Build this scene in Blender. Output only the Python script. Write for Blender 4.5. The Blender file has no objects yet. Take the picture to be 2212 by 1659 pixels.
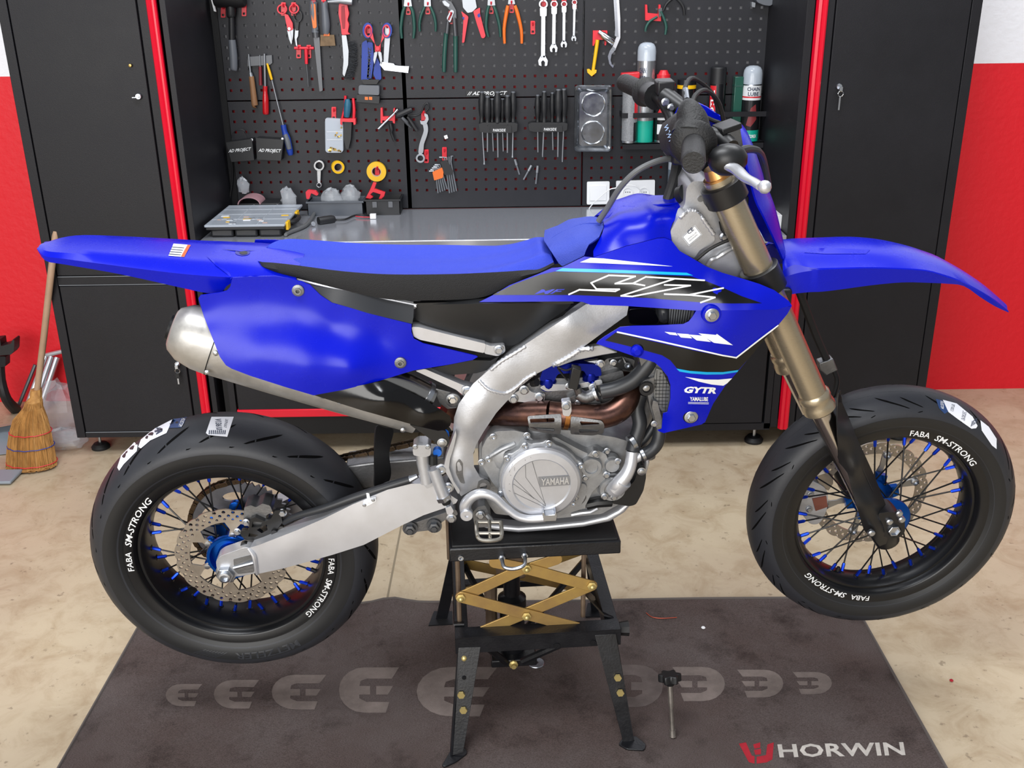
import bpy, bmesh, math, random
import numpy as np
from mathutils import Vector, Matrix
random.seed(7)
SC = bpy.context.scene
COL = SC.collection
PI = math.pi
# ------------------------------------------------------------------ camera
F_PX, W_PX, H_PX = 2200.0, 2212.0, 1659.0
CX, CY = W_PX/2, H_PX/2
CAM_H, PITCH, ROLL = 1.62, 0.377366, 0.0133325
CAM = Vector((0, 0, CAM_H))
_fw = Vector((0, math.cos(PITCH), -math.sin(PITCH)))
_v0 = Vector((0, -math.sin(PITCH), -math.cos(PITCH)))
_u0 = Vector((1, 0, 0))
_U = _u0*math.cos(ROLL) + _v0*math.sin(ROLL)
_V = _v0*math.cos(ROLL) - _u0*math.sin(ROLL)
cd = bpy.data.cameras.new('camera')
cam = bpy.data.objects.new('camera', cd); COL.objects.link(cam)
cd.sensor_fit = 'HORIZONTAL'; cd.sensor_width = 36.0; cd.lens = 36.0*F_PX/W_PX
cd.clip_start = 0.05; cd.clip_end = 60
_m = Matrix((_U, -_V, -_fw)).transposed().to_4x4(); _m.translation = CAM
cam.matrix_world = _m
SC.camera = cam
# ------------------------------------------------------------------ light
w = bpy.data.worlds.new('world'); SC.world = w; w.use_nodes = True
w.node_tree.nodes['Background'].inputs[0].default_value = (0.93, 0.96, 1.0, 1)
w.node_tree.nodes['Background'].inputs[1].default_value = 0.26
def area(name, loc, target, sx, sy, power, color):
    l = bpy.data.lights.new(name, 'AREA'); l.shape = 'RECTANGLE'; l.size = sx; l.size_y = sy
    l.energy = power; l.color = color
    o = bpy.data.objects.new(name, l); COL.objects.link(o); o.location = loc
    o.rotation_euler = (Vector(target)-Vector(loc)).to_track_quat('-Z', 'Y').to_euler()
    return o
area('garage_door_daylight', (-1.8, -3.6, 2.1), (0.1, 2.6, 0.6), 5.6, 2.8, 300, (1.0, 0.98, 0.95))
area('roof_skylight', (-0.9, 0.9, 4.2), (0.0, 2.4, 0.5), 2.2, 0.9, 95, (0.95, 0.97, 1.0))
area('roof_skylight', (1.3, 2.6, 4.2), (0.7, 2.8, 0.5), 0.9, 2.2, 75, (0.95, 0.97, 1.0))
vs = SC.view_settings
vs.view_transform = 'Standard'; vs.look = 'None'; vs.gamma = 1; vs.use_curve_mapping = False
vs.exposure = 0.3
# ------------------------------------------------------------------ materials
def lin(c):
    if isinstance(c, str):
        c = [int(c[i:i+2], 16)/255 for i in (0, 2, 4)]
        c = [x/12.92 if x <= .04045 else ((x+.055)/1.055)**2.4 for x in c]
    return (c[0], c[1], c[2], 1)
MATS = {}
def mat(name, color, rough=.5, metal=0.0, var=0.0, vscale=6.0, bump=0.0, bscale=80.0, coat=0.0, trans=0.0, alpha=1.0,
        color2=None, emit=0.0, aniso=None, spec=None, stretch=None, rvar=0.0, detail=6.0):
    if name in MATS: return MATS[name]
    m = bpy.data.materials.new(name); m.use_nodes = True
    nt = m.node_tree; b = nt.nodes['Principled BSDF']
    b.inputs['Base Color'].default_value = lin(color)
    b.inputs['Roughness'].default_value = rough; b.inputs['Metallic'].default_value = metal
    b.inputs['Coat Weight'].default_value = coat; b.inputs['Coat Roughness'].default_value = .06
    b.inputs['Transmission Weight'].default_value = trans; b.inputs['Alpha'].default_value = alpha
    if spec is not None: b.inputs['Specular IOR Level'].default_value = spec
    if emit: b.inputs['Emission Color'].default_value = lin(color); b.inputs['Emission Strength'].default_value = emit
    if var or bump or rvar:
        tc = nt.nodes.new('ShaderNodeTexCoord'); src = tc.outputs['Object']
        if stretch:
            mp = nt.nodes.new('ShaderNodeMapping'); mp.inputs['Scale'].default_value = stretch
            nt.links.new(src, mp.inputs['Vector']); src = mp.outputs['Vector']
    if var or rvar:
        n = nt.nodes.new('ShaderNodeTexNoise'); n.inputs['Scale'].default_value = vscale; n.inputs['Detail'].default_value = detail
        n.inputs['Roughness'].default_value = .65
        nt.links.new(src, n.inputs['Vector'])
        if var:
            r = nt.nodes.new('ShaderNodeValToRGB'); c = lin(color); c2 = lin(color2) if color2 else [x*(1-var) for x in c[:3]]+[1]
            r.color_ramp.elements[0].position = .32; r.color_ramp.elements[1].position = .68
            r.color_ramp.elements[0].color = c2; r.color_ramp.elements[1].color = c
            nt.links.new(n.outputs['Fac'], r.inputs['Fac']); nt.links.new(r.outputs['Color'], b.inputs['Base Color'])
        if rvar:
            mr = nt.nodes.new('ShaderNodeMapRange'); mr.inputs['To Min'].default_value = max(.02, rough-rvar); mr.inputs['To Max'].default_value = min(1, rough+rvar)
            mr.inputs['From Min'].default_value = .3; mr.inputs['From Max'].default_value = .7
            nt.links.new(n.outputs['Fac'], mr.inputs['Value']); nt.links.new(mr.outputs['Result'], b.inputs['Roughness'])
    if bump:
        n2 = nt.nodes.new('ShaderNodeTexNoise'); n2.inputs['Scale'].default_value = bscale; n2.inputs['Detail'].default_value = 4
        nt.links.new(src, n2.inputs['Vector'])
        bp = nt.nodes.new('ShaderNodeBump'); bp.inputs['Strength'].default_value = bump; bp.inputs['Distance'].default_value = .004
        nt.links.new(n2.outputs['Fac'], bp.inputs['Height']); nt.links.new(bp.outputs['Normal'], b.inputs['Normal'])
    MATS[name] = m
    return m
# ------------------------------------------------------------------ frames: photo pixel -> point on a plane at a real depth
def ray(px, py): return _fw + _U*((px-CX)/F_PX) + _V*((py-CY)/F_PX)
class WFrame:                                   # vertical plane facing the camera, d = distance in front of it
    def __init__(s, Y): s.Y = Y; s.n = Vector((0, -1, 0))
    def P(s, px, py, d=0.0):
        r = ray(px, py); return CAM + r*((s.Y-d)/r.y)
    def sc(s, px, py, d=0.0): return (s.P(px+1, py, d)-s.P(px, py, d)).length
class HFrame:                                   # horizontal plane, d = height above it
    def __init__(s, Z): s.Z = Z; s.n = Vector((0, 0, 1))
    def P(s, px, py, d=0.0):
        r = ray(px, py); return CAM + r*((s.Z+d-CAM_H)/r.z)
    def sc(s, px, py, d=0.0): return (s.P(px+1, py, d)-s.P(px, py, d)).length
# motorcycle frame: X rear axle -> front axle, Y away from the camera, Z up (leaning)
_rear = Vector((-.624, 2.004, CAM_H-1.168)); _front = Vector((.835, 2.057, CAM_H-1.130))
WB = (_front-_rear).length
_a = (_front-_rear).normalized(); _lean = math.radians(4.0)
_h = Vector((-_a.y, _a.x, 0)).normalized()      # horizontal, away from the camera
_b = (Vector((0, 0, 1))*math.cos(_lean) - _h*math.sin(_lean)); _b = (_b - _a*_b.dot(_a)).normalized()
_c = _b.cross(_a)
BIKE_M = Matrix((_a, _c, _b)).transposed().to_4x4(); BIKE_M.translation = _rear
BIKE_I = BIKE_M.inverted()
_co = BIKE_I @ CAM
class BFrame:
    n = Vector((0, -1, 0))
    def P(s, px, py, t=0.0):
        r = BIKE_I.to_3x3() @ ray(px, py); return _co + r*((-t-_co.y)/r.y)
    def sc(s, px, py, t=0.0): return (s.P(px+1, py, t)-s.P(px, py, t)).length
B = BFrame()
def proj(v):                                    # world -> pixel
    d = Vector(v)-CAM; z = d.dot(_fw); return (CX+F_PX*d.dot(_U)/z, CY+F_PX*d.dot(_V)/z)
# ------------------------------------------------------------------ object bookkeeping
ORG = {}
def tag(o, label=None, cat=None, group=None, kind=None):
    if label: o['label'] = label
    if cat: o['category'] = cat
    if group: o['group'] = group
    if kind: o['kind'] = kind
    return o
def thing(name, loc, label, cat, group=None, matrix=None, kind=None):
    o = bpy.data.objects.new(name, None); COL.objects.link(o); o.empty_display_size = .05
    if matrix is not None: o.matrix_world = matrix; ORG[o.name] = Vector((0, 0, 0))
    else: o.location = loc; ORG[o.name] = Vector(loc)
    return tag(o, label, cat, group, kind)
def part(name, parent):                          # an empty that groups sub-parts
    o = bpy.data.objects.new(name, None); COL.objects.link(o); o.empty_display_size = .02
    o.parent = parent; ORG[o.name] = ORG[parent.name]; return o
def cr(pts, k=5, closed=True):
    P = [Vector(p) for p in pts]; n = len(P); out = []
    rng = range(n) if closed else range(n-1)
    for i in rng:
        if closed: p0, p1, p2, p3 = P[i-1], P[i], P[(i+1) % n], P[(i+2) % n]
        else: p0, p1, p2, p3 = P[max(i-1, 0)], P[i], P[i+1], P[min(i+2, n-1)]
        for j in range(k):
            t = j/k
            out.append(.5*((2*p1)+(p2-p0)*t+(2*p0-5*p1+4*p2-p3)*t*t+(3*p1-p0-3*p2+p3)*t**3))
    if not closed: out.append(P[-1])
    return out
def rnd(pts, r, k=4):                            # round the corners of a polygon
    P = [Vector(p[:2]) for p in pts]; n = len(P); out = []
    for i in range(n):
        p, a, b = P[i], P[i-1], P[(i+1) % n]
        da, db = (a-p), (b-p)
        rr = min(r, da.length*.45, db.length*.45)
        q0 = p+da.normalized()*rr; q1 = p+db.normalized()*rr
        for j in range(k+1):
            t = j/k; out.append(q0*(1-t)**2+p*2*t*(1-t)+q1*t*t)
    return out
class MB:
    def __init__(s): s.v = []; s.f = []
    def add(s, vs, fs):
        o = len(s.v); s.v += [Vector(x) for x in vs]; s.f += [[o+i for i in f] for f in fs]; return s
    def box(s, x0, x1, y0, y1, z0, z1):
        return s.add([(x0,y0,z0),(x1,y0,z0),(x1,y1,z0),(x0,y1,z0),(x0,y0,z1),(x1,y0,z1),(x1,y1,z1),(x0,y1,z1)],
              [(0,3,2,1),(4,5,6,7),(0,1,5,4),(1,2,6,5),(2,3,7,6),(3,0,4,7)])
    def obox(s, c, ax, ay, az):                  # oriented box: centre and three half-axis vectors
        c, ax, ay, az = map(Vector, (c, ax, ay, az))
        vs = [c+ax*i+ay*j+az*k for k in (-1, 1) for i, j in ((-1,-1),(1,-1),(1,1),(-1,1))]
        return s.add(vs, [(0,3,2,1),(4,5,6,7),(0,1,5,4),(1,2,6,5),(2,3,7,6),(3,0,4,7)])
    def bar(s, a, b, w, h, up=(0,0,1)):          # rectangular bar between two points
        a, b, up = Vector(a), Vector(b), Vector(up); d = b-a; x = d.normalized()
        y = up.cross(x).normalized(); z = x.cross(y)
        return s.obox((a+b)/2, d/2, y*w/2, z*h/2)
    def prism(s, front, off):
        off = Vector(off); n = len(front); fr = [Vector(p) for p in front]; bk = [p+off for p in fr]
        return s.add(fr+bk, [list(range(n)), list(range(2*n-1, n-1, -1))]+[[i, n+i, n+(i+1) % n, (i+1) % n] for i in range(n)])
    def tube(s, pts, r, n=10, caps=True, closed=False, sm=0, flat=1.0, up=None):
        P = [Vector(p) for p in pts]
        R = list(r) if hasattr(r, '__len__') else [r]*len(P)
        if sm:
            Q = cr([(p.x, p.y, p.z) for p in P], sm, closed)
            m = len(Q); L = len(P)-(0 if closed else 1)
            RR = []
            for i in range(m):
                u = i/sm; j = int(u); fr = u-j; RR.append(R[j % len(R)]*(1-fr)+R[(j+1) % len(R) if closed else min(j+1, len(R)-1)]*fr)
            P, R = Q, RR
        m = len(P); rings = []; prev = None
        for i in range(m):
            if closed: d = P[(i+1) % m]-P[i-1]
            else: d = P[min(i+1, m-1)]-P[max(i-1, 0)]
            d = d.normalized() if d.length > 1e-9 else Vector((0, 0, 1))
            if prev is None:
                a = Vector(up) if up is not None else (Vector((0, 0, 1)) if abs(d.z) < .9 else Vector((1, 0, 0)))
                x = d.cross(a).normalized()
            else:
                x = (prev-d*prev.dot(d)).normalized()
            prev = x; y = d.cross(x)
            rings.append([P[i]+x*(R[i]*math.cos(2*PI*k/n))+y*(R[i]*flat*math.sin(2*PI*k/n)) for k in range(n)])
        vs = [q for rg in rings for q in rg]; fs = []
        for i in range(m if closed else m-1):
            j = (i+1) % m
            for k in range(n): fs.append([i*n+k, i*n+(k+1) % n, j*n+(k+1) % n, j*n+k])
        if caps and not closed: fs += [list(range(n-1, -1, -1)), [(m-1)*n+k for k in range(n)]]
        return s.add(vs, fs)
    def lathe(s, prof, o, axis, n=32, closed=False, x=None, a0=0.0, a1=2*PI, caps=True):   # prof (radius, along)
        o, ax = Vector(o), Vector(axis).normalized()
        xx = Vector(x) if x is not None else (Vector((1, 0, 0)) if abs(ax.x) < .9 else Vector((0, 1, 0)))
        xx = (xx-ax*xx.dot(ax)).normalized(); yy = ax.cross(xx); m = len(prof); full = abs(a1-a0-2*PI) < 1e-6
        N = n if full else n+1
        vs = [o+ax*p[1]+(xx*math.cos(a0+(a1-a0)*k/n)+yy*math.sin(a0+(a1-a0)*k/n))*p[0] for k in range(N) for p in prof]; fs = []
        for k in range(n):
            k2 = (k+1) % N
            for i in range(m if closed else m-1):
                j = (i+1) % m
                fs.append([k*m+i, k2*m+i, k2*m+j, k*m+j])
        if not closed and full and caps:
            if prof[0][0] > 1e-6: fs.append([k*m for k in range(n-1, -1, -1)])
            if prof[-1][0] > 1e-6: fs.append([k*m+m-1 for k in range(n)])
        return s.add(vs, fs)
    def ball(s, c, r, n=12, sx=1, sy=1, sz=1):
        c = Vector(c); vs = []; fs = []; m = n//2
        for i in range(m+1):
            t = PI*i/m
            for k in range(n): vs.append(c+Vector((r*sx*math.sin(t)*math.cos(2*PI*k/n), r*sy*math.sin(t)*math.sin(2*PI*k/n), r*sz*math.cos(t))))
        for i in range(m):
            for k in range(n): fs.append([i*n+k, (i+1)*n+k, (i+1)*n+(k+1) % n, i*n+(k+1) % n])
        return s.add(vs, fs)
    def grid(s, rows, closeu=False, closev=False):      # rows of points -> quads
        m, n = len(rows), len(rows[0]); vs = [p for r in rows for p in r]; fs = []
        for i in range(m if closeu else m-1):
            for k in range(n if closev else n-1):
                i2, k2 = (i+1) % m, (k+1) % n
                fs.append([i*n+k, i*n+k2, i2*n+k2, i2*n+k])
        return s.add(vs, fs)
    def cap(s, ring): return s.add(ring, [list(range(len(ring)))])
def O(name, mb, m, parent=None, label=None, cat=None, group=None, kind=None, ang=35, bevel=0.0, bseg=2, sub=0, solid=0.0, weld=True, fixn=True):
    me = bpy.data.meshes.new(name)
    vs = [Vector(x) for x in mb.v]
    loc = Vector((0, 0, 0))
    if parent is None:
        lo = Vector([min(v[i] for v in vs) for i in range(3)]); hi = Vector([max(v[i] for v in vs) for i in range(3)])
        loc = (lo+hi)/2; loc.z = lo.z
        off = loc
    else: off = ORG[parent.name]
    me.from_pydata([v-off for v in vs], [], mb.f); 
    bm = bmesh.new(); bm.from_mesh(me)
    if weld: bmesh.ops.remove_doubles(bm, verts=bm.verts, dist=1e-6)
    if fixn: bmesh.ops.recalc_face_normals(bm, faces=bm.faces)
    if solid >= .001:                             # give the sheet its real thickness
        bm.normal_update(); vs0 = bm.verts[:]; fs0 = bm.faces[:]; be = [e for e in bm.edges if len(e.link_faces) == 1]
        dirs = [(e.verts[0], e.verts[1]) if e.link_loops[0].vert == e.verts[0] else (e.verts[1], e.verts[0]) for e in be]
        mp = {v: bm.verts.new(v.co-v.normal*solid) for v in vs0}
        for f in fs0:
            try: bm.faces.new([mp[v] for v in reversed(f.verts[:])])
            except ValueError: pass
        for a, b in dirs:
            try: bm.faces.new([b, a, mp[a], mp[b]])
            except ValueError: pass
    for f in bm.faces: f.smooth = ang > 0
    bm.to_mesh(me); bm.free()
    if ang > 0: me.set_sharp_from_angle(angle=math.radians(ang))
    if m: me.materials.append(m)
    o = bpy.data.objects.new(name, me); COL.objects.link(o)
    if parent is not None: o.parent = parent; ORG[o.name] = ORG[parent.name]
    else: o.location = loc; ORG[o.name] = loc
    if bevel:
        md = o.modifiers.new('bevel', 'BEVEL'); md.width = bevel; md.segments = bseg; md.limit_method = 'ANGLE'; md.angle_limit = math.radians(40)
        md.harden_normals = False
    if sub:
        md = o.modifiers.new('sub', 'SUBSURF'); md.levels = sub; md.render_levels = sub
    return tag(o, label, cat, group, kind)
class RBF:                                       # smooth depth field over photo pixels from a few control points
    def __init__(s, pts):
        P = np.array([[p[0]/100., p[1]/100.] for p in pts]); z = np.array([p[2] for p in pts]); n = len(P)
        d = np.linalg.norm(P[:, None]-P[None], axis=2); K = np.where(d > 0, d*d*np.log(d+1e-12), 0)+np.eye(n)*1e-3
        A = np.zeros((n+3, n+3)); A[:n, :n] = K; A[:n, n] = 1; A[:n, n+1:] = P; A[n, :n] = 1; A[n+1:, :n] = P.T
        s.w = np.linalg.solve(A, np.r_[z, 0, 0, 0]); s.P = P; s.n = n
    def __call__(s, x, y):
        q = np.array([x/100., y/100.]); d = np.linalg.norm(s.P-q, axis=1); k = np.where(d > 0, d*d*np.log(d+1e-12), 0)
        return float(k@s.w[:s.n]+s.w[s.n]+q@s.w[s.n+1:])
from mathutils.geometry import delaunay_2d_cdt
def _inside(P, loops):
    c = np.zeros(len(P), bool)
    for L in loops:
        A = np.array(L, float); Bq = np.roll(A, -1, axis=0)
        for (x0, y0), (x1, y1) in zip(A, Bq):
            if y0 == y1: continue
            m = ((y0 > P[:, 1]) != (y1 > P[:, 1])) & (P[:, 0] < (x1-x0)*(P[:, 1]-y0)/(y1-y0)+x0); c ^= m
    return c
def flat2d(outline, step=None, holes=()):
    """triangulated mesh of a pixel outline with holes; step adds interior points -> (verts2d, faces)"""
    loops = []
    for lp in [outline]+list(holes):
        q = [(float(p[0]), float(p[1])) for p in lp]
        q = [p for k, p in enumerate(q) if math.hypot(p[0]-q[k-1][0], p[1]-q[k-1][1]) > 1e-4]
        if step:
            r = []
            for k, p in enumerate(q):
                n = q[(k+1) % len(q)]; m = max(1, int(math.hypot(n[0]-p[0], n[1]-p[1])/step+.5))
                r += [(p[0]+(n[0]-p[0])*i/m, p[1]+(n[1]-p[1])*i/m) for i in range(m)]
            q = r
        loops.append(q)
    V, E = [], []
    for q in loops:
        k = len(V); V += q; E += [(k+i, k+(i+1) % len(q)) for i in range(len(q))]
    if step:
        A = np.array(loops[0]); x0, y0 = A.min(0); x1, y1 = A.max(0); G = []
        ny = max(1, int((y1-y0)/step)); nx = max(1, int((x1-x0)/step))
        for j in range(ny+1):
            for i in range(nx+1): G.append((x0+(i+.5*(j % 2))*(x1-x0)/nx, y0+j*(y1-y0)/ny))
        G = np.array(G); G = G[_inside(G, loops)]
        if len(G):
            S = np.array([p for q in loops for p in q]); d = np.sqrt(((G[:, None]-S[None])**2).sum(2)).min(1); V += [tuple(p) for p in G[d > step*.45]]
    vo, eo, fo = delaunay_2d_cdt([Vector(p) for p in V], E, [], 0, 1e-5)[:3]
    v = [(p.x, p.y) for p in vo]
    if not fo: return v, []
    C = np.array([[sum(v[i][0] for i in f)/len(f), sum(v[i][1] for i in f)/len(f)] for f in fo]); ok = _inside(C, loops); g = []
    for f, k in zip(fo, ok):
        if not k: continue
        a = sum(v[f[i-1]][0]*v[f[i]][1]-v[f[i]][0]*v[f[i-1]][1] for i in range(len(f)))
        if abs(a) > 1e-9: g.append(list(f) if a > 0 else list(f)[::-1])
    return v, g
def panel(name, fr, outline, t, thick, m, parent=None, step=None, holes=(), bevel=0.0, back=None, ang=40, **kw):
    """a sheet of real thickness whose outline is traced on the photo and whose depth is the field t(px,py)"""
    tf = t if callable(t) else (lambda x, y: t)
    v, f = flat2d([tuple(p)[:2] for p in outline], step, holes)
    mb = MB(); mb.v = [fr.P(x, y, tf(x, y)) for x, y in v]
    a = 0
    for q in f[:20]:
        p0, p1, p2 = mb.v[q[0]], mb.v[q[1]], mb.v[q[2]]; a += (p1-p0).cross(p2-p0).dot(fr.n)
    mb.f = [list(reversed(q)) for q in f] if a < 0 else f
    return O(name, mb, m, parent, solid=thick, bevel=bevel, fixn=False, ang=ang, **kw)
def slab(name, fr, outline, d0, d1, m, parent=None, bevel=0.0, holes=(), **kw):
    """flat plate between depth d0 (back) and d1 (front)"""
    return panel(name, fr, outline, d1, abs(d1-d0), m, parent, holes=holes, bevel=bevel, **kw)
def circ(cx, cy, rx, ry=None, n=20, a0=0.0): 
    ry = rx if ry is None else ry
    return [(cx+rx*math.cos(2*PI*i/n+a0), cy+ry*math.sin(2*PI*i/n+a0)) for i in range(n)]
_TXT = {}
def text2d(s, bold=0.0, shear=0.0, space=1.0):
    k = (s, bold, shear, space)
    if k not in _TXT:
        cu = bpy.data.curves.new('txt', 'FONT'); cu.body = s; cu.size = 1; cu.offset = bold; cu.shear = shear; cu.space_character = space; cu.resolution_u = 2
        o = bpy.data.objects.new('txt', cu); COL.objects.link(o)
        me = bpy.data.meshes.new_from_object(o)
        bm = bmesh.new(); bm.from_mesh(me); bmesh.ops.triangulate(bm, faces=bm.faces); bm.to_mesh(me); bm.free()
        v = [(q.co.x, q.co.y) for q in me.vertices]; f = [list(p.vertices) for p in me.polygons]
        bpy.data.objects.remove(o); bpy.data.curves.remove(cu); bpy.data.meshes.remove(me)
        x0 = min(q[0] for q in v); x1 = max(q[0] for q in v); y0 = min(q[1] for q in v); y1 = max(q[1] for q in v)
        _TXT[k] = ([((q[0]-x0)/(x1-x0), (q[1]-y0)/(y1-y0)) for q in v], f)
    return _TXT[k]
def text(name, fr, s, p0, px, py, t, m, parent=None, bold=0.0, shear=0.0, space=1.0, thick=.0004, **kw):
    """lettering: p0 = lower-left pixel, px / py = pixel vectors along the baseline and up"""
    tf = t if callable(t) else (lambda x, y: t)
    v, f = text2d(s, bold, shear, space); mb = MB()
    for a, b in v:
        x = p0[0]+px[0]*a+py[0]*b; y = p0[1]+px[1]*a+py[1]*b; mb.v.append(fr.P(x, y, tf(x, y)))
    q = f[0]; d = (mb.v[q[1]]-mb.v[q[0]]).cross(mb.v[q[2]]-mb.v[q[0]]).dot(fr.n)
    mb.f = [list(reversed(q)) for q in f] if d < 0 else [list(q) for q in f]
    return O(name, mb, m, parent, fixn=False, ang=0, solid=thick, **kw)
def ptube(name, fr, pts, m, parent=None, n=10, sm=4, **kw):
    """round bar through (px, py, depth, radius in metres)"""
    mb = MB().tube([fr.P(p[0], p[1], p[2]) for p in pts], [p[3] for p in pts], n=n, sm=sm)
    return O(name, mb, m, parent, **kw)
def bolt(name, fr, px, py, t, r, h, m, parent, flange=1.35, socket=False, n=6):
    c = fr.P(px, py, t); mb = MB()
    mb.lathe([(r*flange, 0), (r*flange, h*.25), (r*1.05, h*.35)], c, fr.n, n=16)
    if socket: mb.lathe([(r, h*.3), (r, h), (r*.6, h), (r*.55, h*.5)], c, fr.n, n=14)
    else: mb.lathe([(r, h*.3), (r, h*.9), (r*.85, h)], c, fr.n, n=n)
    return O(name, mb, m, parent, ang=30)
# ================================================================== room
YW, YF, YB = 3.96, 3.42, 3.925              # wall, cabinet fronts, pegboard face
WALL, FRONT, BOARD = WFrame(YW), WFrame(YF), WFrame(YB)
FLOOR, BENCH = HFrame(0.0), HFrame(0.80)
def wall_mat():
    m = mat('painted_plaster', 'd5121f', .55, bump=.55, bscale=38)
    nt = m.node_tree; b = nt.nodes['Principled BSDF']
    tc = nt.nodes.new('ShaderNodeTexCoord'); sp = nt.nodes.new('ShaderNodeSeparateXYZ'); nt.links.new(tc.outputs['Object'], sp.inputs[0])
    gt = nt.nodes.new('ShaderNodeMath'); gt.operation = 'GREATER_THAN'; gt.inputs[1].default_value = 1.31
    nt.links.new(sp.outputs['Z'], gt.inputs[0])
    mx = nt.nodes.new('ShaderNodeMix'); mx.data_type = 'RGBA'; mx.inputs['A'].default_value = lin('d60c20'); mx.inputs['B'].default_value = lin('e6e7ee')
    nt.links.new(gt.outputs[0], mx.inputs['Factor']); nt.links.new(mx.outputs['Result'], b.inputs['Base Color'])
    return m
def floor_mat():
    m = mat('stained_concrete', 'cdb994', .42, bump=.12, bscale=60)
    nt = m.node_tree; b = nt.nodes['Principled BSDF']
    tc = nt.nodes.new('ShaderNodeTexCoord')
    def noise(sc, det, rough=.6, st=None, dist=0.0):
        n = nt.nodes.new('ShaderNodeTexNoise'); n.inputs['Scale'].default_value = sc; n.inputs['Detail'].default_value = det; n.inputs['Roughness'].default_value = rough
        n.inputs['Distortion'].default_value = dist
        if st:
            mp = nt.nodes.new('ShaderNodeMapping'); mp.inputs['Scale'].default_value = st; nt.links.new(tc.outputs['Object'], mp.inputs[0]); nt.links.new(mp.outputs[0], n.inputs['Vector'])
        else: nt.links.new(tc.outputs['Object'], n.inputs['Vector'])
        return n.outputs['Fac']
    def ramp(src, p0, c0, p1, c1):
        r = nt.nodes.new('ShaderNodeValToRGB'); r.color_ramp.elements[0].position = p0; r.color_ramp.elements[1].position = p1
        r.color_ramp.elements[0].color = lin(c0); r.color_ramp.elements[1].color = lin(c1); nt.links.new(src, r.inputs[0]); return r.outputs[0]
    def mul(a, bb, fac=1.0):
        x = nt.nodes.new('ShaderNodeMix'); x.data_type = 'RGBA'; x.blend_type = 'MULTIPLY'; x.inputs['Factor'].default_value = fac
        nt.links.new(a, x.inputs['A']); nt.links.new(bb, x.inputs['B']); return x.outputs['Result']
    c = ramp(noise(1.3, 6, .6), .3, 'a89680', .7, 'bfb196')
    c = mul(c, ramp(noise(9, 8, .7, None, .6), .33, 'd8cdbf', .55, 'ffffff'), .7)
    c = mul(c, ramp(noise(6, 10, .75, (1, 2.6, 1), 1.2), .26, '8d7f70', .37, 'ffffff'), .55)
    c = mul(c, ramp(noise(46, 4, .6), .28, '776a5c', .36, 'ffffff'), .5)
    nt.links.new(c, b.inputs['Base Color'])
    r = nt.nodes.new('ShaderNodeMapRange'); r.inputs['To Min'].default_value = .3; r.inputs['To Max'].default_value = .6
    nt.links.new(noise(3, 6), r.inputs['Value']); nt.links.new(r.outputs[0], b.inputs['Roughness'])
    return m
BLK = mat('black_powder_coat', '1a1a1f', .48, var=.25, vscale=3.0, bump=.12, bscale=420, rvar=.06, spec=.3)
BLK2 = mat('black_powder_coat_dark', '0e0f12', .5, bump=.1, bscale=400, spec=.3)
REDP = mat('red_trim_paint', 'd6082a', .3, var=.12, vscale=3)
STEEL = mat('brushed_stainless', 'aeb1b9', .17, .6, rvar=.05, vscale=5, stretch=(1, 30, 1))
CHROME = mat('chrome', 'd5d8dc', .14, 1.0)
ZINC = mat('zinc_plate', 'b9bec6', .3, 1.0)
RUB = mat('black_rubber', '121214', .6, bump=.1, bscale=200)
BLKP = mat('black_plastic', '141517', .4)
WHITE = mat('white_plastic', 'e9eaec', .4)
fl = O('floor', MB().box(-9, 9, -5, YW+.1, -.1, 0), floor_mat(), kind='structure')
wb = O('wall_back', MB().box(-9, 9, YW, YW+.1, 0, 3.2), wall_mat(), kind='structure')
# saw-cut joints in the slab
JO = mat('joint_filler', '7f735f', .8)
xj = FLOOR.P(845, 1250).x
tag(O('trim_1', MB().box(xj-.003, xj+.003, 2.0, YW, -.004, .0006), JO), kind='structure')
# ---------------------------------------------------------------- cabinets
def foot(parent, x, y):
    o = part('levelling_foot', parent)
    O('disc', MB().lathe([(.033, 0), (.034, .008), (.024, .02), (.009, .024)], (x, y, 0), (0, 0, 1), n=24), RUB, o)
    O('stem', MB().tube([(x, y, .02), (x, y, .085)], .0055, 8), ZINC, o)
def lock(parent, px, py, key=None):
    fr = FRONT; c = fr.P(px, py, .002); g = part('cam_lock', parent)
    O('barrel', MB().lathe([(.0105, 0), (.0105, .006), (.0085, .009), (.0001, .009)], c, (0, -1, 0), n=18), ZINC, g)
    if key == 'stub':
        O('key', MB().box(c.x-.016, c.x+.004, c.y-.02, c.y-.008, c.z-.003, c.z-.0005), ZINC, g)
    if key in ('ring', 'bunch'):
        O('key', MB().box(c.x-.004, c.x+.006, c.y-.024, c.y-.009, c.z-.012, c.z+.001), ZINC, g)
        rr = .0085; cc = c+Vector((.002, -.02, -.021))
        O('key_ring', MB().tube([cc+Vector((rr*math.cos(a*PI/8), 0, rr*math.sin(a*PI/8))) for a in range(16)], .0012, 6, closed=True), CHROME, g)
        z0 = cc.z-rr
        if key == 'bunch': O('key_bow', MB().box(c.x-.006, c.x+.006, c.y-.022, c.y-.019, z0-.02, z0), RUB, g)
        O('spare_key', MB().box(c.x-.002, c.x+.003, c.y-.022, c.y-.02, z0-.042, z0-.002 if key == 'ring' else z0-.018), ZINC, g)
def X(px, py=400): return FRONT.P(px, py).x
def Z(px, py): return FRONT.P(px, py).z
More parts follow.
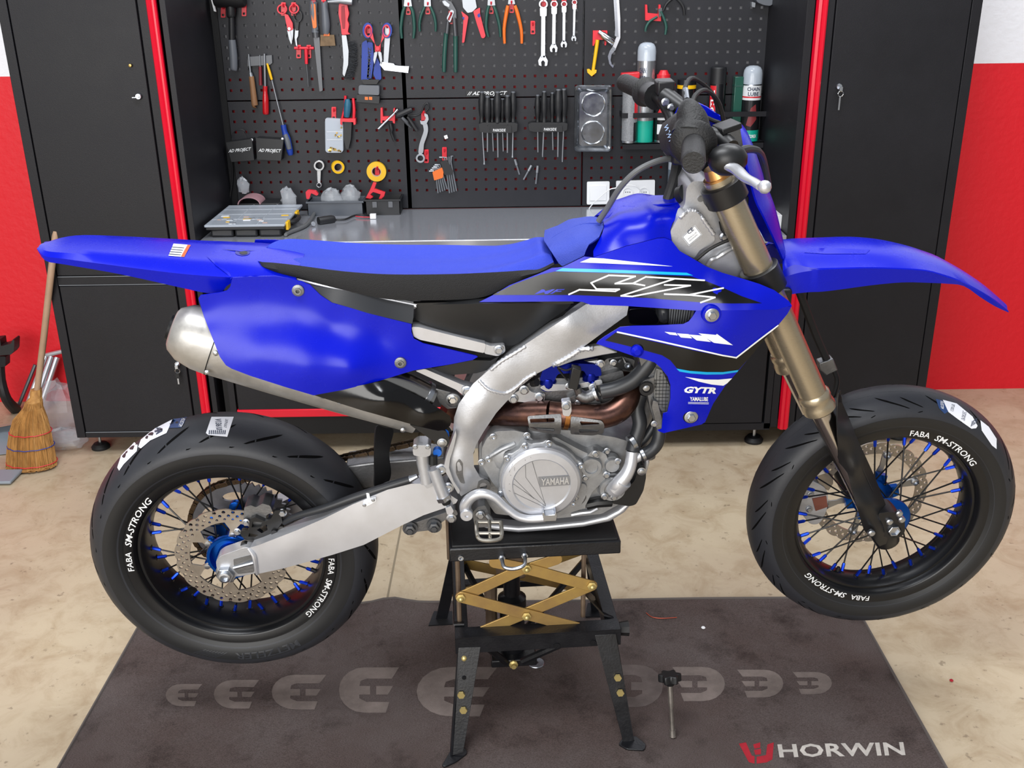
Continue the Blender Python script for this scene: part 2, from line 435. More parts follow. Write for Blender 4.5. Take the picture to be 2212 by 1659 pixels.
def cabinet(label, xo, xd0, xd1, xi, xr0, xr1, side):
    """xo outer edge, xd0..xd1 door, xi inner edge of the body, xr0..xr1 red edge strip"""
    t = thing('tool_cabinet', ((xo+xi)/2, 3.68, 0), label, 'cabinet')
    zb, zt = .074, 1.95; a, b = min(xo, xi), max(xo, xi); d0, d1 = min(xd0, xd1), max(xd0, xd1)
    zs0, zs1 = Z(126, 617), Z(124, 598)
    body = MB().box(a, b, YF+.016, YB+.02, zb, zt)
    body.box(a, d0-.001, YF, YF+.018, zb, zt).box(d1+.001, b, YF+.004, YF+.018, zb, zt)
    body.box(d0, d1, YF, YF+.018, zb, zb+.02).box(d0, d1, YF, YF+.018, zs0+.0015, zs1-.0015)
    O('body', body, BLK, t, bevel=.0015)
    up = O('upper_door', MB().box(d0+.003, d1-.003, YF, YF+.014, zs1+.003, zt-.03), BLK, t, bevel=.002)
    lo = O('lower_door', MB().box(d0+.003, d1-.003, YF, YF+.014, zb+.024, zs0-.003), BLK, t, bevel=.002)
    for z in (zs0+.0006, zs1-.0006, zb+.0215):
        O('edge_strip', MB().box(d0+.003, d1-.003, YF-.0012, YF+.002, z-.0012, z+.0012), mat('grey_edge', '6b6f75', .4), t)  # thin strips in a lighter grey along the horizontal door edges
    r = MB(); p = [(0, 0), (.004, -.012), (.010, -.016), (.014, -.012), (.017, -.016), (.021, -.016), (.0245, -.012), (.0245, 0)]
    sc = (xr1-xr0)/.0245
    r.prism([(xr0+q[0]*sc, YF+.004+q[1], zb+.0) for q in p], (0, 0, zt-zb))
    O('red_edge_profile', r, REDP, t)
    for fx in (a+.05, b-.05):
        for fy in (YF+.07, YB-.06): foot(t, fx, fy)
    return t, up, lo
L, Lu, Ll = cabinet('tall black steel cabinet beside the broom, key bunch hanging from its lower lock', -1.603, X(13, 0), X(294, 0), X(322, 0), X(313, 0), X(337, 0), -1)
lock(Lu, 300, 208, 'stub'); lock(Ll, 384, 785, 'bunch')
c = FRONT.P(283, 141, .0); O('coat_peg', MB().lathe([(.004, 0), (.004, .006), (.0055, .008), (.0045, .011), (.0001, .012)], c, (0, -1, 0), n=12), mat('brass', 'c9a860', .3, 1), Lu)
R, Ru, Rl = cabinet('tall black steel cabinet behind the front mudguard, small key ring in its upper lock', 1.502, X(2102, 0), X(1806, 0), X(1779, 0), X(1764.7, 0), X(1788.7, 0), 1)
lock(Ru, 1812, 187, 'ring')
# ---------------------------------------------------------------- bench unit between them
xl, xr = X(343, 0), X(1762, 0); bl, brt = BOARD.P(465, 0).x, BOARD.P(1668, 0).x
U = thing('workbench', (0, 3.68, 0), 'black steel bench cabinet with a red plinth strip behind the motorcycle', 'workbench')
il, ir = X(356, 0), X(1745, 0)
O('upright_panel', MB().box(xl, il, YF+.0, YB+.02, .08, 1.95), BLK, bevel=.001, label='tall black steel side panel left of the tool wall', cat='panel')
O('upright_panel', MB().box(ir, xr, YF+.0, YB+.02, .08, 1.95), BLK, bevel=.001, label='tall black steel side panel right of the tool wall', cat='panel')
O('worktop', MB().box(il+.003, ir-.003, YF-.012, YB, .7725, .80), STEEL, bevel=.0035, label='brushed stainless steel worktop on the black bench cabinet', cat='worktop')
base = part('base_cabinet', U)
O('carcass', MB().box(il+.02, ir-.02, YF+.03, YB, .09, .772), BLK2, base)
def under(px): return min(max(FRONT.P(px, 860).x, il+.002), ir-.002)
gaps = [480, 509, 1000, 1440, 1682]
O('post', MB().box(under(493), under(506), YF+.01, YF+.04, .085, .76), BLK, base)
for a, b in ((512, 1000), (1006, 1424), (1430, 1650)):
    O('door', MB().box(under(a), under(b), YF, YF+.016, .175 if a < 1400 else .098, .745), BLK, base, bevel=.002)
O('red_plinth_strip', MB().box(under(509), under(1428), YF-.004, YF+.03, Z(600, 901), Z(600, 884)), REDP, base, bevel=.003)
O('plinth', MB().box(under(509), under(1428), YF+.006, YF+.03, .075, Z(600, 902)), BLK2, base)
O('post', MB().box(under(1655), under(1684), YF, YF+.03, .075, .76), BLK, base)
O('bottom_rail', MB().box(under(1428), under(1684), YF, YF+.03, .07, .096), BLK, base)
foot(base, FLOOR.P(1628, 955).x, YF+.05); foot(base, ir-.04, YF+.06); foot(base, under(530), YF+.06)
# ---------------------------------------------------------------- pegboard: real square holes, pitch 38 mm
PEG = mat('pegboard_black', '202127', .45, var=.2, vscale=5, bump=.1, bscale=420, spec=.35)
def peg_panel(x0, x1, z0, z1, hx0, hz0, nx, nz, parent):
    """sheet with punched 10 mm square holes on a 38 mm grid; (hx0, hz0) centre of the lower-left hole"""
    h, p = .0047, PITCHM
    xs = [x0]; 
    for i in range(nx): xs += [hx0+i*p-h, hx0+i*p+h]
    xs += [x1]; zs = [z0]
    for i in range(nz): zs += [hz0+i*p-h, hz0+i*p+h]
    zs += [z1]
    mb = MB(); y0, y1 = YB, YB+.0016
    idx = {}
    def vid(i, k, y):
        key = (i, k, y)
        if key not in idx: idx[key] = len(mb.v); mb.v.append(Vector((xs[i], y, zs[k])))
        return idx[key]
    for i in range(len(xs)-1):
        for k in range(len(zs)-1):
            if i % 2 and k % 2 and 0 < i < len(xs)-2 and 0 < k < len(zs)-2:
                for q in ((i,k,i+1,k), (i+1,k,i+1,k+1), (i+1,k+1,i,k+1), (i,k+1,i,k)):
                    mb.f.append([vid(q[0],q[1],y0), vid(q[2],q[3],y0), vid(q[2],q[3],y1), vid(q[0],q[1],y1)])
                continue
            mb.f.append([vid(i,k,y0), vid(i+1,k,y0), vid(i+1,k+1,y0), vid(i,k+1,y0)])
    n = len(mb.v)   # folded rims
    mb.box(x0, x1, y0, y0+.018, z0, z0+.0015).box(x0, x1, y0, y0+.018, z1-.0015, z1).box(x0, x0+.0015, y0, y0+.018, z0, z1).box(x1-.0015, x1, y0, y0+.018, z0, z1)
    return O('pegboard_panel', mb, PEG, parent, ang=20, fixn=False)
PITCHM = .038
def bz(px, py): return BOARD.P(px, py).z
def bx(px, py): return BOARD.P(px, py).x
zmid, zbot = bz(900, 213), .803
v1, v2 = bx(872, 213), bx(1259, 211)
PB = thing('pegboard', ((bl+brt)/2, YB+.01, zbot), 'black perforated tool wall of six steel panels above the worktop', 'pegboard')
for (a, b, px0) in ((bl, v1, 505.5), (v1, v2, 901.0), (v2, brt, 1277)):
    hx = bx(px0, 406); hx_u = bx(px0+(-6 if px0 < 600 else (-11 if px0 < 1000 else 6)), 190)
    nx = int((b-.012-hx)/PITCHM)+1
    zl = bz(900, 411); 
    peg_panel(a+.0015, b-.0015, zbot, zmid-.001, hx if a != bl else bx(523, 411)-PITCHM*0, zl, nx, 9, PB)
    zu = bz(900, 190.5)
    peg_panel(a+.0015, b-.0015, zmid+.001, zmid+.44, hx if a != bl else bx(523, 411), zu, nx, 11, PB)
O('backing_strip', MB().box(il, bl+.001, YB+.004, YB+.03, .80, 1.95).box(brt-.001, ir, YB+.004, YB+.03, .80, 1.95).box(il, ir, YB+.003, YB+.02, .8005, .806), BLK2, PB)
# ---------------------------------------------------------------- mat on the floor
def mat_mat():
    m = mat('grey_carpet', '6b6260', .95, bump=.9, bscale=900)
    nt = m.node_tree; b = nt.nodes['Principled BSDF']; tc = nt.nodes.new('ShaderNodeTexCoord')
    def nz(s, d, st=(1,1,1)):
        mp = nt.nodes.new('ShaderNodeMapping'); mp.inputs['Scale'].default_value = st; nt.links.new(tc.outputs['Object'], mp.inputs[0])
        n = nt.nodes.new('ShaderNodeTexNoise'); n.inputs['Scale'].default_value = s; n.inputs['Detail'].default_value = d; n.inputs['Roughness'].default_value = .65; nt.links.new(mp.outputs[0], n.inputs[0]); return n.outputs[0]
    def rp(s, p0, c0, p1, c1):
        r = nt.nodes.new('ShaderNodeValToRGB'); r.color_ramp.elements[0].position = p0; r.color_ramp.elements[0].color = lin(c0)
        r.color_ramp.elements[1].position = p1; r.color_ramp.elements[1].color = lin(c1); nt.links.new(s, r.inputs[0]); return r.outputs[0]
    def mul(a, c, f):
        x = nt.nodes.new('ShaderNodeMix'); x.data_type = 'RGBA'; x.blend_type = 'MULTIPLY'; x.inputs['Factor'].default_value = f
        nt.links.new(a, x.inputs['A']); nt.links.new(c, x.inputs['B']); return x.outputs['Result']
    c = rp(nz(2.2, 5), .3, '62534f', .7, '7a706e')
    c = mul(c, rp(nz(7, 8), .3, '6f6462', .48, 'ffffff'), .6)
    c = mul(c, rp(nz(300, 2, (1, 2.2, 1)), .3, '8a8a8a', .7, 'ffffff'), .7)
    nt.links.new(c, b.inputs['Base Color']); b.inputs['Specular IOR Level'].default_value = .1
    return m
MATM = mat_mat()
mx0, mx1, my0, my1 = -1.021, .940, 1.25, 2.425
rows = []
nxm, nym = 60, 30
def mat_h(x, y):
    w = math.exp(-((x+.345)/.05)**2)*max(0, (y-2.0)/.42)**2
    return .0045+.016*w+.0012*math.sin(x*9+y*4)
for j in range(nym+1):
    r = []
    for i in range(nxm+1):
        x = mx0+(mx1-mx0)*i/nxm; y = my0+(my1-my0)*j/nym
        r.append(Vector((x, y-(.06*max(0, (x-.86)/.08)**2 if j == nym else 0), mat_h(x, y))))
    rows.append(r)
mm = O('floor_mat', MB().grid(rows), MATM, fixn=False, label='dark grey carpet mat printed with pale wheel logos under the lift', cat='mat', solid=.004)
hem = MB()
e = [r[0] for r in rows]+[q for q in rows[-1][1:]]+[r[-1] for r in rows[::-1][1:]]
hem.tube([p+Vector((0, 0, .0005)) for p in e], .0035, 6)
O('stitched_hem', hem, mat('hem', '57504d', .9), mm)
class MatFrame:
    n = Vector((0, 0, 1))
    def P(s, px, py, d=0.0):
        p = FLOOR.P(px, py, .005)
        for _ in range(3): p = FLOOR.P(px, py, mat_h(p.x, p.y)); p.z = mat_h(p.x, p.y)
        return Vector((p.x, p.y, p.z+d))
    def sc(s, px, py, d=0.0): return (s.P(px+1, py)-s.P(px, py)).length
MF = MatFrame()
PRN = mat('mat_print_beige', '857a75', .95, var=.35, vscale=14, bump=.6, bscale=900, spec=.1)
PRW = mat('mat_print_white', 'd3cdc6', .95, var=.3, vscale=30, bump=.6, bscale=900, spec=.1)
PRR = mat('mat_print_red', 'b8323e', .95, var=.25, vscale=24, bump=.6, bscale=900, spec=.1)
PRF = mat('mat_print_faint', '6f6562', .95, var=.4, vscale=14, bump=.6, bscale=900, spec=.1)  # darker, fainter print colour for a single logo
def glyph(x0, x1, yt, yb, mirror, m):
    def q(a, b): 
        a = 1-a if mirror else a
        return (x0+(x1-x0)*a, yt+(yb-yt)*b)
    arc = [(.5-.5*math.cos(t)*1.0 if False else .42-.42*math.sin(t), .5-.5*math.cos(t)) for t in [PI*i/10 for i in range(11)]]
    E1 = [(1.0, 0.0)]+arc+[(.78, 1), (.84, .76), (.46, .76), (.34, .68), (.34, .6), (.52, .6), (.52, .41), (.34, .41), (.36, .30), (.46, .25), (.88, .25)]
    pts = [q(*p) for p in E1]
    panel('printed_logo', MF, pts, .0006, .0004, m, mm, step=12)
    panel('printed_logo', MF, [q(*p) for p in ((.62, .41), (.9, .41), (.82, .6), (.62, .6))], .0006, .0004, m, mm, step=12)
for g in ((358, 437, 1478, 1526), (462, 560, 1469, 1531), (587, 705, 1458, 1533), (732, 862, 1442, 1540), (900, 1075, 1441, 1548)): glyph(*g, False, PRN)
for g in ((1712, 1797, 1452, 1500), (1592, 1692, 1447, 1507), (1452, 1566, 1441, 1515)): glyph(*g, True, PRN)
glyph(1300, 1432, 1436, 1528, True, PRF)
text('printed_lettering', MF, 'HORWIN', (1684, 1637), (272, -5), (-5, -29), .0006, PRW, mm, bold=.025, space=1.02)
def RL(pts): panel('printed_emblem', MF, [(1596+(1673-1596)*a, 1604+(1650-1604)*b) for a, b in pts], .0006, .0004, PRR, mm)
RL([(0, .06), (.2, 0), (.36, .62), (.44, .66), (.44, 1), (.28, .93)]); RL([(.98, 0), (.8, .1), (.76, .6), (.5, .68), (.5, 1), (.78, .94), (.94, .8)])
RL([(.4, .1), (.6, 0), (.6, .25), (.44, .3)]); RL([(.42, .36), (.62, .3), (.62, .56), (.46, .58)])
# ================================================================== motorcycle
from mathutils.bvhtree import BVHTree
BIKE = thing('motorcycle', None, 'blue supermoto motorcycle raised on the scissor lift', 'motorcycle', matrix=BIKE_M)
BLUE = mat('blue_plastic', '0010b2', .27, rvar=.04, vscale=9, spec=.3)
BLUEA = mat('blue_anodised', '0a54b8', .3, .85)
BLUEN = mat('blue_nipple', '1540d8', .28, .8)
ALU = mat('cast_aluminium', 'c2c4c9', .38, .62, var=.15, vscale=14, bump=.06, bscale=300, rvar=.08)
ALUS = mat('satin_aluminium', 'd0d2d8', .33, .65, var=.1, vscale=10, rvar=.06)
ALUD = mat('grey_cast_metal', '8c8d8f', .45, .9, var=.3, vscale=24, bump=.12, bscale=220)
CASE = mat('engine_magnesium', 'a5a7aa', .44, .6, var=.3, vscale=30, bump=.08, bscale=240)
TYRE = mat('tyre_rubber', '2b2d33', .5, var=.25, vscale=9, bump=.06, bscale=160)
TYRES = mat('tyre_sidewall', '17181a', .5)
RIMB = mat('rim_black', '0b0c0f', .36)
GLOSSB = mat('gloss_black', '060608', .14)
DECW = mat('decal_white', 'f0f2f4', .35); DECK = mat('decal_black', '08090b', .2, spec=.4); DECC = mat('decal_cyan', '00a6dd', .3)
DISC = mat('disc_steel', 'a59b8e', .4, .75, rvar=.08, vscale=40)
def by(v): return Vector(v)
class RayFrame:
    """places decals on the surface of an existing part: pixel ray -> hit point, lifted a little"""
    def __init__(s, objs, lift=.0008, fallback=.1, bike=True):
        vs, fs = [], []
        for o in (objs if isinstance(objs, (list, tuple)) else [objs]):
            k = len(vs); off = Vector((0, 0, 0)) if bike else ORG[o.name]
            vs += [v.co+off for v in o.data.vertices]; fs += [[k+i for i in p.vertices] for p in o.data.polygons]
        s.t = BVHTree.FromPolygons(vs, fs); s.lift = lift; s.fb = fallback; s.bike = bike
        s.o = _co if bike else CAM; s.M = BIKE_I.to_3x3() if bike else Matrix.Identity(3); s.n = Vector((0, -1, 0))
    def P(s, px, py, d=0.0):
        r = (s.M @ ray(px, py)).normalized(); h = s.t.ray_cast(s.o, r)
        if h[0] is None:
            for k in range(1, 12):       # just off the edge: search nearby
                for dx, dy in ((k, 0), (-k, 0), (0, k), (0, -k)):
                    r2 = (s.M @ ray(px+dx, py+dy)).normalized(); h = s.t.ray_cast(s.o, r2)
                    if h[0] is not None:
                        dist = (h[0]-s.o).length; return s.o+r*(dist-s.lift)
            return B.P(px, py, s.fb) if s.bike else s.o+r*s.fb
        nn = h[1] if h[1].dot(r) < 0 else -h[1]
        return h[0]+nn*(s.lift+d)
    def sc(s, px, py, d=0.0): return (s.P(px+1, py)-s.P(px, py)).length
def mirror(o):
    c = o.copy(); COL.objects.link(c); c.scale = (1, -1, 1); ORG[c.name] = ORG[o.name]; return c
YA = Vector((0, -1, 0))                     # toward the camera
# ------------------------------------------------------------------ wheels
def tyre_prof(R, w, rb):
    h = R-rb
    pts = [(rb-.003, .80), (rb+.004, .86), (rb+h*.14, .93), (rb+h*.32, .995), (rb+h*.47, 1.0), (rb+h*.62, .94), (rb+h*.76, .80), (rb+h*.875, .60), (rb+h*.955, .36), (rb+h*.992, .14), (R, 0)]
    near = [(r, w/2*y) for r, y in pts]
    return near
def prof_at(near, u):
    L = [0]
    for a, b in zip(near, near[1:]): L.append(L[-1]+math.hypot(a[0]-b[0], a[1]-b[1]))
    t = u*L[-1]
    for i in range(len(near)-1):
        if t <= L[i+1] or i == len(near)-2:
            k = (t-L[i])/(L[i+1]-L[i]); return near[i][0]+(near[i+1][0]-near[i][0])*k, near[i][1]+(near[i+1][1]-near[i][1])*k
def polar_text(name, s, C, y, r0, r1, a0, a1, m, parent, bold=0.0, shear=0.0, up=None, ysl=0.0):
    v, f = text2d(s, bold, shear); mb = MB()
    for a, b in v:
        th = math.radians(a0+(a1-a0)*a); r = r0+(r1-r0)*b
        mb.v.append(C+Vector((r*math.cos(th), -(y+ysl*b), r*math.sin(th))))
    mb.f = [list(q) for q in f]; q = f[0]
    if (mb.v[q[1]]-mb.v[q[0]]).cross(mb.v[q[2]]-mb.v[q[0]]).y > 0: mb.f = [list(reversed(q)) for q in f]
    return O(name, mb, m, parent, fixn=False, ang=0, solid=.0003)
def wheel(name, C, R, w, rimw, lett, rear):
    g = part(name, BIKE); rb = .2275
    near = tyre_prof(R, w, rb); full = [(r, y) for r, y in near]+[(r, -y) for r, y in near[-2::-1]]
    fine = cr([(r, y, 0) for r, y in full], 3, False)
    ty = O('tyre', MB().lathe([(p[0], p[1]) for p in fine], C, YA, n=120, caps=False), TYRE, g, ang=60, fixn=True)
    # sidewall band (smooth black rubber, slightly proud) on both sides
    for sg in (1, -1):
        sw = [(prof_at(near, u)[0]+.0004, sg*(prof_at(near, u)[1]+.0007)) for u in [0.0, .05, .1, .16, .22, .28, .335]]
        O('sidewall', MB().lathe(sw, C, YA, n=120, caps=False), TYRES, g, ang=60)
    hw = rimw/2
    pr = [(.2285, hw+.0015), (.2305, hw+.004), (.229, hw+.0058), (.226, hw+.0052), (.211, hw+.0035), (.2075, hw+.001), (.2065, hw-.006), (.2035, hw-.012), (.1985, hw-.0125), (.197, hw-.018), (.1935, hw-.024), (.190, hw*.35), (.1885, 0)]
    pr = pr+[(r, -y) for r, y in pr[-2::-1]]; pr += [(.2285, -hw), (.214, -hw+.006), (.2, -hw*.4), (.2, hw*.4), (.214, hw-.006)]
    O('rim', MB().lathe(pr, C, YA, n=120, closed=True), RIMB, g, ang=50)
    for a0, a1, b0, b1 in lett:
        polar_text('rim_lettering', 'FABA', C, hw+.0054, .2125, .2255, a0, a0+(a1-a0)*.25, DECW, g, bold=.01)
        polar_text('rim_lettering', 'SM-STRONG', C, hw+.0054, .2118, .2258, a0+(a1-a0)*.32, a1, DECW, g, bold=.012, shear=.2)
    # spokes: 36, in crossing pairs, both flanges; shared meshes
    fl_n, fl_f = (.036, -.030) if rear else (.040, -.034)
    rh = .047 if rear else .043
    kinds = []
    for side, yh, dr in ((0, fl_n, 1), (1, fl_f, 1), (0, fl_n, -1), (1, fl_f, -1)):
        for kk in range(1):
            ah = 0.0; ar = math.radians(33*dr); yr = (.0045 if side == 0 else -.0045)
            p0 = Vector((rh*math.cos(ah), -yh, rh*math.sin(ah))); p1 = Vector((.1905*math.cos(ar), -yr, .1905*math.sin(ar)))
            d = (p1-p0).normalized(); q = p1-d*.023
            sp = MB().tube([p0, p1-d*.004], .00185, 6); nb = MB().tube([q, q+d*.004, p1-d*.003, p1+d*.003], [.0030, .0039, .0039, .0045], 6)
            kinds.append((sp, nb, ar))
    step = 2*PI/9; made = []
    for ki, (sp, nb, ar) in enumerate(kinds):
        base = [math.radians(x) for x in (0, 10, 20, 30)][ki]-ar
        for j in range(9):
            rot = base+step*j
            if j == 0:
                # keep vertices relative to the wheel centre so the mesh can be shared
                o1 = O('spoke', sp, RIMB, g); o2 = O('spoke_nipple', nb, BLUEN, o1); pair = (o1, o2)
            else:
                o1 = pair[0].copy(); COL.objects.link(o1); o2 = pair[1].copy(); COL.objects.link(o2); o1.parent = g; o2.parent = g
            for o in (o1, o2): o.parent = g; o.location = C; o.rotation_euler = (0, -rot, 0)
    # nipple seats
    se = MB()
    for j in range(36):
        a = math.radians(10*j); s = .0045 if (j % 2 == 0) else -.0045
        c = C+Vector((.189*math.cos(a), -s*.9, .189*math.sin(a)))
        n = -Vector((math.cos(a), 0, math.sin(a))); se.lathe([(.0075, -.002), (.0072, .0008), (.0045, .0018)], c, n, n=10)
    O('nipple_seats', se, RIMB, g, kind='stuff')
    return g, ty, near
RC, FC = Vector((0, 0, 0)), Vector((WB, 0, 0))
RW, RTY, RNEAR = wheel('rear_wheel', RC, .3165, .158, .127, ((184, 131, 0, 0), (-3, -48, 0, 0)), True)
FWH, FTY, FNEAR = wheel('front_wheel', FC, .303, .120, .090, ((84, 36, 0, 0), (266, 219, 0, 0)), False)
def tsurf(near, C, th, u, side, lift=.0005):
    r, y = prof_at(near, min(max(u, 0), 1)); a, b = prof_at(near, max(0, u-.02)); c, d = prof_at(near, min(1, u+.02))
    tr, tyy = c-a, d-b; L = math.hypot(tr, tyy); nr, ny = -tyy/L, tr/L
    if nr < 0: nr, ny = -nr, -ny
    if u < .45: nr, ny = (abs(nr), abs(ny))
    r += nr*lift; y += abs(ny)*lift
    return C+Vector((r*math.cos(th), -side*y, r*math.sin(th)))
GRV = mat('tread_groove', '030304', .8, spec=.1)
def grooves(parent, near, C, items, per, off=0.0):
    mb = MB()
    for i in range(per):
        base = 2*PI*i/per+off
        for side in (1, -1):
            sh = 0 if side == 1 else PI/per
            for (da0, u0, da1, u1, wd, bow) in items:
                A, Bq = [], []
                for k in range(9):
                    t = k/8; ww = wd*math.sin(PI*min(1, .12+t*.88))**.6; th = base+sh+math.radians(da0+(da1-da0)*t+bow*math.sin(PI*t)); u = u0+(u1-u0)*t
                    A.append(tsurf(near, C, th-ww/near[-1][0]/2, u, side)); Bq.append(tsurf(near, C, th+ww/near[-1][0]/2, u, side))
                mb.grid([A, Bq])
    return O('tread_grooves', mb, GRV, parent, kind='stuff', ang=0)
grooves(RW, RNEAR, RC, ((-2, .52, -15, .84, .013, -1.2), (3.5, .44, 1.0, .50, .011, 0)), 20, .1)
grooves(FWH, FNEAR, FC, ((0, .5, 13, .80, .0095, 1.5), (-6, .53, 3, .74, .008, 1.0), (-4, .43, -6, .46, .007, 0), (12, .86, 34, .92, .004, 2)), 17, .05)
# moulded maker's name on the lower sidewall of the rear tyre
SWT = mat('sidewall_relief', '2c2e33', .4)
v, f = text2d('METZELER', .02); mb = MB()
for a, b in v:
    th = math.radians(-62-34*a); mb.v.append(tsurf(RNEAR, RC, th, .2+.12*b, 1, .0014))
mb.f = [list(reversed(q)) for q in f]; O('sidewall_lettering', mb, SWT, RW, ang=0, fixn=False)
mb = MB()
for k in range(8):
    t0 = math.radians(-100-1.5*k); A = [tsurf(RNEAR, RC, t0-math.radians(1.4*j), .2+.12*j/4, 1, .0014) for j in range(5)]
    mb.grid([A, [tsurf(RNEAR, RC, t0-math.radians(1.4*j+.7), .2+.12*j/4, 1, .0014) for j in range(5)]])
O('sidewall_chevrons', mb, SWT, RW, ang=0)
# paper labels on the treads
LAB = mat('paper_label', 'e4e6ee', .5); LABB = mat('label_navy', '26406e', .5); INK = mat('label_ink', '3a4256', .6); LABR = mat('label_red', 'c23a4a', .6)
rt, ft = RayFrame(RTY, .0009), RayFrame(FTY, .0009)
panel('tread_label', rt, [(254, 1010), (262, 985), (290, 955), (298, 962), (296, 975), (268, 1003), (258, 1017)], 0, .0002, LAB, RW, step=8)
panel('tread_label', rt, [(299, 966), (305, 950), (335, 925), (372, 906), (366, 923), (360, 936), (325, 952), (305, 969)], 0, .0002, LAB, RW, step=8)
panel('tread_label', rt, [(366, 925), (374, 905), (404, 901), (398, 914), (392, 924)], 0, .0002, LABB, RW, step=8)
panel('tread_label', rt, [(457, 901), (505, 901), (491, 944), (450, 940), (445, 936)], 0, .0002, LAB, RW, step=8)
rt2, ft2 = RayFrame(RTY, .0013), RayFrame(FTY, .0013)
text('label_print', rt2, 'V13610', (464, 905), (3, 24), (14, 1), 0, INK, RW, bold=.03)
text('label_print', rt2, '207N367', (487, 906), (-4, 18), (6, 1), 0, INK, RW)
for k in range(9): panel('label_barcode', rt2, [(452+4.2*k, 930), (454.3+4.2*k, 930.2), (453.3+4.2*k, 939), (451+4.2*k, 938.7)], 0, .0002, INK, RW)
text('label_print', rt2, 'M5', (338, 940), (-7, -12), (14, -8), 0, INK, RW, bold=.04); text('label_print', rt2, 'ZR 17', (368, 918), (-5, -10), (7, -3), 0, INK, RW)
text('label_print', rt2, 'METZELER', (386, 921), (8, -18), (7, 2), 0, DECW, RW)
panel('tread_label', ft, [(2021, 862), (2036, 866), (2048, 889), (2040, 894), (2028, 882)], 0, .0002, LABB, FWH, step=7)
panel('tread_label', ft, [(2036, 864), (2066, 872), (2100, 900), (2111, 920), (2108, 925), (2098, 926), (2068, 905), (2048, 890)], 0, .0002, LAB, FWH, step=7)
panel('tread_label', ft, [(2117, 908), (2135, 922), (2152, 948), (2152, 970), (2142, 962), (2120, 930)], 0, .0002, LAB, FWH, step=7)
text('label_print', ft2, '120/70', (2052, 887), (3, -14), (7, 2), 0, INK, FWH); text('label_print', ft2, 'SPORTEC', (2075, 905), (4, -18), (8, 4), 0, INK, FWH)
text('label_print', ft2, 'METZELER', (2032, 882), (-1, -16), (6, 2), 0, DECW, FWH)
for k in range(5): panel('label_barcode', ft2, [(2096+2.5*k, 921-1.5*k), (2097.4+2.5*k, 921.5-1.5*k), (2100+2.5*k, 910-1.5*k), (2098.6+2.5*k, 909.5-1.5*k)], 0, .0002, INK, FWH)
# ------------------------------------------------------------------ hubs, discs, sprocket, chain
def ring_plate(mbx, C, y, th, outer, holes, inner_n=None):
    pass
def disc(name, C, y, r_out, r_in, scal, depth, parent, m, th=.004, hole_rows=((.0, .0),), nh=36, hr=.004):
    """wave brake disc with drilled holes, normal along Y"""
    n = scal*8; out = []
    for i in range(n):
        a = 2*PI*i/n; w = abs(math.sin(scal*a/2)); out.append((1000*(r_out-depth*(1-w**.5)**1.0)*math.cos(a), 1000*(r_out-depth*(1-w**.5))*math.sin(a)))
    inn = [(1000*r_in*math.cos(2*PI*i/60), 1000*r_in*math.sin(2*PI*i/60)) for i in range(60)]
    hs = [inn]
    for (rr, ph, h) in hole_rows:
        for k in range(nh):
            a = 2*PI*(k+ph)/nh; hs.append([(1000*(rr*math.cos(a)+h*math.cos(q*PI/4)), 1000*(rr*math.sin(a)+h*math.sin(q*PI/4))) for q in range(8)])
    v, f = flat2d(out, None, hs); mb = MB(); mb.v = [C+Vector((p[0]/1000, -y, p[1]/1000)) for p in v]; mb.f = f
    q = f[0]
    if (mb.v[q[1]]-mb.v[q[0]]).cross(mb.v[q[2]]-mb.v[q[0]]).y > 0: mb.f = [list(reversed(x)) for x in f]
    return O(name, mb, m, parent, solid=th, fixn=False, ang=30)
def carrier(C, y, r0, r1, n, w0, w1, parent, m, th=.004, ph=0.0, bolts=True):
    for k in range(n):
        mb = MB()
        a = 2*PI*k/n+ph; d = Vector((math.cos(a), 0, math.sin(a))); e = Vector((-math.sin(a), 0, math.cos(a)))
        pts = [C+d*r0+e*w0-Vector((0, y, 0)), C+d*((r0+r1)/2)+e*w0*.55-Vector((0, y, 0)), C+d*r1+e*w1-Vector((0, y, 0)), C+d*r1-e*w1-Vector((0, y, 0)), C+d*((r0+r1)/2)-e*w0*.55-Vector((0, y, 0)), C+d*r0-e*w0-Vector((0, y, 0))]
        mb.prism(pts, (0, th, 0)); O('carrier_arm', mb, m, parent, ang=30)
rd = part('rear_brake_disc', BIKE)
disc('brake_disc', RC, .058, .1235, .0905, 18, .005, rd, DISC, hole_rows=((.1160, .0, .0042), (.1068, .5, .0038), (.0980, .0, .0030)), nh=36)
carrier(RC, .0578, .050, .0925, 6, .009, .020, rd, DISC, ph=.35)
for k in range(6):
    a = 2*PI*k/6+.35; O('disc_bolt', MB().lathe([(.0065, 0), (.0065, .003), (.003, .0035)], RC+Vector((.060*math.cos(a), -.058, .060*math.sin(a))), YA, n=10), ZINC, rd)
hub = part('rear_hub', BIKE)
O('hub_barrel', MB().lathe([(.0215, .072), (.0215, .074), (.030, .074), (.032, .068), (.032, .050), (.045, .048), (.047, .063), (.053, .063), (.0545, .060), (.0545, .052), (.044, .046), (.030, .030), (.028, 0), (.032, -.03), (.056, -.042), (.062, -.05), (.058, -.058), (.03, -.062), (.02, -.062)], RC, YA, n=40), BLUEA, hub)
for k in range(6):
    a = 2*PI*k/6+.35; O('hub_lug', MB().lathe([(.011, .04), (.0115, .052), (.009, .056)], RC+Vector((.056*math.cos(a), 0, .056*math.sin(a))), YA, n=12), BLUEA, hub)
    a += .2; c = RC+Vector((.066*math.cos(a), .052, .066*math.sin(a))); O('sprocket_lug', MB().lathe([(.014, 0), (.014, .012), (.01, .014)], c, YA, n=12), BLUEA, hub)
O('bearing_seal', MB().lathe([(.0001, .0735), (.021, .0735), (.0215, .07)], RC, YA, n=24), BLKP, hub)
spk = part('rear_sprocket', BIKE)
YS = -.066
n = 48; out = []
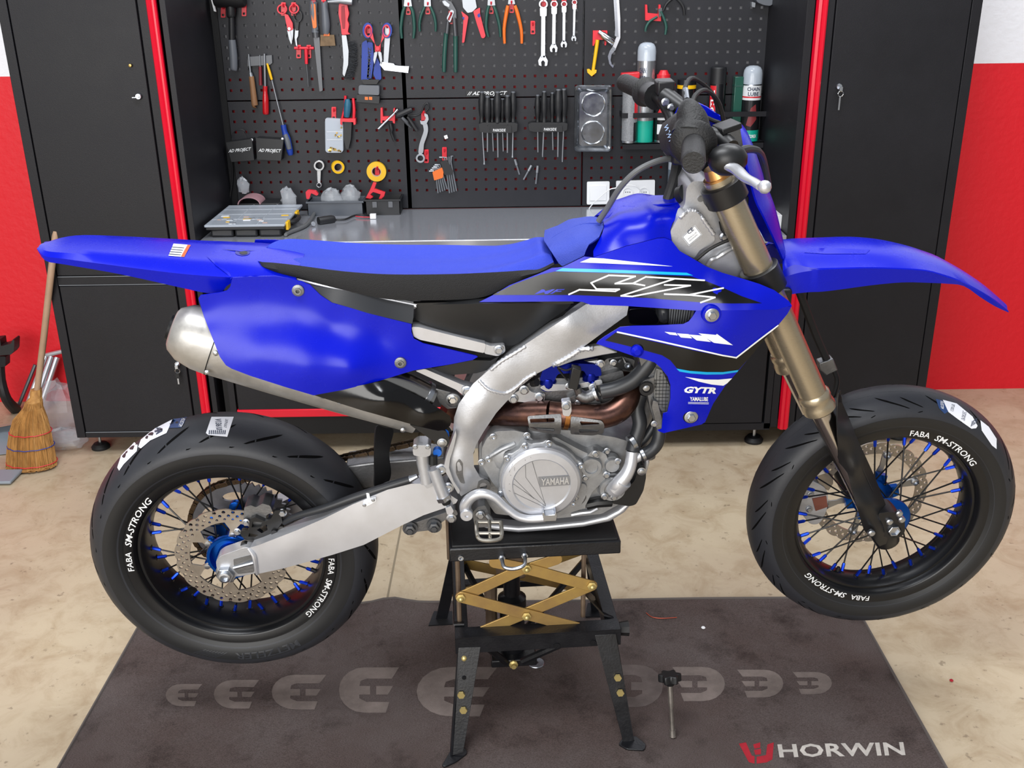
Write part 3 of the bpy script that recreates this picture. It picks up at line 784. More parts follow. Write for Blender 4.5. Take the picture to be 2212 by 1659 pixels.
for i in range(n*2):
    a = PI*i/n; r = .1215 if i % 2 else .113; out.append((1000*r*math.cos(a), 1000*r*math.sin(a)))
hs = [[(1000*.045*math.cos(2*PI*i/40), 1000*.045*math.sin(2*PI*i/40)) for i in range(40)]]
for k in range(6):
    a = 2*PI*k/6+.62; cxh, cyh = 83*math.cos(a), 83*math.sin(a); e = (-math.sin(a), math.cos(a)); d = (math.cos(a), math.sin(a))
    hs.append([(cxh+e[0]*25*math.cos(q*PI/8)+d[0]*12*math.sin(q*PI/8), cyh+e[1]*25*math.cos(q*PI/8)+d[1]*12*math.sin(q*PI/8)) for q in range(16)])
v, f = flat2d(out, None, hs); mb = MB(); mb.v = [Vector((p[0]/1000, -YS, p[1]/1000)) for p in v]; mb.f = f
O('sprocket_plate', mb, mat('sprocket_grey', '85858a', .5, .7, var=.3, vscale=30), spk, solid=.006, ang=30)
# chain: links around the sprocket and along the two runs to the gearbox
CH = mat('chain_steel', '5b4a38', .42, .9); CHB = mat('chain_dark', '33291f', .5, .8)
fs = B.P(985, 968, YS); rs = .036
fsp = Vector((fs.x, -YS, fs.z+.0))
def chain_path():
    d = math.hypot(fsp.x, fsp.z); a = math.atan2(fsp.z, fsp.x); b = math.acos((.1185-rs)/d)
    pts = []
    t0, t1 = a+b, a-b+2*PI
    N = 200
    for i in range(N): th = t0+(t1-t0)*i/(N-1); pts.append(Vector((.1185*math.cos(th), 0, .1185*math.sin(th))))
    for i in range(N): th = a-b+(2*b)*i/(N-1); pts.append(Vector((fsp.x+rs*math.cos(th), 0, fsp.z+rs*math.sin(th))))
    pts.append(pts[0]); return pts
P = chain_path(); L = [0.0]
for a, b in zip(P, P[1:]): L.append(L[-1]+(b-a).length)
pitch = .015875; N = int(L[-1]/pitch)
def along(s):
    s %= L[-1]
    lo = 0
    for i in range(len(L)-1):
        if L[i+1] >= s: lo = i; break
    k = (s-L[lo])/max(1e-9, L[lo+1]-L[lo]); return P[lo].lerp(P[lo+1], k)
ch = part('drive_chain', BIKE)
def link_mesh(w, m, nm):
    mb = MB()
    for y in (-w, w):
        ring = []
        for i in range(16):
            a = 2*PI*i/16; x = pitch*.5*(1 if math.cos(a) > 0 else -1)+.0068*math.cos(a); z = .0068*math.sin(a)*(.72+.28*abs(math.cos(a)))
            ring.append((x, y-.0009, z))
        mb.prism(ring, (0, .0018, 0))
    for sx in (-1, 1): mb.tube([(sx*pitch*.5, -w-.002, 0), (sx*pitch*.5, w+.002, 0)], .0026, 8)
    return mb, m, nm
ob = {}
for i in range(N):
    a, b = along(i*pitch), along((i+1)*pitch); c = (a+b)/2; d = b-a; ang = math.atan2(d.z, d.x); k = i % 2
    if k not in ob: mbx, m_, nm = link_mesh(.0062 if k else .0085, CH if k == 0 else CHB, 'link'); o = O('chain_link', mbx, m_, ch, ang=40); ob[k] = o
    else: o = ob[k].copy(); COL.objects.link(o)
    o.location = Vector((c.x, -YS, c.z)); o.rotation_euler = (0, -ang, 0)
# axle
ax = part('rear_axle', BIKE)
O('axle_nut', MB().lathe([(.0225, .112), (.0225, .116)], RC, YA, n=24).lathe([(.0195, .116), (.0195, .128), (.018, .130)], RC, YA, n=6), ZINC, ax)
O('axle_end', MB().lathe([(.0125, .128), (.0125, .136), (.0085, .137), (.008, .126)], RC, YA, n=18), ZINC, ax)
O('axle_spacer', MB().lathe([(.018, .078), (.018, .1)], RC, YA, n=20), mat('dark_spacer', '4a4a4c', .4, .9), ax)
O('valve_stem', MB().tube([B.P(705, 1242, .0), B.P(690, 1237, .0)], .0035, 8), ZINC, RW)
O('valve_cap', MB().tube([B.P(690, 1237, .0), B.P(672, 1229, .0)], .0045, 8), RUB, RW)
# ------------------------------------------------------------------ front hub and disc (far side)
fd = part('front_brake_disc', BIKE)
disc('brake_disc', FC, -.058, .136, .107, 24, .005, fd, DISC, hole_rows=((.1295, 0, .0034), (.1215, .5, .0040), (.1135, 0, .0032)), nh=36)
carrier(FC, -.058, .040, .112, 6, .010, .012, fd, mat('carrier_alu', 'a9a8a6', .4, .9), ph=.25)
for k in range(6):
    a = 2*PI*k/6+.25; O('disc_button', MB().lathe([(.009, -.002), (.009, .004), (.006, .005), (.0055, .001)], FC+Vector((.106*math.cos(a), .058, .106*math.sin(a))), YA, n=14), ZINC, fd)
fh = part('front_hub', BIKE)
O('hub_barrel', MB().lathe([(.016, .066), (.022, .066), (.024, .060), (.044, .058), (.052, .052), (.052, .044), (.040, .036), (.021, .02), (.019, 0), (.022, -.02), (.042, -.034), (.048, -.04), (.048, -.05), (.018, -.056)], FC, YA, n=40), BLUEA, fh)
for k in range(6):
    lug = MB()
    a = 2*PI*k/6+.25; d = Vector((math.cos(a), 0, math.sin(a))); e = Vector((-math.sin(a), 0, math.cos(a)))
    lug.prism([FC+d*.04+e*.016+Vector((0, .04, 0)), FC+d*.062+e*.012+Vector((0, .04, 0)), FC+d*.062-e*.012+Vector((0, .04, 0)), FC+d*.04-e*.016+Vector((0, .04, 0))], (0, .014, 0))
    lug.lathe([(.008, .04), (.008, .05), (.006, .052)], FC+d*.036, YA, n=10)
    O('hub_lug', lug, BLUEA, fh)
fc = part('front_caliper', BIKE)
cal = cr([(1722, 1060), (1735, 1040), (1760, 1042), (1785, 1058), (1788, 1090), (1782, 1112), (1770, 1130), (1752, 1132), (1738, 1118), (1724, 1095)], 4)
slab('caliper_body', B, [(p.x, p.y) for p in [Vector(q) for q in cal]] if False else [tuple(p)[:2] for p in cal], -.095, -.045, ALU, fc, bevel=.003)
slab('brake_pad_plate', B, [(1755, 1078), (1785, 1072), (1788, 1095), (1762, 1104)], -.05, -.042, mat('rusty_pad', '7d4a3c', .7, .3), fc)
slab('caliper_bracket', B, [(1762, 1028), (1782, 1022), (1800, 1030), (1800, 1045), (1790, 1060), (1772, 1052)], -.07, -.05, DISC, fc, bevel=.001)
for q in ((1751, 1068), (1748, 1100)): bolt('caliper_bolt', B, q[0], q[1], -.044, .006, .006, ZINC, fc)
O('valve_cap', MB().tube([B.P(1812, 1225, .0), B.P(1807, 1238, .0)], .0045, 8), RUB, FWH)
O('valve_stem', MB().tube([B.P(1807, 1238, .0), B.P(1800, 1252, .0)], .0035, 8), ZINC, FWH)
# ------------------------------------------------------------------ bodywork
def lerp_tab(tab, x):
    for (a, *va), (b, *vb) in zip(tab, tab[1:]):
        if x <= b or (b, *vb) == tuple(tab[-1]):
            k = (x-a)/(b-a) if b != a else 0; k = max(0, min(1, k)); return [p+(q-p)*k for p, q in zip(va, vb)]
def saddle(name, stations, m, parent, thick=.0025, crown=.004, extra=None, ang=28, k=3, cap=False, solid=True):
    """symmetric body panel: each station is a list of (px, py, t) from the deck edge outward; mirrored to the far side"""
    rows = []
    for st in stations:
        near = [B.P(*p) for p in st]; n0 = near[0]
        top = [Vector((n0.x, 0, n0.z+crown)), Vector((n0.x, n0.y*.55, n0.z+crown*.75))]
        half = top+near
        rows.append([Vector((p.x, -p.y, p.z)) for p in half[:0:-1]]+half)
    # resample along the length for smoothness
    cols = list(zip(*rows)); cols = [cr([tuple(p) for p in c], k, False) for c in cols]; rows = list(zip(*cols))
    return O(name, MB().grid([list(r) for r in rows]), m, parent, solid=thick if solid else 0, ang=ang, fixn=False if not cap else True)
# rear mudguard
RF = saddle('rear_mudguard', [
    [(83, 534, .012), (80, 536, .02), (80, 538, .024)],
    [(100, 542, .042), (95, 553, .05), (98, 563, .05)],
    [(140, 546, .056), (137, 559, .066), (138, 571, .064)],
    [(237, 552, .060), (236, 572, .080), (237, 588, .074)],
    [(313, 558, .063), (312, 582, .087), (314, 604, .080)],
    [(397, 565, .066), (397, 592, .094), (398, 623, .086)],
    [(447, 568, .068), (447, 596, .098), (447, 633, .09)],
    [(478, 571, .070), (480, 598, .099), (478, 631, .092)],
    [(500, 573, .072), (502, 599, .099), (499, 612, .094)],
    [(556, 578, .074), (560, 597, .097), (562, 601, .095)],
    [(640, 592, .076), (640, 605, .09), (640, 610, .09)]], BLUE, BIKE, crown=.002)
RFR = RayFrame(RF, .0008)
panel('warning_label', RFR, [(375, 527), (412, 530), (398, 556), (364, 553)], 0, .0002, DECW, RF, step=10)
RFR2 = RayFrame(RF, .0013)
panel('warning_band', RFR2, [(405, 530), (412, 530.5), (398, 556), (391, 555)], 0, .0002, mat('decal_orange', 'e0561e', .4), RF, step=10)
for k in range(4): panel('warning_print', RFR2, [(372-2.2*k, 534+5*k), (398-2.2*k, 536+5*k), (397.4-2.2*k, 537.4+5*k), (371.4-2.2*k, 535.4+5*k)], 0, .0002, INK, RF)
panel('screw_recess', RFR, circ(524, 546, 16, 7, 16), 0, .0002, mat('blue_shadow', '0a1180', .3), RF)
panel('screw', RFR2, circ(526, 547, 9, 4, 12), 0, .0003, BLKP, RF)
panel('deck_crease', RFR2, [(478, 538), (520, 541), (552, 541), (520, 544.5)], 0, .0002, BLUE, RF)
panel('lip_edge', RFR2, [(445, 553), (470, 570), (496, 590), (501, 600), (498, 603), (490, 592), (466, 574)], 0, .0002, BLUE, RF, step=10)
# seat
SEATB = mat('seat_blue_grip', '1b35b4', .6, bump=.5, bscale=700); SEATK = mat('seat_black', '1a1a1c', .8, bump=.5, bscale=600)
SEATL = mat('seat_light_blue', '2c40a8', .62, bump=.5, bscale=560)
top = [(556, 552), (566, 537), (590, 533), (641, 538), (742, 543), (844, 546), (970, 545), (1046, 539.5), (1100, 530), (1139, 518), (1160, 508.5), (1172, 513)]
mid = [(558, 563), (566, 566), (592, 567.5), (641, 573), (742, 586), (844, 592.6), (970, 592), (1046, 589), (1100, 586), (1139, 583), (1165, 581), (1196, 566)]
bot = [(560, 569), (572, 581), (597, 590), (645, 602), (745, 627), (844, 647), (970, 648), (1046, 641), (1100, 616), (1139, 600), (1165, 590), (1198, 572)]
rowsB, rowsK = [], []
for i, (tp, md, bt) in enumerate(zip(top, mid, bot)):
    wb_ = [.03, .06, .074, .08, .088, .092, .09, .084, .08, .078, .076, .07][i]
    c = B.P(tp[0], tp[1], -wb_*.8); mm_ = B.P(md[0], md[1], wb_); bb = B.P(bt[0], bt[1], wb_+.004)
    sh = Vector((c.x*.4+mm_.x*.6, -wb_*.80, c.z*.72+mm_.z*.28+.003)); cc = Vector((c.x, 0, c.z+.001)); c2 = Vector((c.x, -wb_*.45, c.z-.002))
    half = [cc, c2, sh, mm_]
    rowsB.append([Vector((p.x, -p.y, p.z)) for p in half[:0:-1]]+half)
    rowsK.append([mm_, (mm_+bb)/2+Vector((0, -.006, 0)), bb, Vector((bb.x, -.02, bb.z-.004)), Vector((bb.x, .02, bb.z-.004)), Vector((bb.x, -bb.y, bb.z)), Vector(((mm_.x+bb.x)/2, -(mm_.y+bb.y)/2+.006, (mm_.z+bb.z)/2)), Vector((mm_.x, -mm_.y, mm_.z))])
def smooth_rows(rows, k=4):
    cols = [cr([tuple(p) for p in c], k, False) for c in zip(*rows)]; return [list(r) for r in zip(*cols)]
ST = part('seat', BIKE)
RB_ = smooth_rows(rowsB)
RB_ = [cr([tuple(p) for p in r], 3, False) for r in RB_]
O('seat_cover_top', MB().grid(RB_).cap(list(RB_[0])).cap(list(RB_[-1])), SEATB, ST, ang=60)
O('seat_cover_side', MB().grid(smooth_rows(rowsK)), SEATK, ST, ang=60)
# seat nose over the tank
nose = [(1175, 513), (1240, 486), (1291, 469), (1302, 475), (1304, 490), (1294, 512), (1272, 528), (1266, 540), (1262, 552), (1215, 575.5), (1207, 569), (1200, 558), (1187, 538), (1175, 519)]
NT = RBF([(1175, 512, -.02), (1290, 469, -.02), (1302, 477, .0), (1240, 510, .055), (1187, 538, .062), (1200, 558, .078), (1215, 575, .084), (1262, 552, .086), (1290, 505, .06), (1225, 560, .085), (1230, 492, .0), (1262, 530, .08)])
NO = panel('seat_nose', B, nose, NT, .004, SEATL, BIKE, step=10); mirror(NO)
# tank cover
tank = [(1302.5, 475), (1311, 462), (1329, 451), (1380, 429.5), (1410, 422), (1432, 421.5), (1455.7, 423.5), (1468, 437), (1476, 448), (1468, 463.5), (1453, 481), (1448, 496), (1450.5, 519), (1435.4, 513), (1420, 514), (1354, 530.6), (1282, 555), (1281.5, 542), (1288.6, 529), (1301, 504), (1305, 489)]
TT = RBF([(1302, 475, .0), (1380, 429, -.03), (1420, 422, -.03), (1455, 424, -.02), (1476, 448, .05), (1448, 496, .09), (1450, 518, .10), (1420, 514, .106), (1354, 530, .106), (1282, 555, .1), (1305, 489, .04), (1370, 480, .085), (1425, 470, .082), (1400, 450, .05), (1340, 465, .045)])
TK = panel('tank_cover', B, tank, TT, .003, BLUE, BIKE, step=9); mirror(TK)
TKR = RayFrame(TK, .0007)
# radiator shroud, upper blade
shu = [(1035, 652.5), (1066, 637), (1101, 616), (1165, 591), (1192, 579), (1215, 577), (1262, 554), (1282, 556), (1354, 531.5), (1420, 515), (1436, 514), (1451, 520), (1468, 542), (1494, 557), (1526.6, 576), (1560, 589), (1602.5, 601.5), (1640, 613), (1673, 627), (1704, 650), (1710.5, 660), (1678, 669), (1597, 670), (1504, 671), (1430, 666), (1354, 661), (1276, 658.5), (1258, 652), (1233, 651)]
SU = RBF([(1035, 652, .102), (1101, 616, .098), (1192, 579, .098), (1282, 556, .108), (1354, 531, .112), (1436, 514, .112), (1468, 542, .12), (1526, 576, .135), (1602, 601, .155), (1673, 627, .170), (1710, 660, .172), (1640, 640, .182), (1600, 669, .19), (1504, 671, .175), (1354, 661, .145), (1233, 651, .115), (1450, 590, .142), (1550, 630, .175), (1300, 600, .128), (1400, 620, .150)])
SHR = panel('radiator_shroud', B, shu, SU, .003, BLUE, BIKE, step=11)
# lower scoop
shl = [(1504, 671), (1597, 670), (1678, 669), (1710.5, 661), (1701, 678), (1683, 700), (1656, 728), (1628, 761.5), (1596, 800), (1566, 834), (1540.5, 872), (1523, 912), (1515, 917), (1434, 935.5), (1424, 932), (1420, 929), (1429, 926), (1432, 894), (1441, 891), (1448, 861.5), (1448, 831), (1442, 813), (1427, 794), (1414, 783), (1390, 775), (1368, 769), (1330, 756), (1288, 742.5), (1292, 737), (1306, 727), (1339, 706.6), (1367, 704), (1420, 703), (1476, 700), (1488, 694), (1496, 684)]
SL = RBF([(1504, 671, .175), (1597, 670, .19), (1710, 660, .172), (1683, 700, .168), (1628, 761, .168), (1566, 834, .165), (1523, 912, .152), (1434, 935, .155), (1424, 930, .146), (1441, 891, .166), (1448, 831, .172), (1414, 783, .168), (1368, 769, .160), (1288, 742, .138), (1339, 706, .148), (1476, 700, .176), (1500, 760, .188), (1580, 730, .188), (1500, 840, .178), (1430, 740, .175)])
SCP = panel('radiator_scoop', B, shl, SL, .003, BLUE, BIKE, step=11, holes=[circ(1492, 902, 17, 13, 16)]); 
for o in (SHR, SCP): mirror(o)
D1, D2, D3 = RayFrame([SHR, SCP], .0007, .17), RayFrame([SHR, SCP], .0012, .17), RayFrame([SHR, SCP], .0016, .17)
def dec(name, pts, m, fr=D1, par=SHR, step=14): return panel(name, fr, pts, 0, .0002, m, par, step=step)
dec('decal_black', [(1064, 637), (1110, 614), (1165, 594), (1198, 586.5), (1350, 591), (1490, 597), (1521, 606), (1562, 622), (1602, 640), (1646, 655), (1577, 655.5), (1519, 653.5), (1400, 643.5), (1240, 637)], DECK)
dec('decal_stripe_cyan', [(1200, 585.5), (1215, 579), (1350, 583.5), (1483, 589.5), (1497, 595.5), (1350, 590)], DECC, D2)
dec('decal_stripe_white', [(1253, 566.6), (1276, 557), (1304, 558.5), (1453, 575.4)], DECW)
def c3(x, y): return (1000+x/3.95, 380+y/3.95)
def c4(x, y): return (1400+x/3.95, 440+y/3.95)
def stroke(pts, w, m, fr, par, name):
    for a, b in zip(pts, pts[1:]):
        a, b = Vector(a), Vector(b); d = (b-a).normalized(); n = Vector((-d.y, d.x))*w/2; e = d*w*.4
        panel(name, fr, [tuple(a-n-e), tuple(b-n+e), tuple(b+n+e), tuple(a+n-e)], 0, .0002, m, par, step=16)
for pl in ([c3(905, 1010), c3(995, 970), c3(1300, 983), c3(1335, 966), c3(1140, 964), c3(1095, 912), c3(1245, 848), c3(1470, 857), c3(1300, 918), c3(1450, 917), c3(1560, 862), c3(2060, 893)],
           [c3(1450, 917), c3(1550, 934)], [c3(1800, 880), c3(1350, 1022), c3(1445, 1027), c3(1940, 936), c3(1720, 930)],
           [c3(1720, 1008), c3(1930, 1015), c3(2212, 960), c4(640, 722)], [c3(1930, 1015), c3(2150, 1037), c3(2030, 1080)]):
    stroke(pl, 3.2, DECW, D2, SHR, 'decal_outline')
text('decal_lettering', D2, 'MF', c3(610, 1008), (62, -1), (4, -10), 0, mat('decal_blue', '1226b4', .3), SHR, bold=.02, shear=.4)
dec('decal_black', [(1307, 735), (1330, 718), (1400, 735), (1500, 757), (1560, 769), (1590, 774), (1640, 735), (1682, 701.5), (1656, 728), (1628, 761.5), (1595, 799), (1561, 804), (1526, 804.5), (1490, 801), (1462, 795), (1448, 778), (1430, 767), (1367, 749.6)], DECK, D1, SCP)
stroke([(1334, 717), (1400, 731), (1480, 749), (1560, 767), (1590, 772), (1640, 733), (1680, 703)], 3.2, DECW, D2, SCP, 'decal_line')
dec('decal_stripe_cyan', [(1461, 795.5), (1490, 800.5), (1526.6, 803), (1561, 803), (1595, 798.5), (1592, 803), (1560, 808), (1526, 808.5), (1492, 806), (1468, 802)], DECC, D2, SCP)
for p in ([(140, 1092), (235, 1100), (252, 1123), (185, 1115)], [(245, 1105), (345, 1112), (375, 1148), (280, 1140)], [(345, 1115), (470, 1125), (535, 1178), (415, 1165)], [(430, 1105), (580, 1118), (585, 1108), (722, 1205), (560, 1185)]):
    dec('decal_emblem', [c4(*q) for q in p], DECW, D2, SCP)
dec('decal_swoosh', [c4(*q) for q in ((315, 1475), (480, 1497), (600, 1498), (715, 1487), (672, 1530), (640, 1550), (540, 1540), (430, 1515))], DECW, D2, SCP)
text('decal_lettering', D2, 'GYTR', (1477, 848), (69, 2), (2, -14), 0, DECW, SCP, bold=.05, shear=.2)
text('decal_lettering', D2, 'YAMALUBE', (1490, 865.5), (39, .6), (0, -9), 0, DECW, SCP, bold=.03)
for y in (868.3, 871): stroke([(1486.5, y), (1530, y+.8)], 1.0, DECW, D2, SCP, 'decal_line')
for (px, py, r, rr) in ((1537, 679, .0095, 17), (1492, 899, .009, 15)):
    g = part('shroud_bolt', BIKE); t = .186 if py < 800 else .160
    if py < 800: O('boss', MB().lathe([(.019, -.006), (.018, .003), (.0145, .004)], B.P(px, py, t), YA, n=20), BLUE, g)
    O('washer', MB().lathe([(.0135, .0), (.0135, .0048), (.0115, .0055)], B.P(px, py, t), YA, n=20), ZINC, g)
    O('head', MB().lathe([(.0085, .005), (.0085, .0105), (.007, .0115)], B.P(px, py, t), YA, n=6), ZINC, g)
O('clip', MB().lathe([(.012, -.004), (.012, .003), (.006, .008)], B.P(1376, 758, .166), YA, n=16), BLUE, SCP)
# side number panel
sp = [(428.5, 645), (433, 638), (475, 632), (490, 628), (497, 620), (502, 600), (540, 597.7), (594, 596.5), (626, 601.5), (669, 615.4), (692, 638), (717, 654.7), (793, 676), (889, 700), (889, 718), (894.4, 732), (914.7, 742), (970, 754.7), (1028.6, 768.6), (1032, 771), (1021, 777.5), (970, 787.6), (894, 800), (818.5, 823), (742.5, 842), (677, 854), (616, 836), (540, 811.6), (500.5, 796.5), (488, 789), (475, 771), (455, 720.5), (440, 682.5)]
SPT = RBF([(428, 645, .124), (502, 600, .118), (594, 597, .112), (669, 616, .108), (717, 655, .110), (793, 676, .110), (889, 700, .106), (914, 742, .102), (1030, 770, .100), (970, 787, .102), (894, 800, .112), (818, 823, .128), (742, 842, .144), (677, 854, .152), (616, 836, .158), (540, 811, .160), (488, 789, .156), (455, 720, .140), (440, 682, .126), (560, 640, .114), (640, 680, .116), (560, 700, .128), (650, 740, .140), (740, 760, .136), (720, 710, .116), (820, 730, .110), (860, 760, .112), (560, 760, .152), (660, 800, .158), (760, 800, .148), (500, 690, .128), (480, 650, .120)])
SP = panel('side_panel', B, sp, SPT, .003, BLUE, BIKE, step=10); mirror(SP)
for (px, py) in ((644, 627), (865, 783)):
    g = part('panel_bolt', BIKE); q = B.P(px, py, SPT(px, py))
    O('collar', MB().lathe([(.0115, -.002), (.0115, .003), (.009, .004)], q, YA, n=18), ALUD, g)
    O('head', MB().lathe([(.0065, .003), (.0065, .0075), (.004, .0075), (.0035, .004)], q, YA, n=12), ALUD, g)
# black duct, airbox, seat rail
DK = mat('dark_grey_plastic', '2a2c30', .28)
panel('side_duct', B, [(669, 616), (679, 618), (742, 627), (836, 648), (894, 660), (893, 685), (890.6, 699.5), (793, 676), (717, 655), (689, 634)], RBF([(669, 616, .098), (742, 627, .092), (836, 648, .09), (894, 660, .09), (890, 699, .106), (793, 676, .110), (717, 655, .104)]), .003, DK, BIKE, step=12)
AB = panel('airbox_cover', B, rnd([(897, 658), (1235, 653.5), (1229, 664), (1180, 698), (1114, 745), (1098, 747), (1046, 737), (915, 699), (897, 690)], 7), RBF([(897, 658, .082), (1235, 654, .082), (1229, 664, .078), (1114, 744, .082), (1046, 737, .082), (915, 698, .084), (1060, 690, .1), (940, 672, .092), (1150, 680, .092)]), .02, mat('airbox_black', '1b1c1e', .42), BIKE, step=14); mirror(AB)
panel('airbox_lip', B, [(893, 655), (1010, 652), (1235, 650), (1240, 655), (1225, 657), (910, 660)], .092, .01, BLKP, BIKE)
O('airbox_core', MB().box(.42, .80, -.065, .065, .44, .545), BLK2, BIKE)
panel('side_pocket', B, [(1021, 778), (1060, 779), (1078, 769), (1062, 797), (1030, 806), (975, 810), (952, 803), (900, 802), (970, 788)], .08, .012, BLKP, BIKE)
# sub-frame
RAIL = part('subframe', BIKE)
slab('upper_rail', B, rnd([(889, 706), (906, 707), (1050, 743), (1046, 763), (1030, 760), (906, 734), (893, 727)], 4), .07, .098, ALUS, RAIL, bevel=.002)
slab('rail_tab', B, rnd([(1044, 742), (1062, 748), (1090, 745), (1092, 760), (1075, 770), (1046, 764)], 5), .078, .096, ALU, RAIL, bevel=.002)
slab('lower_rail', B, rnd([(897, 801), (918, 797), (1000, 832), (1024, 838), (1022, 852), (1006, 858), (985, 842)], 4), .072, .096, ALUS, RAIL, bevel=.002)
O('seat_rail', MB().tube([B.P(600, 592, .07), B.P(680, 611, .075), B.P(760, 630, .075), B.P(850, 650, .075), B.P(900, 660, .075)], .0075, 10, sm=4), ALUS, RAIL)
bolt('rail_bolt', B, 1078, 755, .098, .0075, .008, ZINC, RAIL); bolt('rail_bolt', B, 1009, 844, .099, .0085, .009, ZINC, RAIL)
slab('muffler_bracket', B, [(934, 838), (952, 842), (985, 850), (1000, 866), (985, 882), (966, 884), (950, 872)], .07, .09, ALUD, RAIL, bevel=.001)
O('grommet', MB().lathe([(.0155, 0), (.0155, .007), (.012, .009)], B.P(979, 862, .092), YA, n=20), ALUD, RAIL); bolt('rail_bolt', B, 978, 863, .1, .0075, .007, CHROME, RAIL)
# ------------------------------------------------------------------ exhaust
EX = part('exhaust', BIKE)
MUF = mat('muffler_titanium', 'bcbab6', .4, .6, var=.25, vscale=16, rvar=.1, bump=.05, bscale=120); COP = mat('heat_tinted_pipe', '7a5647', .34, .95, var=.4, vscale=16, color2='4d3a38', rvar=.1)
m0, m1 = B.P(466, 741, .078), B.P(905, 893, .07)
d = (m1-m0); MB_ = MB().tube([m0, m0+d*.3, m0+d*.6, m1], [.066, .0615, .055, .044], 28, flat=.9, up=(0, 1, 0))
O('muffler_body', MB_, MUF, EX, ang=50)
u = d.normalized()
O('end_cap', MB().tube([m0+u*.002, m0-u*.03, m0-u*.062, m0-u*.082, m0-u*.086], [.067, .0655, .058, .044, .036], 28, flat=.9, up=(0, 1, 0)), MUF, EX, ang=50)
O('outlet', MB().lathe([(.026, 0), (.026, .012), (.022, .012), (.021, -.01)], m0-u*.08, -u, n=20), BLK2, EX)
O('cap_seam', MB().tube([m0+u*.001, m0-u*.001], [.0675, .0675], 28, flat=.9, up=(0, 1, 0), caps=False), BLK2, EX)
for q in ((466, 763), (447, 804), (870, 929)): O('rivet', MB().lathe([(.005, -.002), (.005, .002), (.002, .0035)], B.P(q[0], q[1], .138 if q[0] < 600 else .11), YA, n=10), ZINC, EX)
HS = [(676, 853), (750, 838), (822, 824), (836, 822), (870, 838), (913, 861), (959, 888.6), (972, 899), (976, 909), (972, 920), (961, 929), (946, 930.5), (912, 923), (880, 914), (780, 886)]
panel('heat_shield', B, HS, RBF([(676, 853, .150), (836, 822, .13), (913, 861, .132), (972, 900, .126), (961, 929, .128), (880, 914, .145), (780, 886, .152), (830, 860, .160), (920, 895, .148)]), .003, GLOSSB, EX, step=10)
slab('mount_bracket', B, rnd([(884, 917), (946, 931), (962, 930), (968, 942), (972, 955), (964, 967), (948, 965), (936, 953)], 4), .122, .128, BLKP, EX, bevel=.001)
bolt('mount_bolt', B, 955, 956, .129, .0075, .005, ZINC, EX)
for q in ((961, 936), (945, 972)): O('bush', MB().lathe([(.009, 0), (.009, .012)], B.P(q[0], q[1], .105), YA, n=12), mat('blue_bush', '0a62c8', .4), EX)
O('link_pipe', MB().tube([B.P(820, 815, .09), B.P(880, 838, .085), B.P(930, 862, .08)], .03, 20), mat('pipe_silver', 'b5b3b0', .22, 1.0, var=.1), EX)
O('pipe_clamp', MB().tube([B.P(913, 853, .082), B.P(921, 858, .081)], .0325, 20), ZINC, EX)
O('mid_pipe', MB().tube([B.P(960, 880, .06), B.P(1000, 890, .055), B.P(1060, 892, .06), B.P(1110, 893, .085), B.P(1190, 893, .118)], [.027, .027, .027, .027, .0265], 20, sm=5), COP, EX)
O('header_pipe', MB().tube([B.P(1185, 893, .116), B.P(1250, 899, .122), B.P(1305, 898, .122), B.P(1340, 882, .115), B.P(1357, 853, .098), B.P(1352, 825, .07), B.P(1325, 810, .04)], [.026, .0255, .0255, .0255, .025, .024, .023], 20, sm=5), COP, EX)
def guard(pts, holes, tf):
    return panel('pipe_guard', B, rnd(pts, 5), tf, .003, ALUD, EX, step=8, holes=[rnd(h, 3) for h in holes], bevel=.0008)
gt = lambda x, y: .155-.00006*abs(y-915)**1.6
guard([(1139, 899), (1178, 896), (1212, 894), (1213, 912), (1211, 938), (1180, 936), (1144, 929)], [[(1144, 905), (1198, 903), (1198, 913), (1146, 915)], [(1143, 922), (1198, 925), (1198, 932), (1160, 929)]], gt)
guard([(1233, 899), (1262, 903), (1300, 909), (1306, 918), (1304, 936), (1280, 941), (1232, 938)], [[(1252, 910), (1294, 913), (1295, 918), (1256, 920)], [(1250, 927), (1295, 928), (1292, 934), (1252, 935)]], gt)
O('band_clamp', MB().tube([B.P(1218, 897, .12), B.P(1228, 898, .12)], .0295, 20), mat('tinted_clamp', 'a5713f', .3, 1), EX)
slab('clamp_lug', B, rnd([(1213, 868), (1233, 865), (1235, 888), (1230, 900), (1216, 898)], 4), .135, .15, ALUS, EX, bevel=.001)
bolt('clamp_bolt', B, 1223, 876, .151, .007, .007, ZINC, EX)
# ------------------------------------------------------------------ frame
FRM = part('frame', BIKE)
def c6(x, y): return (880+x/3.95, 740+y/3.95)
def c7(x, y): return (1100+x/3.95, 740+y/3.95)
def c8(x, y): return (660+x/3.95, 800+y/3.95)
def c5(x, y): return (1240+x/3.95, 120+y/3.95)
spar = [(1266, 657), (1300, 655), (1358, 660), (1354, 681), (1300, 720), (1253, 755), (1210, 782), (1191, 791), (1158, 808), (1120, 838), (1100, 861), (1072, 892), (1045, 932), (1029, 960), (1022, 981), (1024, 1008), (1037, 1031), (1057, 1039), (1052, 1048), (1022, 1057), (996, 1072), (981, 1049), (958.5, 1013), (963, 988), (973, 963), (979, 932), (981, 902), (991, 872), (1022, 829), (1057, 798), (1133, 745)]
SPF = RBF([(1358, 660, .105), (1266, 657, .105), (1253, 755, .112), (1200, 700, .118), (1133, 745, .108), (1158, 808, .112), (1090, 800, .116), (1022, 829, .106), (1100, 861, .108), (1040, 870, .12), (991, 872, .108), (1045, 932, .108), (979, 932, .106), (1010, 920, .12), (990, 1000, .118), (1022, 981, .108), (960, 1013, .106), (1057, 1039, .1), (996, 1072, .108), (1230, 710, .122)])
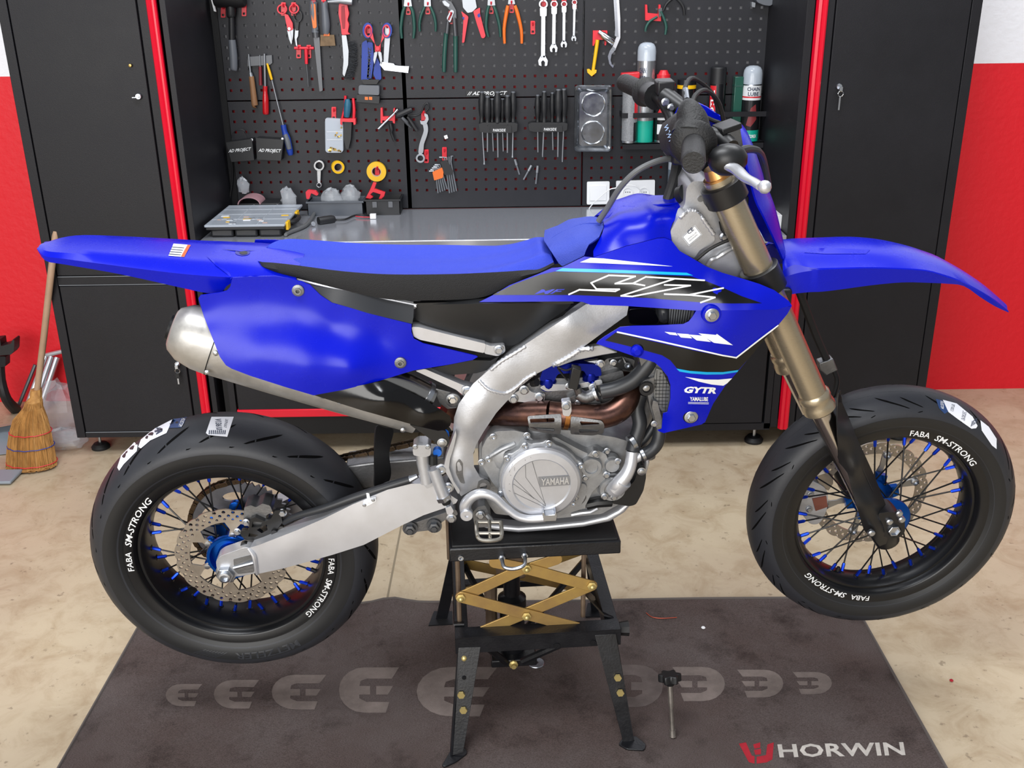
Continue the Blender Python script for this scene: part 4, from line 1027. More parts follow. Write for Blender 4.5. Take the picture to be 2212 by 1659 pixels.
SPAR = panel('main_spar', B, spar, SPF, .045, ALU, FRM, step=10, bevel=.006, bseg=3); mirror(SPAR)
SR = RayFrame(SPAR, .0, .11)
def weld(pts, r=.0036, fr=SR, name='weld_bead', m=None):
    q = cr([(p[0], p[1]) for p in pts], 6, False)
    O(name, MB().tube([fr.P(p.x, p.y) for p in q], [r*(1+.22*((i % 2)*2-1)) for i in range(len(q))], 8), m or ALUS, FRM, ang=60)
weld([c6(610, 320), c6(680, 390), (1070, 846), c6(840, 430), c6(930, 380), c6(1010, 310), c6(1100, 260)])
weld([c6(1235, 195), c6(1310, 160), c6(1400, 110), c6(1480, 60), c6(1590, 50)], .005)
weld([c6(710, 235), c6(800, 160), c6(900, 100), c6(1010, 30)], .004)
slab('spar_gusset', B, [c6(1235, 195), c6(1420, 70), c6(1600, 30), (1298, 746), (1335, 762), (1300, 768), (1240, 780), c6(1280, 210)], .085, .1, ALU, FRM, bevel=.002)
panel('plate_recess', RayFrame(SPAR, .0006), rnd([(985, 1000), (992, 990), (1000, 1000), (1000, 1025), (1005, 1045), (995, 1043), (985, 1022)], 4), 0, .0004, ALUD, FRM)
slab('pivot_rim', B, rnd([(958, 1012), (964, 985), (972, 962), (984, 930), (986, 940), (980, 968), (972, 992), (970, 1012), (980, 1040), (994, 1060), (990, 1068)], 3), .1, .122, ALU, FRM, bevel=.002)
bolt('pivot_bolt', B, 953, 1013, .118, .009, .007, ZINC, FRM, socket=True)
bolt('pivot_bolt', B, 968, 1053, .118, .009, .007, ZINC, FRM, socket=True)
O('pivot_bore', MB().lathe([(.016, 0), (.016, .006), (.008, .006), (.007, -.004)], B.P(1044, 1047, .1), YA, n=18), ALUD, FRM)
# steering head
slab('steering_head', B, rnd([(1483, 406), (1496, 391), (1530, 392), (1570, 420), (1690, 640), (1660, 640), (1600, 603), (1494, 558), (1452, 522), (1449, 495), (1466, 465), (1480, 440)], 6), -.07, .062, ALU, FRM, bevel=.008, bseg=3)
SE = slab('spar_end', B, rnd([(1448, 500), (1466, 470), (1480, 460), (1494, 456), (1506, 459), (1516, 470), (1541, 506), (1545, 518), (1536, 528), (1512, 540), (1500, 558), (1470, 545), (1452, 524)], 5), .05, .092, ALU, FRM, bevel=.006, bseg=3)
SEF = RayFrame(SE, .0, .1)
weld([(1468, 472), (1484, 457), (1499, 456), (1512, 464), (1526, 484), (1543, 508)], .004, B if False else SEF)
slab('lower_gusset', B, rnd([(1512, 575), (1540, 545), (1575, 532), (1600, 536), (1640, 600), (1600, 603), (1530, 580)], 4), .055, .075, ALU, FRM, bevel=.003)
O('weld_bead', MB().tube([B.P(*q) for q in ((1528, 572, .076), (1536, 560, .078), (1548, 556, .078), (1560, 548, .078), (1574, 540, .076), (1584, 536, .075))], [.0045, .006, .0045, .006, .005, .004], 8, sm=4), ALUS, FRM)
CER = RayFrame(SE, .0006, .1); CER2 = RayFrame(SE, .0010, .1)
panel('plate_label', CER, [(1473, 511.6), (1501, 486), (1516.5, 507), (1488, 531)], 0, .0002, DECW, FRM)
stroke([(1474.5, 511.6), (1500.6, 487.6), (1514.8, 507), (1488.5, 529), (1474.5, 511.6)], .8, INK, CER2, FRM, 'label_border')
text('label_print', CER2, 'CE', (1488, 506.5), (11.5, -10), (-5, -6), 0, INK, FRM, bold=.02); text('label_print', CER2, 'MOTOR CO., LTD', (1487, 518), (18, -15), (-1.6, -2.4), 0, INK, FRM); text('label_print', CER2, 'SHIZUOKA JAPAN', (1490, 522), (17, -14), (-1.6, -2.4), 0, INK, FRM)
O('head_bolt', MB().lathe([(.006, 0), (.006, .003)], B.P(1513, 429, .062), YA, n=14), ALUD, FRM)
bolt('head_bolt', B, 1563, 511, .075, .006, .008, ZINC, FRM)
O('cable_guide', MB().tube([B.P(1558, 478, .09), B.P(1562, 495, .09), B.P(1570, 505, .09)], .005, 8), BLKP, FRM)
O('cable', MB().tube([B.P(1500, 565, .1), B.P(1530, 540, .1), B.P(1565, 522, .1), B.P(1590, 515, .095)], .0035, 8, sm=5), RUB, FRM)
O('wiring_boot', MB().lathe([(.018, 0), (.018, .014), (.011, .016)], B.P(1470, 422, .02), Vector((.5, -.6, .4)), n=18), BLKP, FRM)
# lower cradle
cr_out = [(1040, 1128), (1066, 1135), (1120, 1140), (1180, 1136), (1260, 1128), (1310, 1117), (1335, 1104), (1350, 1092), (1352, 1085), (1365, 1070), (1390, 1010), (1398, 985), (1404, 1000), (1396, 1030), (1378, 1075), (1350, 1108), (1318, 1128), (1260, 1140), (1190, 1147), (1120, 1152), (1080, 1148), (1045, 1142)]
CRD = panel('cradle_rail', B, cr_out, .085, .034, ALUS, FRM, bevel=.006, bseg=3); mirror(CRD)
O('down_tube', MB().tube([B.P(1395, 985, .0), B.P(1400, 900, .0), B.P(1420, 780, .0), B.P(1500, 560, .0)], .022, 12), ALUD, FRM)
# ------------------------------------------------------------------ engine
ENG = part('engine', BIKE)
def EO(name, pts, d0, d1, m=CASE, bevel=.004, r=5, bseg=2): return slab(name, B, rnd(pts, r), d0, d1, m, ENG, bevel=bevel, bseg=bseg)
EO('crankcase', [(1035, 960), (1060, 930), (1130, 925), (1240, 930), (1330, 945), (1385, 962), (1388, 1010), (1370, 1050), (1345, 1085), (1300, 1110), (1180, 1122), (1070, 1110), (1035, 1060)], -.09, .085)
EO('side_cover', [(1041, 968), (1052, 946), (1072, 932), (1110, 930), (1140, 936), (1150, 950), (1200, 944), (1245, 968), (1270, 980), (1290, 972), (1310, 982), (1316, 1006), (1306, 1038), (1280, 1062), (1262, 1098), (1200, 1118), (1140, 1110), (1095, 1082), (1062, 1040), (1040, 1002)], .08, .112)
# clutch cover: dished disc with a lobed flange
CC = B.P(1168, 1036, .13)
n = 96; lob = [(1, .995)]
flange = []
for i in range(n):
    a = 2*PI*i/n; r = .0865
    for ang in (110, 140, 78, 20, 318, 198, 258):
        da = abs((math.degrees(a)-ang+180) % 360-180)
        if da < 9: r = max(r, .0865+.0075*math.cos(math.radians(da*10)))
    flange.append(CC+Vector((r*math.cos(a), .0, r*math.sin(a))))
O('cover_flange', MB().prism(flange, (0, .03, 0)), CASE, ENG, bevel=.002)
CCM = mat('clutch_cover_silver', 'c6c8ce', .36, .6, var=.1, vscale=20)
CLO = O('clutch_cover', MB().lathe([(.0825, -.004), (.0825, .012), (.080, .017), (.0745, .0205), (.0605, .022), (.0575, .0195), (.0001, .0195)], CC, YA, n=72), CCM, ENG, ang=25)
CF = RayFrame(CLO, .0004, .15); CF2 = RayFrame(CLO, .0034, .15)
panel('name_plate', CF, [(1162, 1030), (1231, 1028), (1232, 1047.5), (1166, 1052)], 0, .0004, mat('plate_dull', '96989d', .45, .7), ENG)
text('cover_lettering', CF2, 'YAMAHA', (1169, 1047), (60, -3), (.3, -14.5), 0, mat('raised_silver', 'd2d4d8', .3, .7), ENG, bold=.02, thick=.001)
EMB = mat('embossed_line', '7d7f85', .4, .8)
for pl in ([c6(1035, 920), c6(1180, 1395), c6(910, 1210), c6(870, 1205)], [c6(1150, 1395), c6(820, 1240)], [c6(820, 1110), c6(870, 1105), c6(920, 990)], [c6(1005, 1000), c6(1010, 1150), c6(1180, 1380)], [c6(915, 1000), c6(915, 1140)], [c6(880, 1130), c6(1080, 1330), c6(1000, 1270)]): stroke(pl, .9, EMB, CF, ENG, 'embossed_line')
for ang in (110, 140, 78, 20, 318, 198):
    a = math.radians(ang); q = CC+Vector((.0885*math.cos(a), 0, .0885*math.sin(a)))
    O('cover_bolt', MB().lathe([(.0068, 0), (.0068, .003), (.0052, .004)], q, YA, n=12).lathe([(.005, .003), (.005, .0085), (.003, .0085), (.0026, .005)], q, YA, n=10), ZINC, ENG)
for q in ((1065, 943), (1138, 940), (1040, 998), (1055, 992)): bolt('case_bolt', B, q[0], q[1], .113, .0055, .006, ZINC, ENG, socket=True)
# kick-start / idle boss left of the cover
O('case_dome', MB().ball(B.P(1095, 985, .095), .042, 16, sy=.55), CASE, ENG)
O('case_web', MB().tube([B.P(1060, 985, .112), B.P(1085, 970, .118), B.P(1112, 958, .112)], .005, 8), CASE, ENG)
# oil filter cap, water pump
def boss(nm, px, py, t, r, h, m=CASE, dish=True):
    prof = [(r*1.12, -.02), (r*1.12, -.003), (r, 0), (r, h*.7), (r*.92, h)]+([(r*.62, h), (r*.58, h*.7)] if dish else [])+[(.0001, h*.7 if dish else h)]
    return O(nm, MB().lathe(prof, B.P(px, py, t), YA, n=30), m, ENG, ang=30)
boss('oil_filter_cap', 1276, 1004, .112, .023, .014)
slab('filter_lug', B, rnd([(1268, 985), (1282, 972), (1292, 976), (1294, 990)], 4), .105, .122, CASE, ENG, bevel=.002); bolt('case_bolt', B, 1286, 980, .123, .0055, .006, ZINC, ENG)
boss('timing_plug', 1322, 1003, .112, .0155, .008, dish=False); bolt('case_bolt', B, 1334, 996, .118, .0055, .006, ZINC, ENG); bolt('case_bolt', B, 1311, 974, .1, .0055, .006, ZINC, ENG); bolt('case_bolt', B, 1310, 1023, .113, .0055, .006, ZINC, ENG)
boss('water_pump_cover', 1322, 1052, .105, .029, .012)
for q in ((1310, 1025), (1306, 1072), (1326, 1073), (1352, 1034)): bolt('pump_bolt', B, q[0], q[1], .118, .0058, .007, ZINC, ENG)
boss('inspection_plug', 1256, 1048, .108, .0105, .01, dish=False)
bolt('case_bolt', B, 1264, 1031, .112, .0055, .006, ZINC, ENG); bolt('case_bolt', B, 1243, 1074, .112, .0055, .006, ZINC, ENG); bolt('case_bolt', B, 1260, 1092, .095, .0055, .006, ZINC, ENG)
O('oil_pipe', MB().tube([B.P(1280, 1030, .1), B.P(1262, 1075, .108), B.P(1248, 1100, .105)], .0055, 10), ALUD, ENG)
O('pump_elbow', MB().tube([B.P(1325, 1060, .125), B.P(1337, 1044, .133), B.P(1352, 1026, .133), B.P(1362, 1003, .128), B.P(1366, 975, .12)], [.0165, .0165, .0145, .013, .0125], 16, sm=4), ALUS, ENG)
O('elbow_sleeve', MB().tube([B.P(1330, 1056, .128), B.P(1347, 1038, .134)], .0185, 16), ALUS, ENG)
O('elbow_branch', MB().tube([B.P(1368, 992, .12), B.P(1384, 983, .118)], .011, 12), ALUS, ENG)
HOSE = mat('rubber_hose', '26282c', .42)
O('coolant_hose', MB().tube([B.P(1366, 975, .12), B.P(1372, 950, .11), B.P(1382, 915, .1), B.P(1376, 880, .085), B.P(1385, 850, .08)], [.0145, .0145, .015, .015, .015], 16, sm=5), HOSE, ENG)
O('coolant_hose', MB().tube([B.P(1382, 984, .118), B.P(1400, 978, .116), B.P(1417, 962, .112), B.P(1424, 940, .108), B.P(1424, 915, .1)], .0135, 16, sm=5), HOSE, ENG)
O('coolant_hose', MB().tube([B.P(1375, 965, .09), B.P(1395, 945, .09), B.P(1414, 915, .085), B.P(1420, 900, .08)], .009, 12, sm=5), HOSE, ENG)
O('coolant_hose', MB().tube([B.P(1300, 846, .11), B.P(1335, 838, .115), B.P(1370, 820, .12), B.P(1396, 792, .12), B.P(1408, 770, .115), B.P(1412, 740, .1)], [.0155, .0155, .016, .0165, .0165, .0165], 16, sm=5), HOSE, ENG)
for a, b, r in (((1361, 958, .118), (1369, 953, .115), .0165), ((1385, 983, .118), (1391, 980, .117), .0155), ((1285, 849, .108), (1291, 847, .109), .0185)): O('hose_clamp', MB().tube([B.P(*a), B.P(*b)], r, 16), ZINC, ENG)
# cylinder and head
EO('cylinder', [(1150, 870), (1240, 858), (1300, 862), (1310, 905), (1300, 950), (1160, 950)], -.07, .07, ALUD)
EO('cylinder_head', [(1110, 862), (1130, 835), (1165, 815), (1225, 818), (1300, 812), (1345, 800), (1352, 830), (1340, 850), (1330, 870), (1296, 880), (1262, 888), (1225, 870), (1170, 890), (1120, 885)], -.06, .088, ALUD)
EO('head_flange', [(1165, 838), (1180, 830), (1240, 831), (1300, 820), (1302, 830), (1240, 842), (1180, 846)], .07, .1, ALU)
CBL = mat('cam_cover_blue', '0a1c8e', .25, .75)
EO('cam_cover', [(1165, 822), (1172, 800), (1192, 790), (1240, 785), (1285, 787), (1298, 795), (1300, 812), (1270, 815), (1260, 800), (1240, 806), (1205, 808), (1196, 826)], -.05, .098, CBL)
for q in ((1184, 812), (1276, 800)): O('cam_cover_boss', MB().lathe([(.018, -.02), (.017, -.004), (.010, .006), (.004, .007)], B.P(q[0], q[1]+6, .088), Vector((0, -.35, .95)), n=20), CBL, ENG)
EO('head_gallery', [(1225, 862), (1250, 850), (1270, 852), (1290, 845), (1300, 852), (1286, 866), (1300, 870), (1296, 880), (1262, 890), (1240, 882), (1226, 872)], .08, .105, ALUD, .004)
O('sensor_elbow', MB().tube([B.P(1248, 850, .108), B.P(1266, 858, .11), B.P(1286, 849, .108)], [.012, .013, .012], 14, sm=3), ALUD, ENG)
O('sensor_plug', MB().obox(B.P(1241, 815, .12), (.009, 0, -.003), (0, .009, 0), (.0045, 0, .0225)), BLKP, ENG, bevel=.0015)
O('sensor_stalk', MB().tube([B.P(1246, 836, .115), B.P(1252, 852, .11)], .008, 10), ALUD, ENG)
O('sensor_wire', MB().tube([B.P(1237, 795, .12), B.P(1222, 800, .11), B.P(1205, 795, .1), B.P(1226, 822, .1)], .002, 6, sm=4), RUB, ENG)
bolt('head_bolt', B, 1228, 834, .104, .0055, .006, ZINC, ENG); bolt('head_bolt', B, 1280, 836, .108, .006, .006, ZINC, ENG); bolt('head_bolt', B, 1249, 870, .106, .0055, .006, ZINC, ENG)
slab('engine_mount', B, rnd([(1098, 865), (1110, 850), (1135, 836), (1150, 848), (1178, 850), (1176, 868), (1160, 872), (1120, 868)], 5), .075, .098, ALU, ENG, bevel=.002)
for q in ((1109, 861), (1132, 842), (1165, 857)): bolt('mount_bolt', B, q[0], q[1], .099, .0075, .008, ZINC, ENG)
O('plug_cap', MB().tube([B.P(1150, 828, .09), B.P(1160, 826, .1)], .008, 8), RUB, ENG)
# throttle body, clamps and wiring above the head
slab('throttle_body', B, rnd([(1290, 800), (1310, 775), (1345, 770), (1372, 778), (1365, 805), (1330, 815)], 5), .0, .07, ALUD, ENG, bevel=.003)
slab('throttle_cap', B, rnd([(1315, 782), (1345, 778), (1370, 796), (1360, 802), (1325, 792)], 3), .07, .082, BLKP, ENG, bevel=.001)
O('linkage', MB().tube([B.P(1337, 782, .085), B.P(1345, 772, .09), B.P(1350, 783, .09)], .003, 6), ZINC, ENG)
O('linkage', MB().lathe([(.0065, 0), (.0065, .004), (.004, .004), (.004, 0)], B.P(1355, 788, .085), YA, n=14), ZINC, ENG)
bolt('head_bolt', B, 1325, 783, .085, .0055, .006, ZINC, ENG); O('stay', MB().tube([B.P(1255, 786, .08), B.P(1290, 781, .085), B.P(1300, 786, .085)], .007, 8), ALUD, ENG); bolt('head_bolt', B, 1297, 786, .09, .007, .006, ZINC, ENG)
# radiators and what shows behind the scoop
RADF = mat('radiator_core', '8b8e90', .45, .8)
rad = part('radiator', BIKE)
slab('radiator_tank', B, rnd([(1380, 770), (1428, 790), (1448, 830), (1448, 870), (1432, 900), (1432, 930), (1418, 925), (1404, 880), (1396, 835)], 4), .06, .13, ALUD, rad, bevel=.002)
core = slab('radiator_core', B, [(1418, 796), (1430, 800), (1447, 835), (1447, 862), (1440, 890), (1432, 892), (1414, 866), (1412, 820)], .128, .14, RADF, rad)
rc2 = RayFrame(core, .0006, .14)
for k in range(12): stroke([(1413+k*.4, 806+7.5*k), (1446-abs(k-5)*1.2, 806+7.5*k)] if k < 12 else [], 1.0, BLK2, rc2, rad, 'core_fin')
for k in range(4): stroke([(1419+7*k, 800+4*k), (1416+7*k, 868+6*k)], .9, BLK2, rc2, rad, 'core_fin')
slab('radiator_core', B, [(1446, 665), (1500, 670), (1496, 684), (1476, 700), (1446, 702)], .06, .13, RADF, rad)
for k in range(9): O('core_fin', MB().tube([B.P(1450+5.4*k, 668, .132), B.P(1447+5*k, 700, .132)], .0008, 4), BLK2, rad)
slab('radiator_hose_stub', B, [(1424, 663), (1449, 665), (1447, 702), (1424, 703)], .07, .13, HOSE, rad, bevel=.01)
slab('radiator_strut', B, rnd([(1384, 832), (1392, 822), (1414, 815), (1420, 830), (1410, 850), (1396, 850)], 4), .12, .14, ALUD, rad, bevel=.002)
O('grommet', MB().lathe([(.0145, 0), (.0145, .006), (.008, .006), (.007, .003)], B.P(1396, 838, .142), YA, n=18), RUB, rad); bolt('strut_bolt', B, 1396, 838, .147, .005, .003, ZINC, rad)
slab('radiator_foot', B, rnd([(1411, 865), (1420, 868), (1430, 905), (1428, 925), (1418, 918), (1408, 880)], 3), .12, .15, ALUD, rad, bevel=.002); bolt('strut_bolt', B, 1413, 915, .15, .005, .006, ZINC, rad)
slab('breather_canister', B, rnd([(1356, 668), (1400, 664), (1424, 672), (1424, 700), (1390, 703), (1358, 700)], 10), .03, .09, GLOSSB, ENG, bevel=.008, bseg=3)
slab('fuel_tank_lower', B, [(1180, 700), (1260, 665), (1420, 668), (1500, 690), (1480, 705), (1400, 760), (1300, 790), (1200, 785)], -.06, .04, BLK2, ENG)
slab('engine_guard', B, rnd([(1381, 1008), (1392, 1004), (1396, 1030), (1390, 1060), (1374, 1090), (1360, 1094), (1322, 1088), (1326, 1078), (1352, 1056), (1370, 1040)], 6), .05, .115, BLKP, ENG, bevel=.004, bseg=3)
bolt('guard_bolt', B, 1386, 1018, .117, .007, .005, ZINC, ENG)
O('oil_drain_hose', MB().tube([B.P(1268, 1090, .09), B.P(1290, 1085, .095), B.P(1320, 1083, .09)], .012, 10), BLKP, ENG)
O('weld_bead', MB().tube([B.P(1235, 1112, .088), B.P(1255, 1108, .092), B.P(1275, 1106, .092), B.P(1290, 1098, .088)], .005, 8), ALU, ENG)
# ------------------------------------------------------------------ swingarm, shock linkage
SWA = part('swingarm', BIKE)
arm = [(540, 1183), (560, 1177), (640, 1146), (700, 1120), (761, 1090), (837, 1058), (888, 1045), (935, 1045), (989, 1080), (985, 1087), (959, 1098), (915, 1113), (870, 1134), (786, 1177), (720, 1198), (660, 1215), (612, 1228), (556, 1240), (549, 1215)]
AM = panel('arm', B, arm, RBF([(540, 1183, .126), (556, 1240, .128), (700, 1130, .128), (660, 1213, .13), (840, 1062, .122), (870, 1134, .128), (935, 1046, .112), (989, 1082, .112), (780, 1130, .134), (620, 1190, .134)]), .042, ALUS, SWA, step=14, bevel=.007, bseg=3); mirror(AM).location = (0, 0, -.03)
slab('axle_block', B, rnd([(466, 1210), (478, 1200), (530, 1182), (548, 1186), (556, 1238), (514, 1246), (474, 1242), (468, 1228)], 7), .085, .118, ALU, SWA, bevel=.003)
slab('axle_block', B, rnd([(504, 1208), (545, 1198), (549, 1236), (514, 1240), (506, 1232)], 3), .116, .119, ALUD, SWA)
O('adjuster_bolt', MB().tube([B.P(505, 1226, .118), B.P(548, 1215, .122)], .0045, 8), ZINC, SWA)
O('weld_bead', MB().tube([B.P(537, 1184, .124), B.P(548, 1200, .13), B.P(553, 1225, .131), B.P(556, 1240, .128)], [.004, .005, .004, .004], 8, sm=3), ALUS, SWA)
slab('cross_brace', B, [(745, 1008), (800, 1000), (900, 992), (960, 990), (975, 1010), (940, 1045), (840, 1050), (775, 1060), (765, 1030)], -.09, -.02, ALUD, SWA, bevel=.004)
slab('link_arm', B, rnd([(878, 1132), (900, 1128), (960, 1108), (985, 1100), (990, 1112), (960, 1124), (935, 1145), (890, 1150)], 5), .02, .075, ALUD, SWA, bevel=.004)
for q in ((886, 1140), (938, 1135)):
    O('link_nut', MB().lathe([(.0165, 0), (.0165, .004)], B.P(q[0], q[1], .078), YA, n=20).lathe([(.012, .004), (.012, .012), (.007, .013), (.0065, .017)], B.P(q[0], q[1], .078), YA, n=6), mat('dark_nut', '6c6f74', .4, .9), SWA)
O('hose_guide', MB().bar(B.P(794, 1066, .12), B.P(798, 1087, .136), .006, .008), WHITE, SWA); slab('hose_guide', B, rnd([(783, 1090), (800, 1080), (812, 1078), (812, 1083), (800, 1090), (786, 1096)], 2), .128, .137, WHITE, SWA)
for q in ((787, 1091), (806, 1080)): bolt('guide_screw', B, q[0], q[1], .137, .003, .003, ZINC, SWA)
panel('mud_flap', B, [tuple(p)[:2] for p in cr([(814, 921), (832, 924), (850, 929), (844, 960), (841, 985), (845, 1020), (838, 1042), (812, 1054), (810, 1020), (809, 990), (810, 955)], 4)], RBF([(814, 921, .02), (850, 929, -.01), (812, 1054, .05), (841, 985, .03), (809, 990, .045), (845, 1020, .02)]), .004, RUB, BIKE, step=12)
# ------------------------------------------------------------------ rear brake
RBK = part('rear_brake', BIKE)
def c2b(x, y): return (370+x/5.53, 1020+y/5.53)
slab('caliper_body', B, rnd([c2b(870, 420), c2b(950, 395), c2b(1010, 420), c2b(1090, 375), c2b(1180, 400), c2b(1210, 470), c2b(1130, 520), c2b(1140, 620), c2b(960, 640), c2b(860, 620)], 3), .04, .085, ALUD, RBK, bevel=.003)
slab('caliper_guard', B, rnd([c2b(945, 560), c2b(1000, 535), c2b(1120, 590), c2b(1190, 560), c2b(1240, 460), c2b(1370, 450), c2b(1360, 490), c2b(1310, 520), c2b(1330, 600), c2b(1180, 780), c2b(1040, 815), c2b(880, 810), c2b(820, 740), c2b(840, 700), c2b(920, 700)], 2), .085, .097, BLKP, RBK, bevel=.002, holes=[[c2b(970, 590), c2b(1100, 600), c2b(1060, 660), c2b(960, 660)][::-1], [c2b(930, 730), c2b(1040, 750), c2b(1000, 775), c2b(920, 770)][::-1], [c2b(1020, 690), c2b(1140, 620), c2b(1150, 690), c2b(1080, 730)][::-1]])
slab('caliper_bracket', B, rnd([c2b(1040, 810), c2b(1190, 770), c2b(1290, 650), c2b(1340, 650), c2b(1340, 720), c2b(1180, 800), c2b(1080, 840)], 3), .06, .092, mat('dark_bracket', '4c4a48', .5, .6), RBK, bevel=.002)
for q, r in ((c2b(1330, 480), .007), (c2b(895, 595), .006), (c2b(790, 705), .006)): bolt('caliper_bolt', B, q[0], q[1], .092, r, .008, ZINC, RBK)
O('guard_bolt', MB().lathe([(.008, 0), (.008, .01)], B.P(*c2b(880, 850), .095), YA, n=12), BLKP, RBK)
O('guard_bolt', MB().lathe([(.007, 0), (.007, .006), (.004, .006)], B.P(*c2b(1235, 710), .097), YA, n=12), BLKP, RBK)
O('brake_hose', MB().tube([B.P(613, 1128, .09), B.P(640, 1115, .1), B.P(700, 1098, .112), B.P(770, 1073, .116), B.P(840, 1050, .112), B.P(885, 1036, .11)], [.0065, .0075, .0085, .009, .009, .009], 12, sm=5), HOSE, RBK)
O('hose_fitting', MB().tube([B.P(885, 1036, .11), B.P(902, 1028, .11)], [.008, .005], 10), ZINC, RBK)
mcy = part('rear_master_cylinder', BIKE)
O('reservoir', MB().tube([B.P(912, 975, .115), B.P(914, 1000, .117), B.P(917, 1020, .119), B.P(921, 1042, .12)], [.0135, .0135, .012, .0125], 16), ALU, mcy, ang=40)
slab('reservoir_cap', B, rnd([(891, 970), (902, 962), (925, 962), (931, 968), (930, 984), (918, 988), (893, 984)], 4), .095, .135, ALU, mcy, bevel=.002)
for q in ((897, 965), (924, 965)): bolt('cap_screw', B, q[0], q[1], .136, .004, .004, ZINC, mcy)
O('cylinder', MB().tube([B.P(936, 1012, .122), B.P(946, 1040, .124), B.P(956, 1066, .126), B.P(961, 1076, .126)], [.0125, .0125, .0125, .0145], 16), ALU, mcy, ang=40)
O('cylinder_nut', MB().tube([B.P(957, 1070, .126), B.P(961, 1078, .126)], .0165, 6), ZINC, mcy)
O('boot', MB().tube([B.P(961, 1077, .126), B.P(965, 1087, .126)], [.011, .0095], 12), RUB, mcy)
O('push_rod', MB().tube([B.P(965, 1087, .126), B.P(970, 1100, .126)], .004, 8), ZINC, mcy)
slab('clevis', B, rnd([(962, 1098), (974, 1093), (980, 1104), (976, 1112), (966, 1112)], 2), .115, .135, ALUS, mcy, bevel=.001); bolt('clevis_bolt', B, 975, 1119, .132, .008, .008, ZINC, mcy)
O('banjo', MB().tube([B.P(936, 983, .118), B.P(936, 1002, .12)], [.0085, .0095], 10), mat('dark_banjo', '2d2f31', .4, .7), mcy)
slab('cylinder_flange', B, rnd([(914, 1020), (930, 1020), (936, 1050), (922, 1056), (914, 1046)], 3), .1, .12, ALU, mcy, bevel=.002)
# ------------------------------------------------------------------ brake pedal and footpeg
PD = part('brake_pedal', BIKE)
O('pedal_lever', MB().tube([B.P(1007, 1107, .135), B.P(1006, 1090, .138), B.P(1020, 1073, .142), B.P(1042, 1066, .145), B.P(1068, 1074, .148), B.P(1092, 1096, .152), B.P(1118, 1115, .156), B.P(1145, 1121, .158), B.P(1178, 1119, .16)], [.013, .0125, .011, .0105, .0095, .0085, .0085, .0085, .0085], 12, sm=5), ALUS, PD)
O('pedal_pivot', MB().lathe([(.0135, 0), (.0135, .012), (.012, .014), (.004, .014), (.0035, .011)], B.P(1008, 1107, .14), YA, n=24), ALUS, PD)
slab('pedal_tip', B, [c6(1150, 1460), c6(1165, 1445), c6(1175, 1475), c6(1255, 1470), c6(1265, 1440), c6(1280, 1485), c6(1270, 1525), c6(1165, 1530)], .152, .172, ZINC, PD, bevel=.001)
FP = part('footpeg', BIKE)
PEGM = mat('footpeg_steel', 'a9a59c', .38, .9, var=.2, vscale=60)
slab('peg_bracket', B, rnd([(1020, 1108), (1032, 1095), (1048, 1092), (1060, 1115), (1060, 1138), (1026, 1140)], 3), .08, .12, ALUD, FP, bevel=.002); bolt('bracket_bolt', B, 1038, 1112, .122, .0075, .007, ZINC, FP)
p0 = B.P(1030, 1135, .14)
def PX(px, py, t): return B.P(px, py, t)
O('peg_spring', MB().tube([PX(1052, 1112, .13), PX(1066, 1130, .14)], .006, 8), ALUD, FP)
fr_ = [(1029, 1128, .15), (1030, 1150, .2), (1036, 1165, .215), (1058, 1168, .22), (1080, 1164, .215), (1084, 1150, .2), (1082, 1128, .15)]
O('peg_rim', MB().tube([PX(*q) for q in fr_], .0042, 8, sm=3), PEGM, FP)
for q in (((1057, 1125, .15), (1059, 1166, .218)), ((1030, 1128, .15), (1082, 1128, .15)), ((1030, 1152, .2), (1083, 1152, .2))): O('peg_bar', MB().tube([PX(*q[0]), PX(*q[1])], .0036, 8), PEGM, FP)
te = MB()
for i in range(7):
    for x in (1030, 1057.5, 1082):
        k = i/6; te.lathe([(.0035, 0), (.0008, .006)], PX(x+(1 if x < 1050 else 0)*k, 1130+30*k, .152+.06*k), Vector((0, -.3, 1)), n=6)
O('peg_teeth', te, PEGM, FP, kind='stuff')
# ------------------------------------------------------------------ forks
GOLD = mat('fork_tube_kashima', 'b5a992', .3, .8, rvar=.05, vscale=30, stretch=(1, 1, 20)); CHR = mat('fork_chrome', 'c9c4be', .16, 1.0)
def forkleg(tc, guard):
    g = part('fork_leg', BIKE)
    Q = lambda px, py: (lambda v: Vector((v.x, -tc, v.z)))(B.P(px, py, .105))
    top, clampu, tz, lo, ax_ = Q(1552, 383), Q(1572, 430), Q(1768, 876), Q(1775, 893), Q(1902, 1150)
    O('upper_tube', MB().tube([top, clampu, top.lerp(tz, .44), top.lerp(tz, .46), top.lerp(tz, .92), tz], [.029, .0295, .0295, .028, .028, .0285], 32, caps=True), GOLD, g, ang=50)
    d = (tz-top).normalized()
    O('seal_collar', MB().tube([tz-d*.035, tz-d*.030, tz-d*.02, tz-d*.015, tz-d*.006, tz, tz+d*.008, tz+d*.012], [.029, .0325, .0325, .031, .033, .034, .034, .030], 32), GOLD, g, ang=40)
    O('lower_tube', MB().tube([tz, ax_-d*.02], .0235, 24), CHR, g, ang=50)
    O('top_cap', MB().tube([top-d*.022, top-d*.004], [.020, .024], 24).tube([top-d*.004, top], .0285, 24), mat('brass_cap', 'c99a62', .3, 1), g, ang=40)
    return g
FK = forkleg(.105, True); FK2 = forkleg(-.105, False)
LOWB = mat('fork_black', '141416', .38)
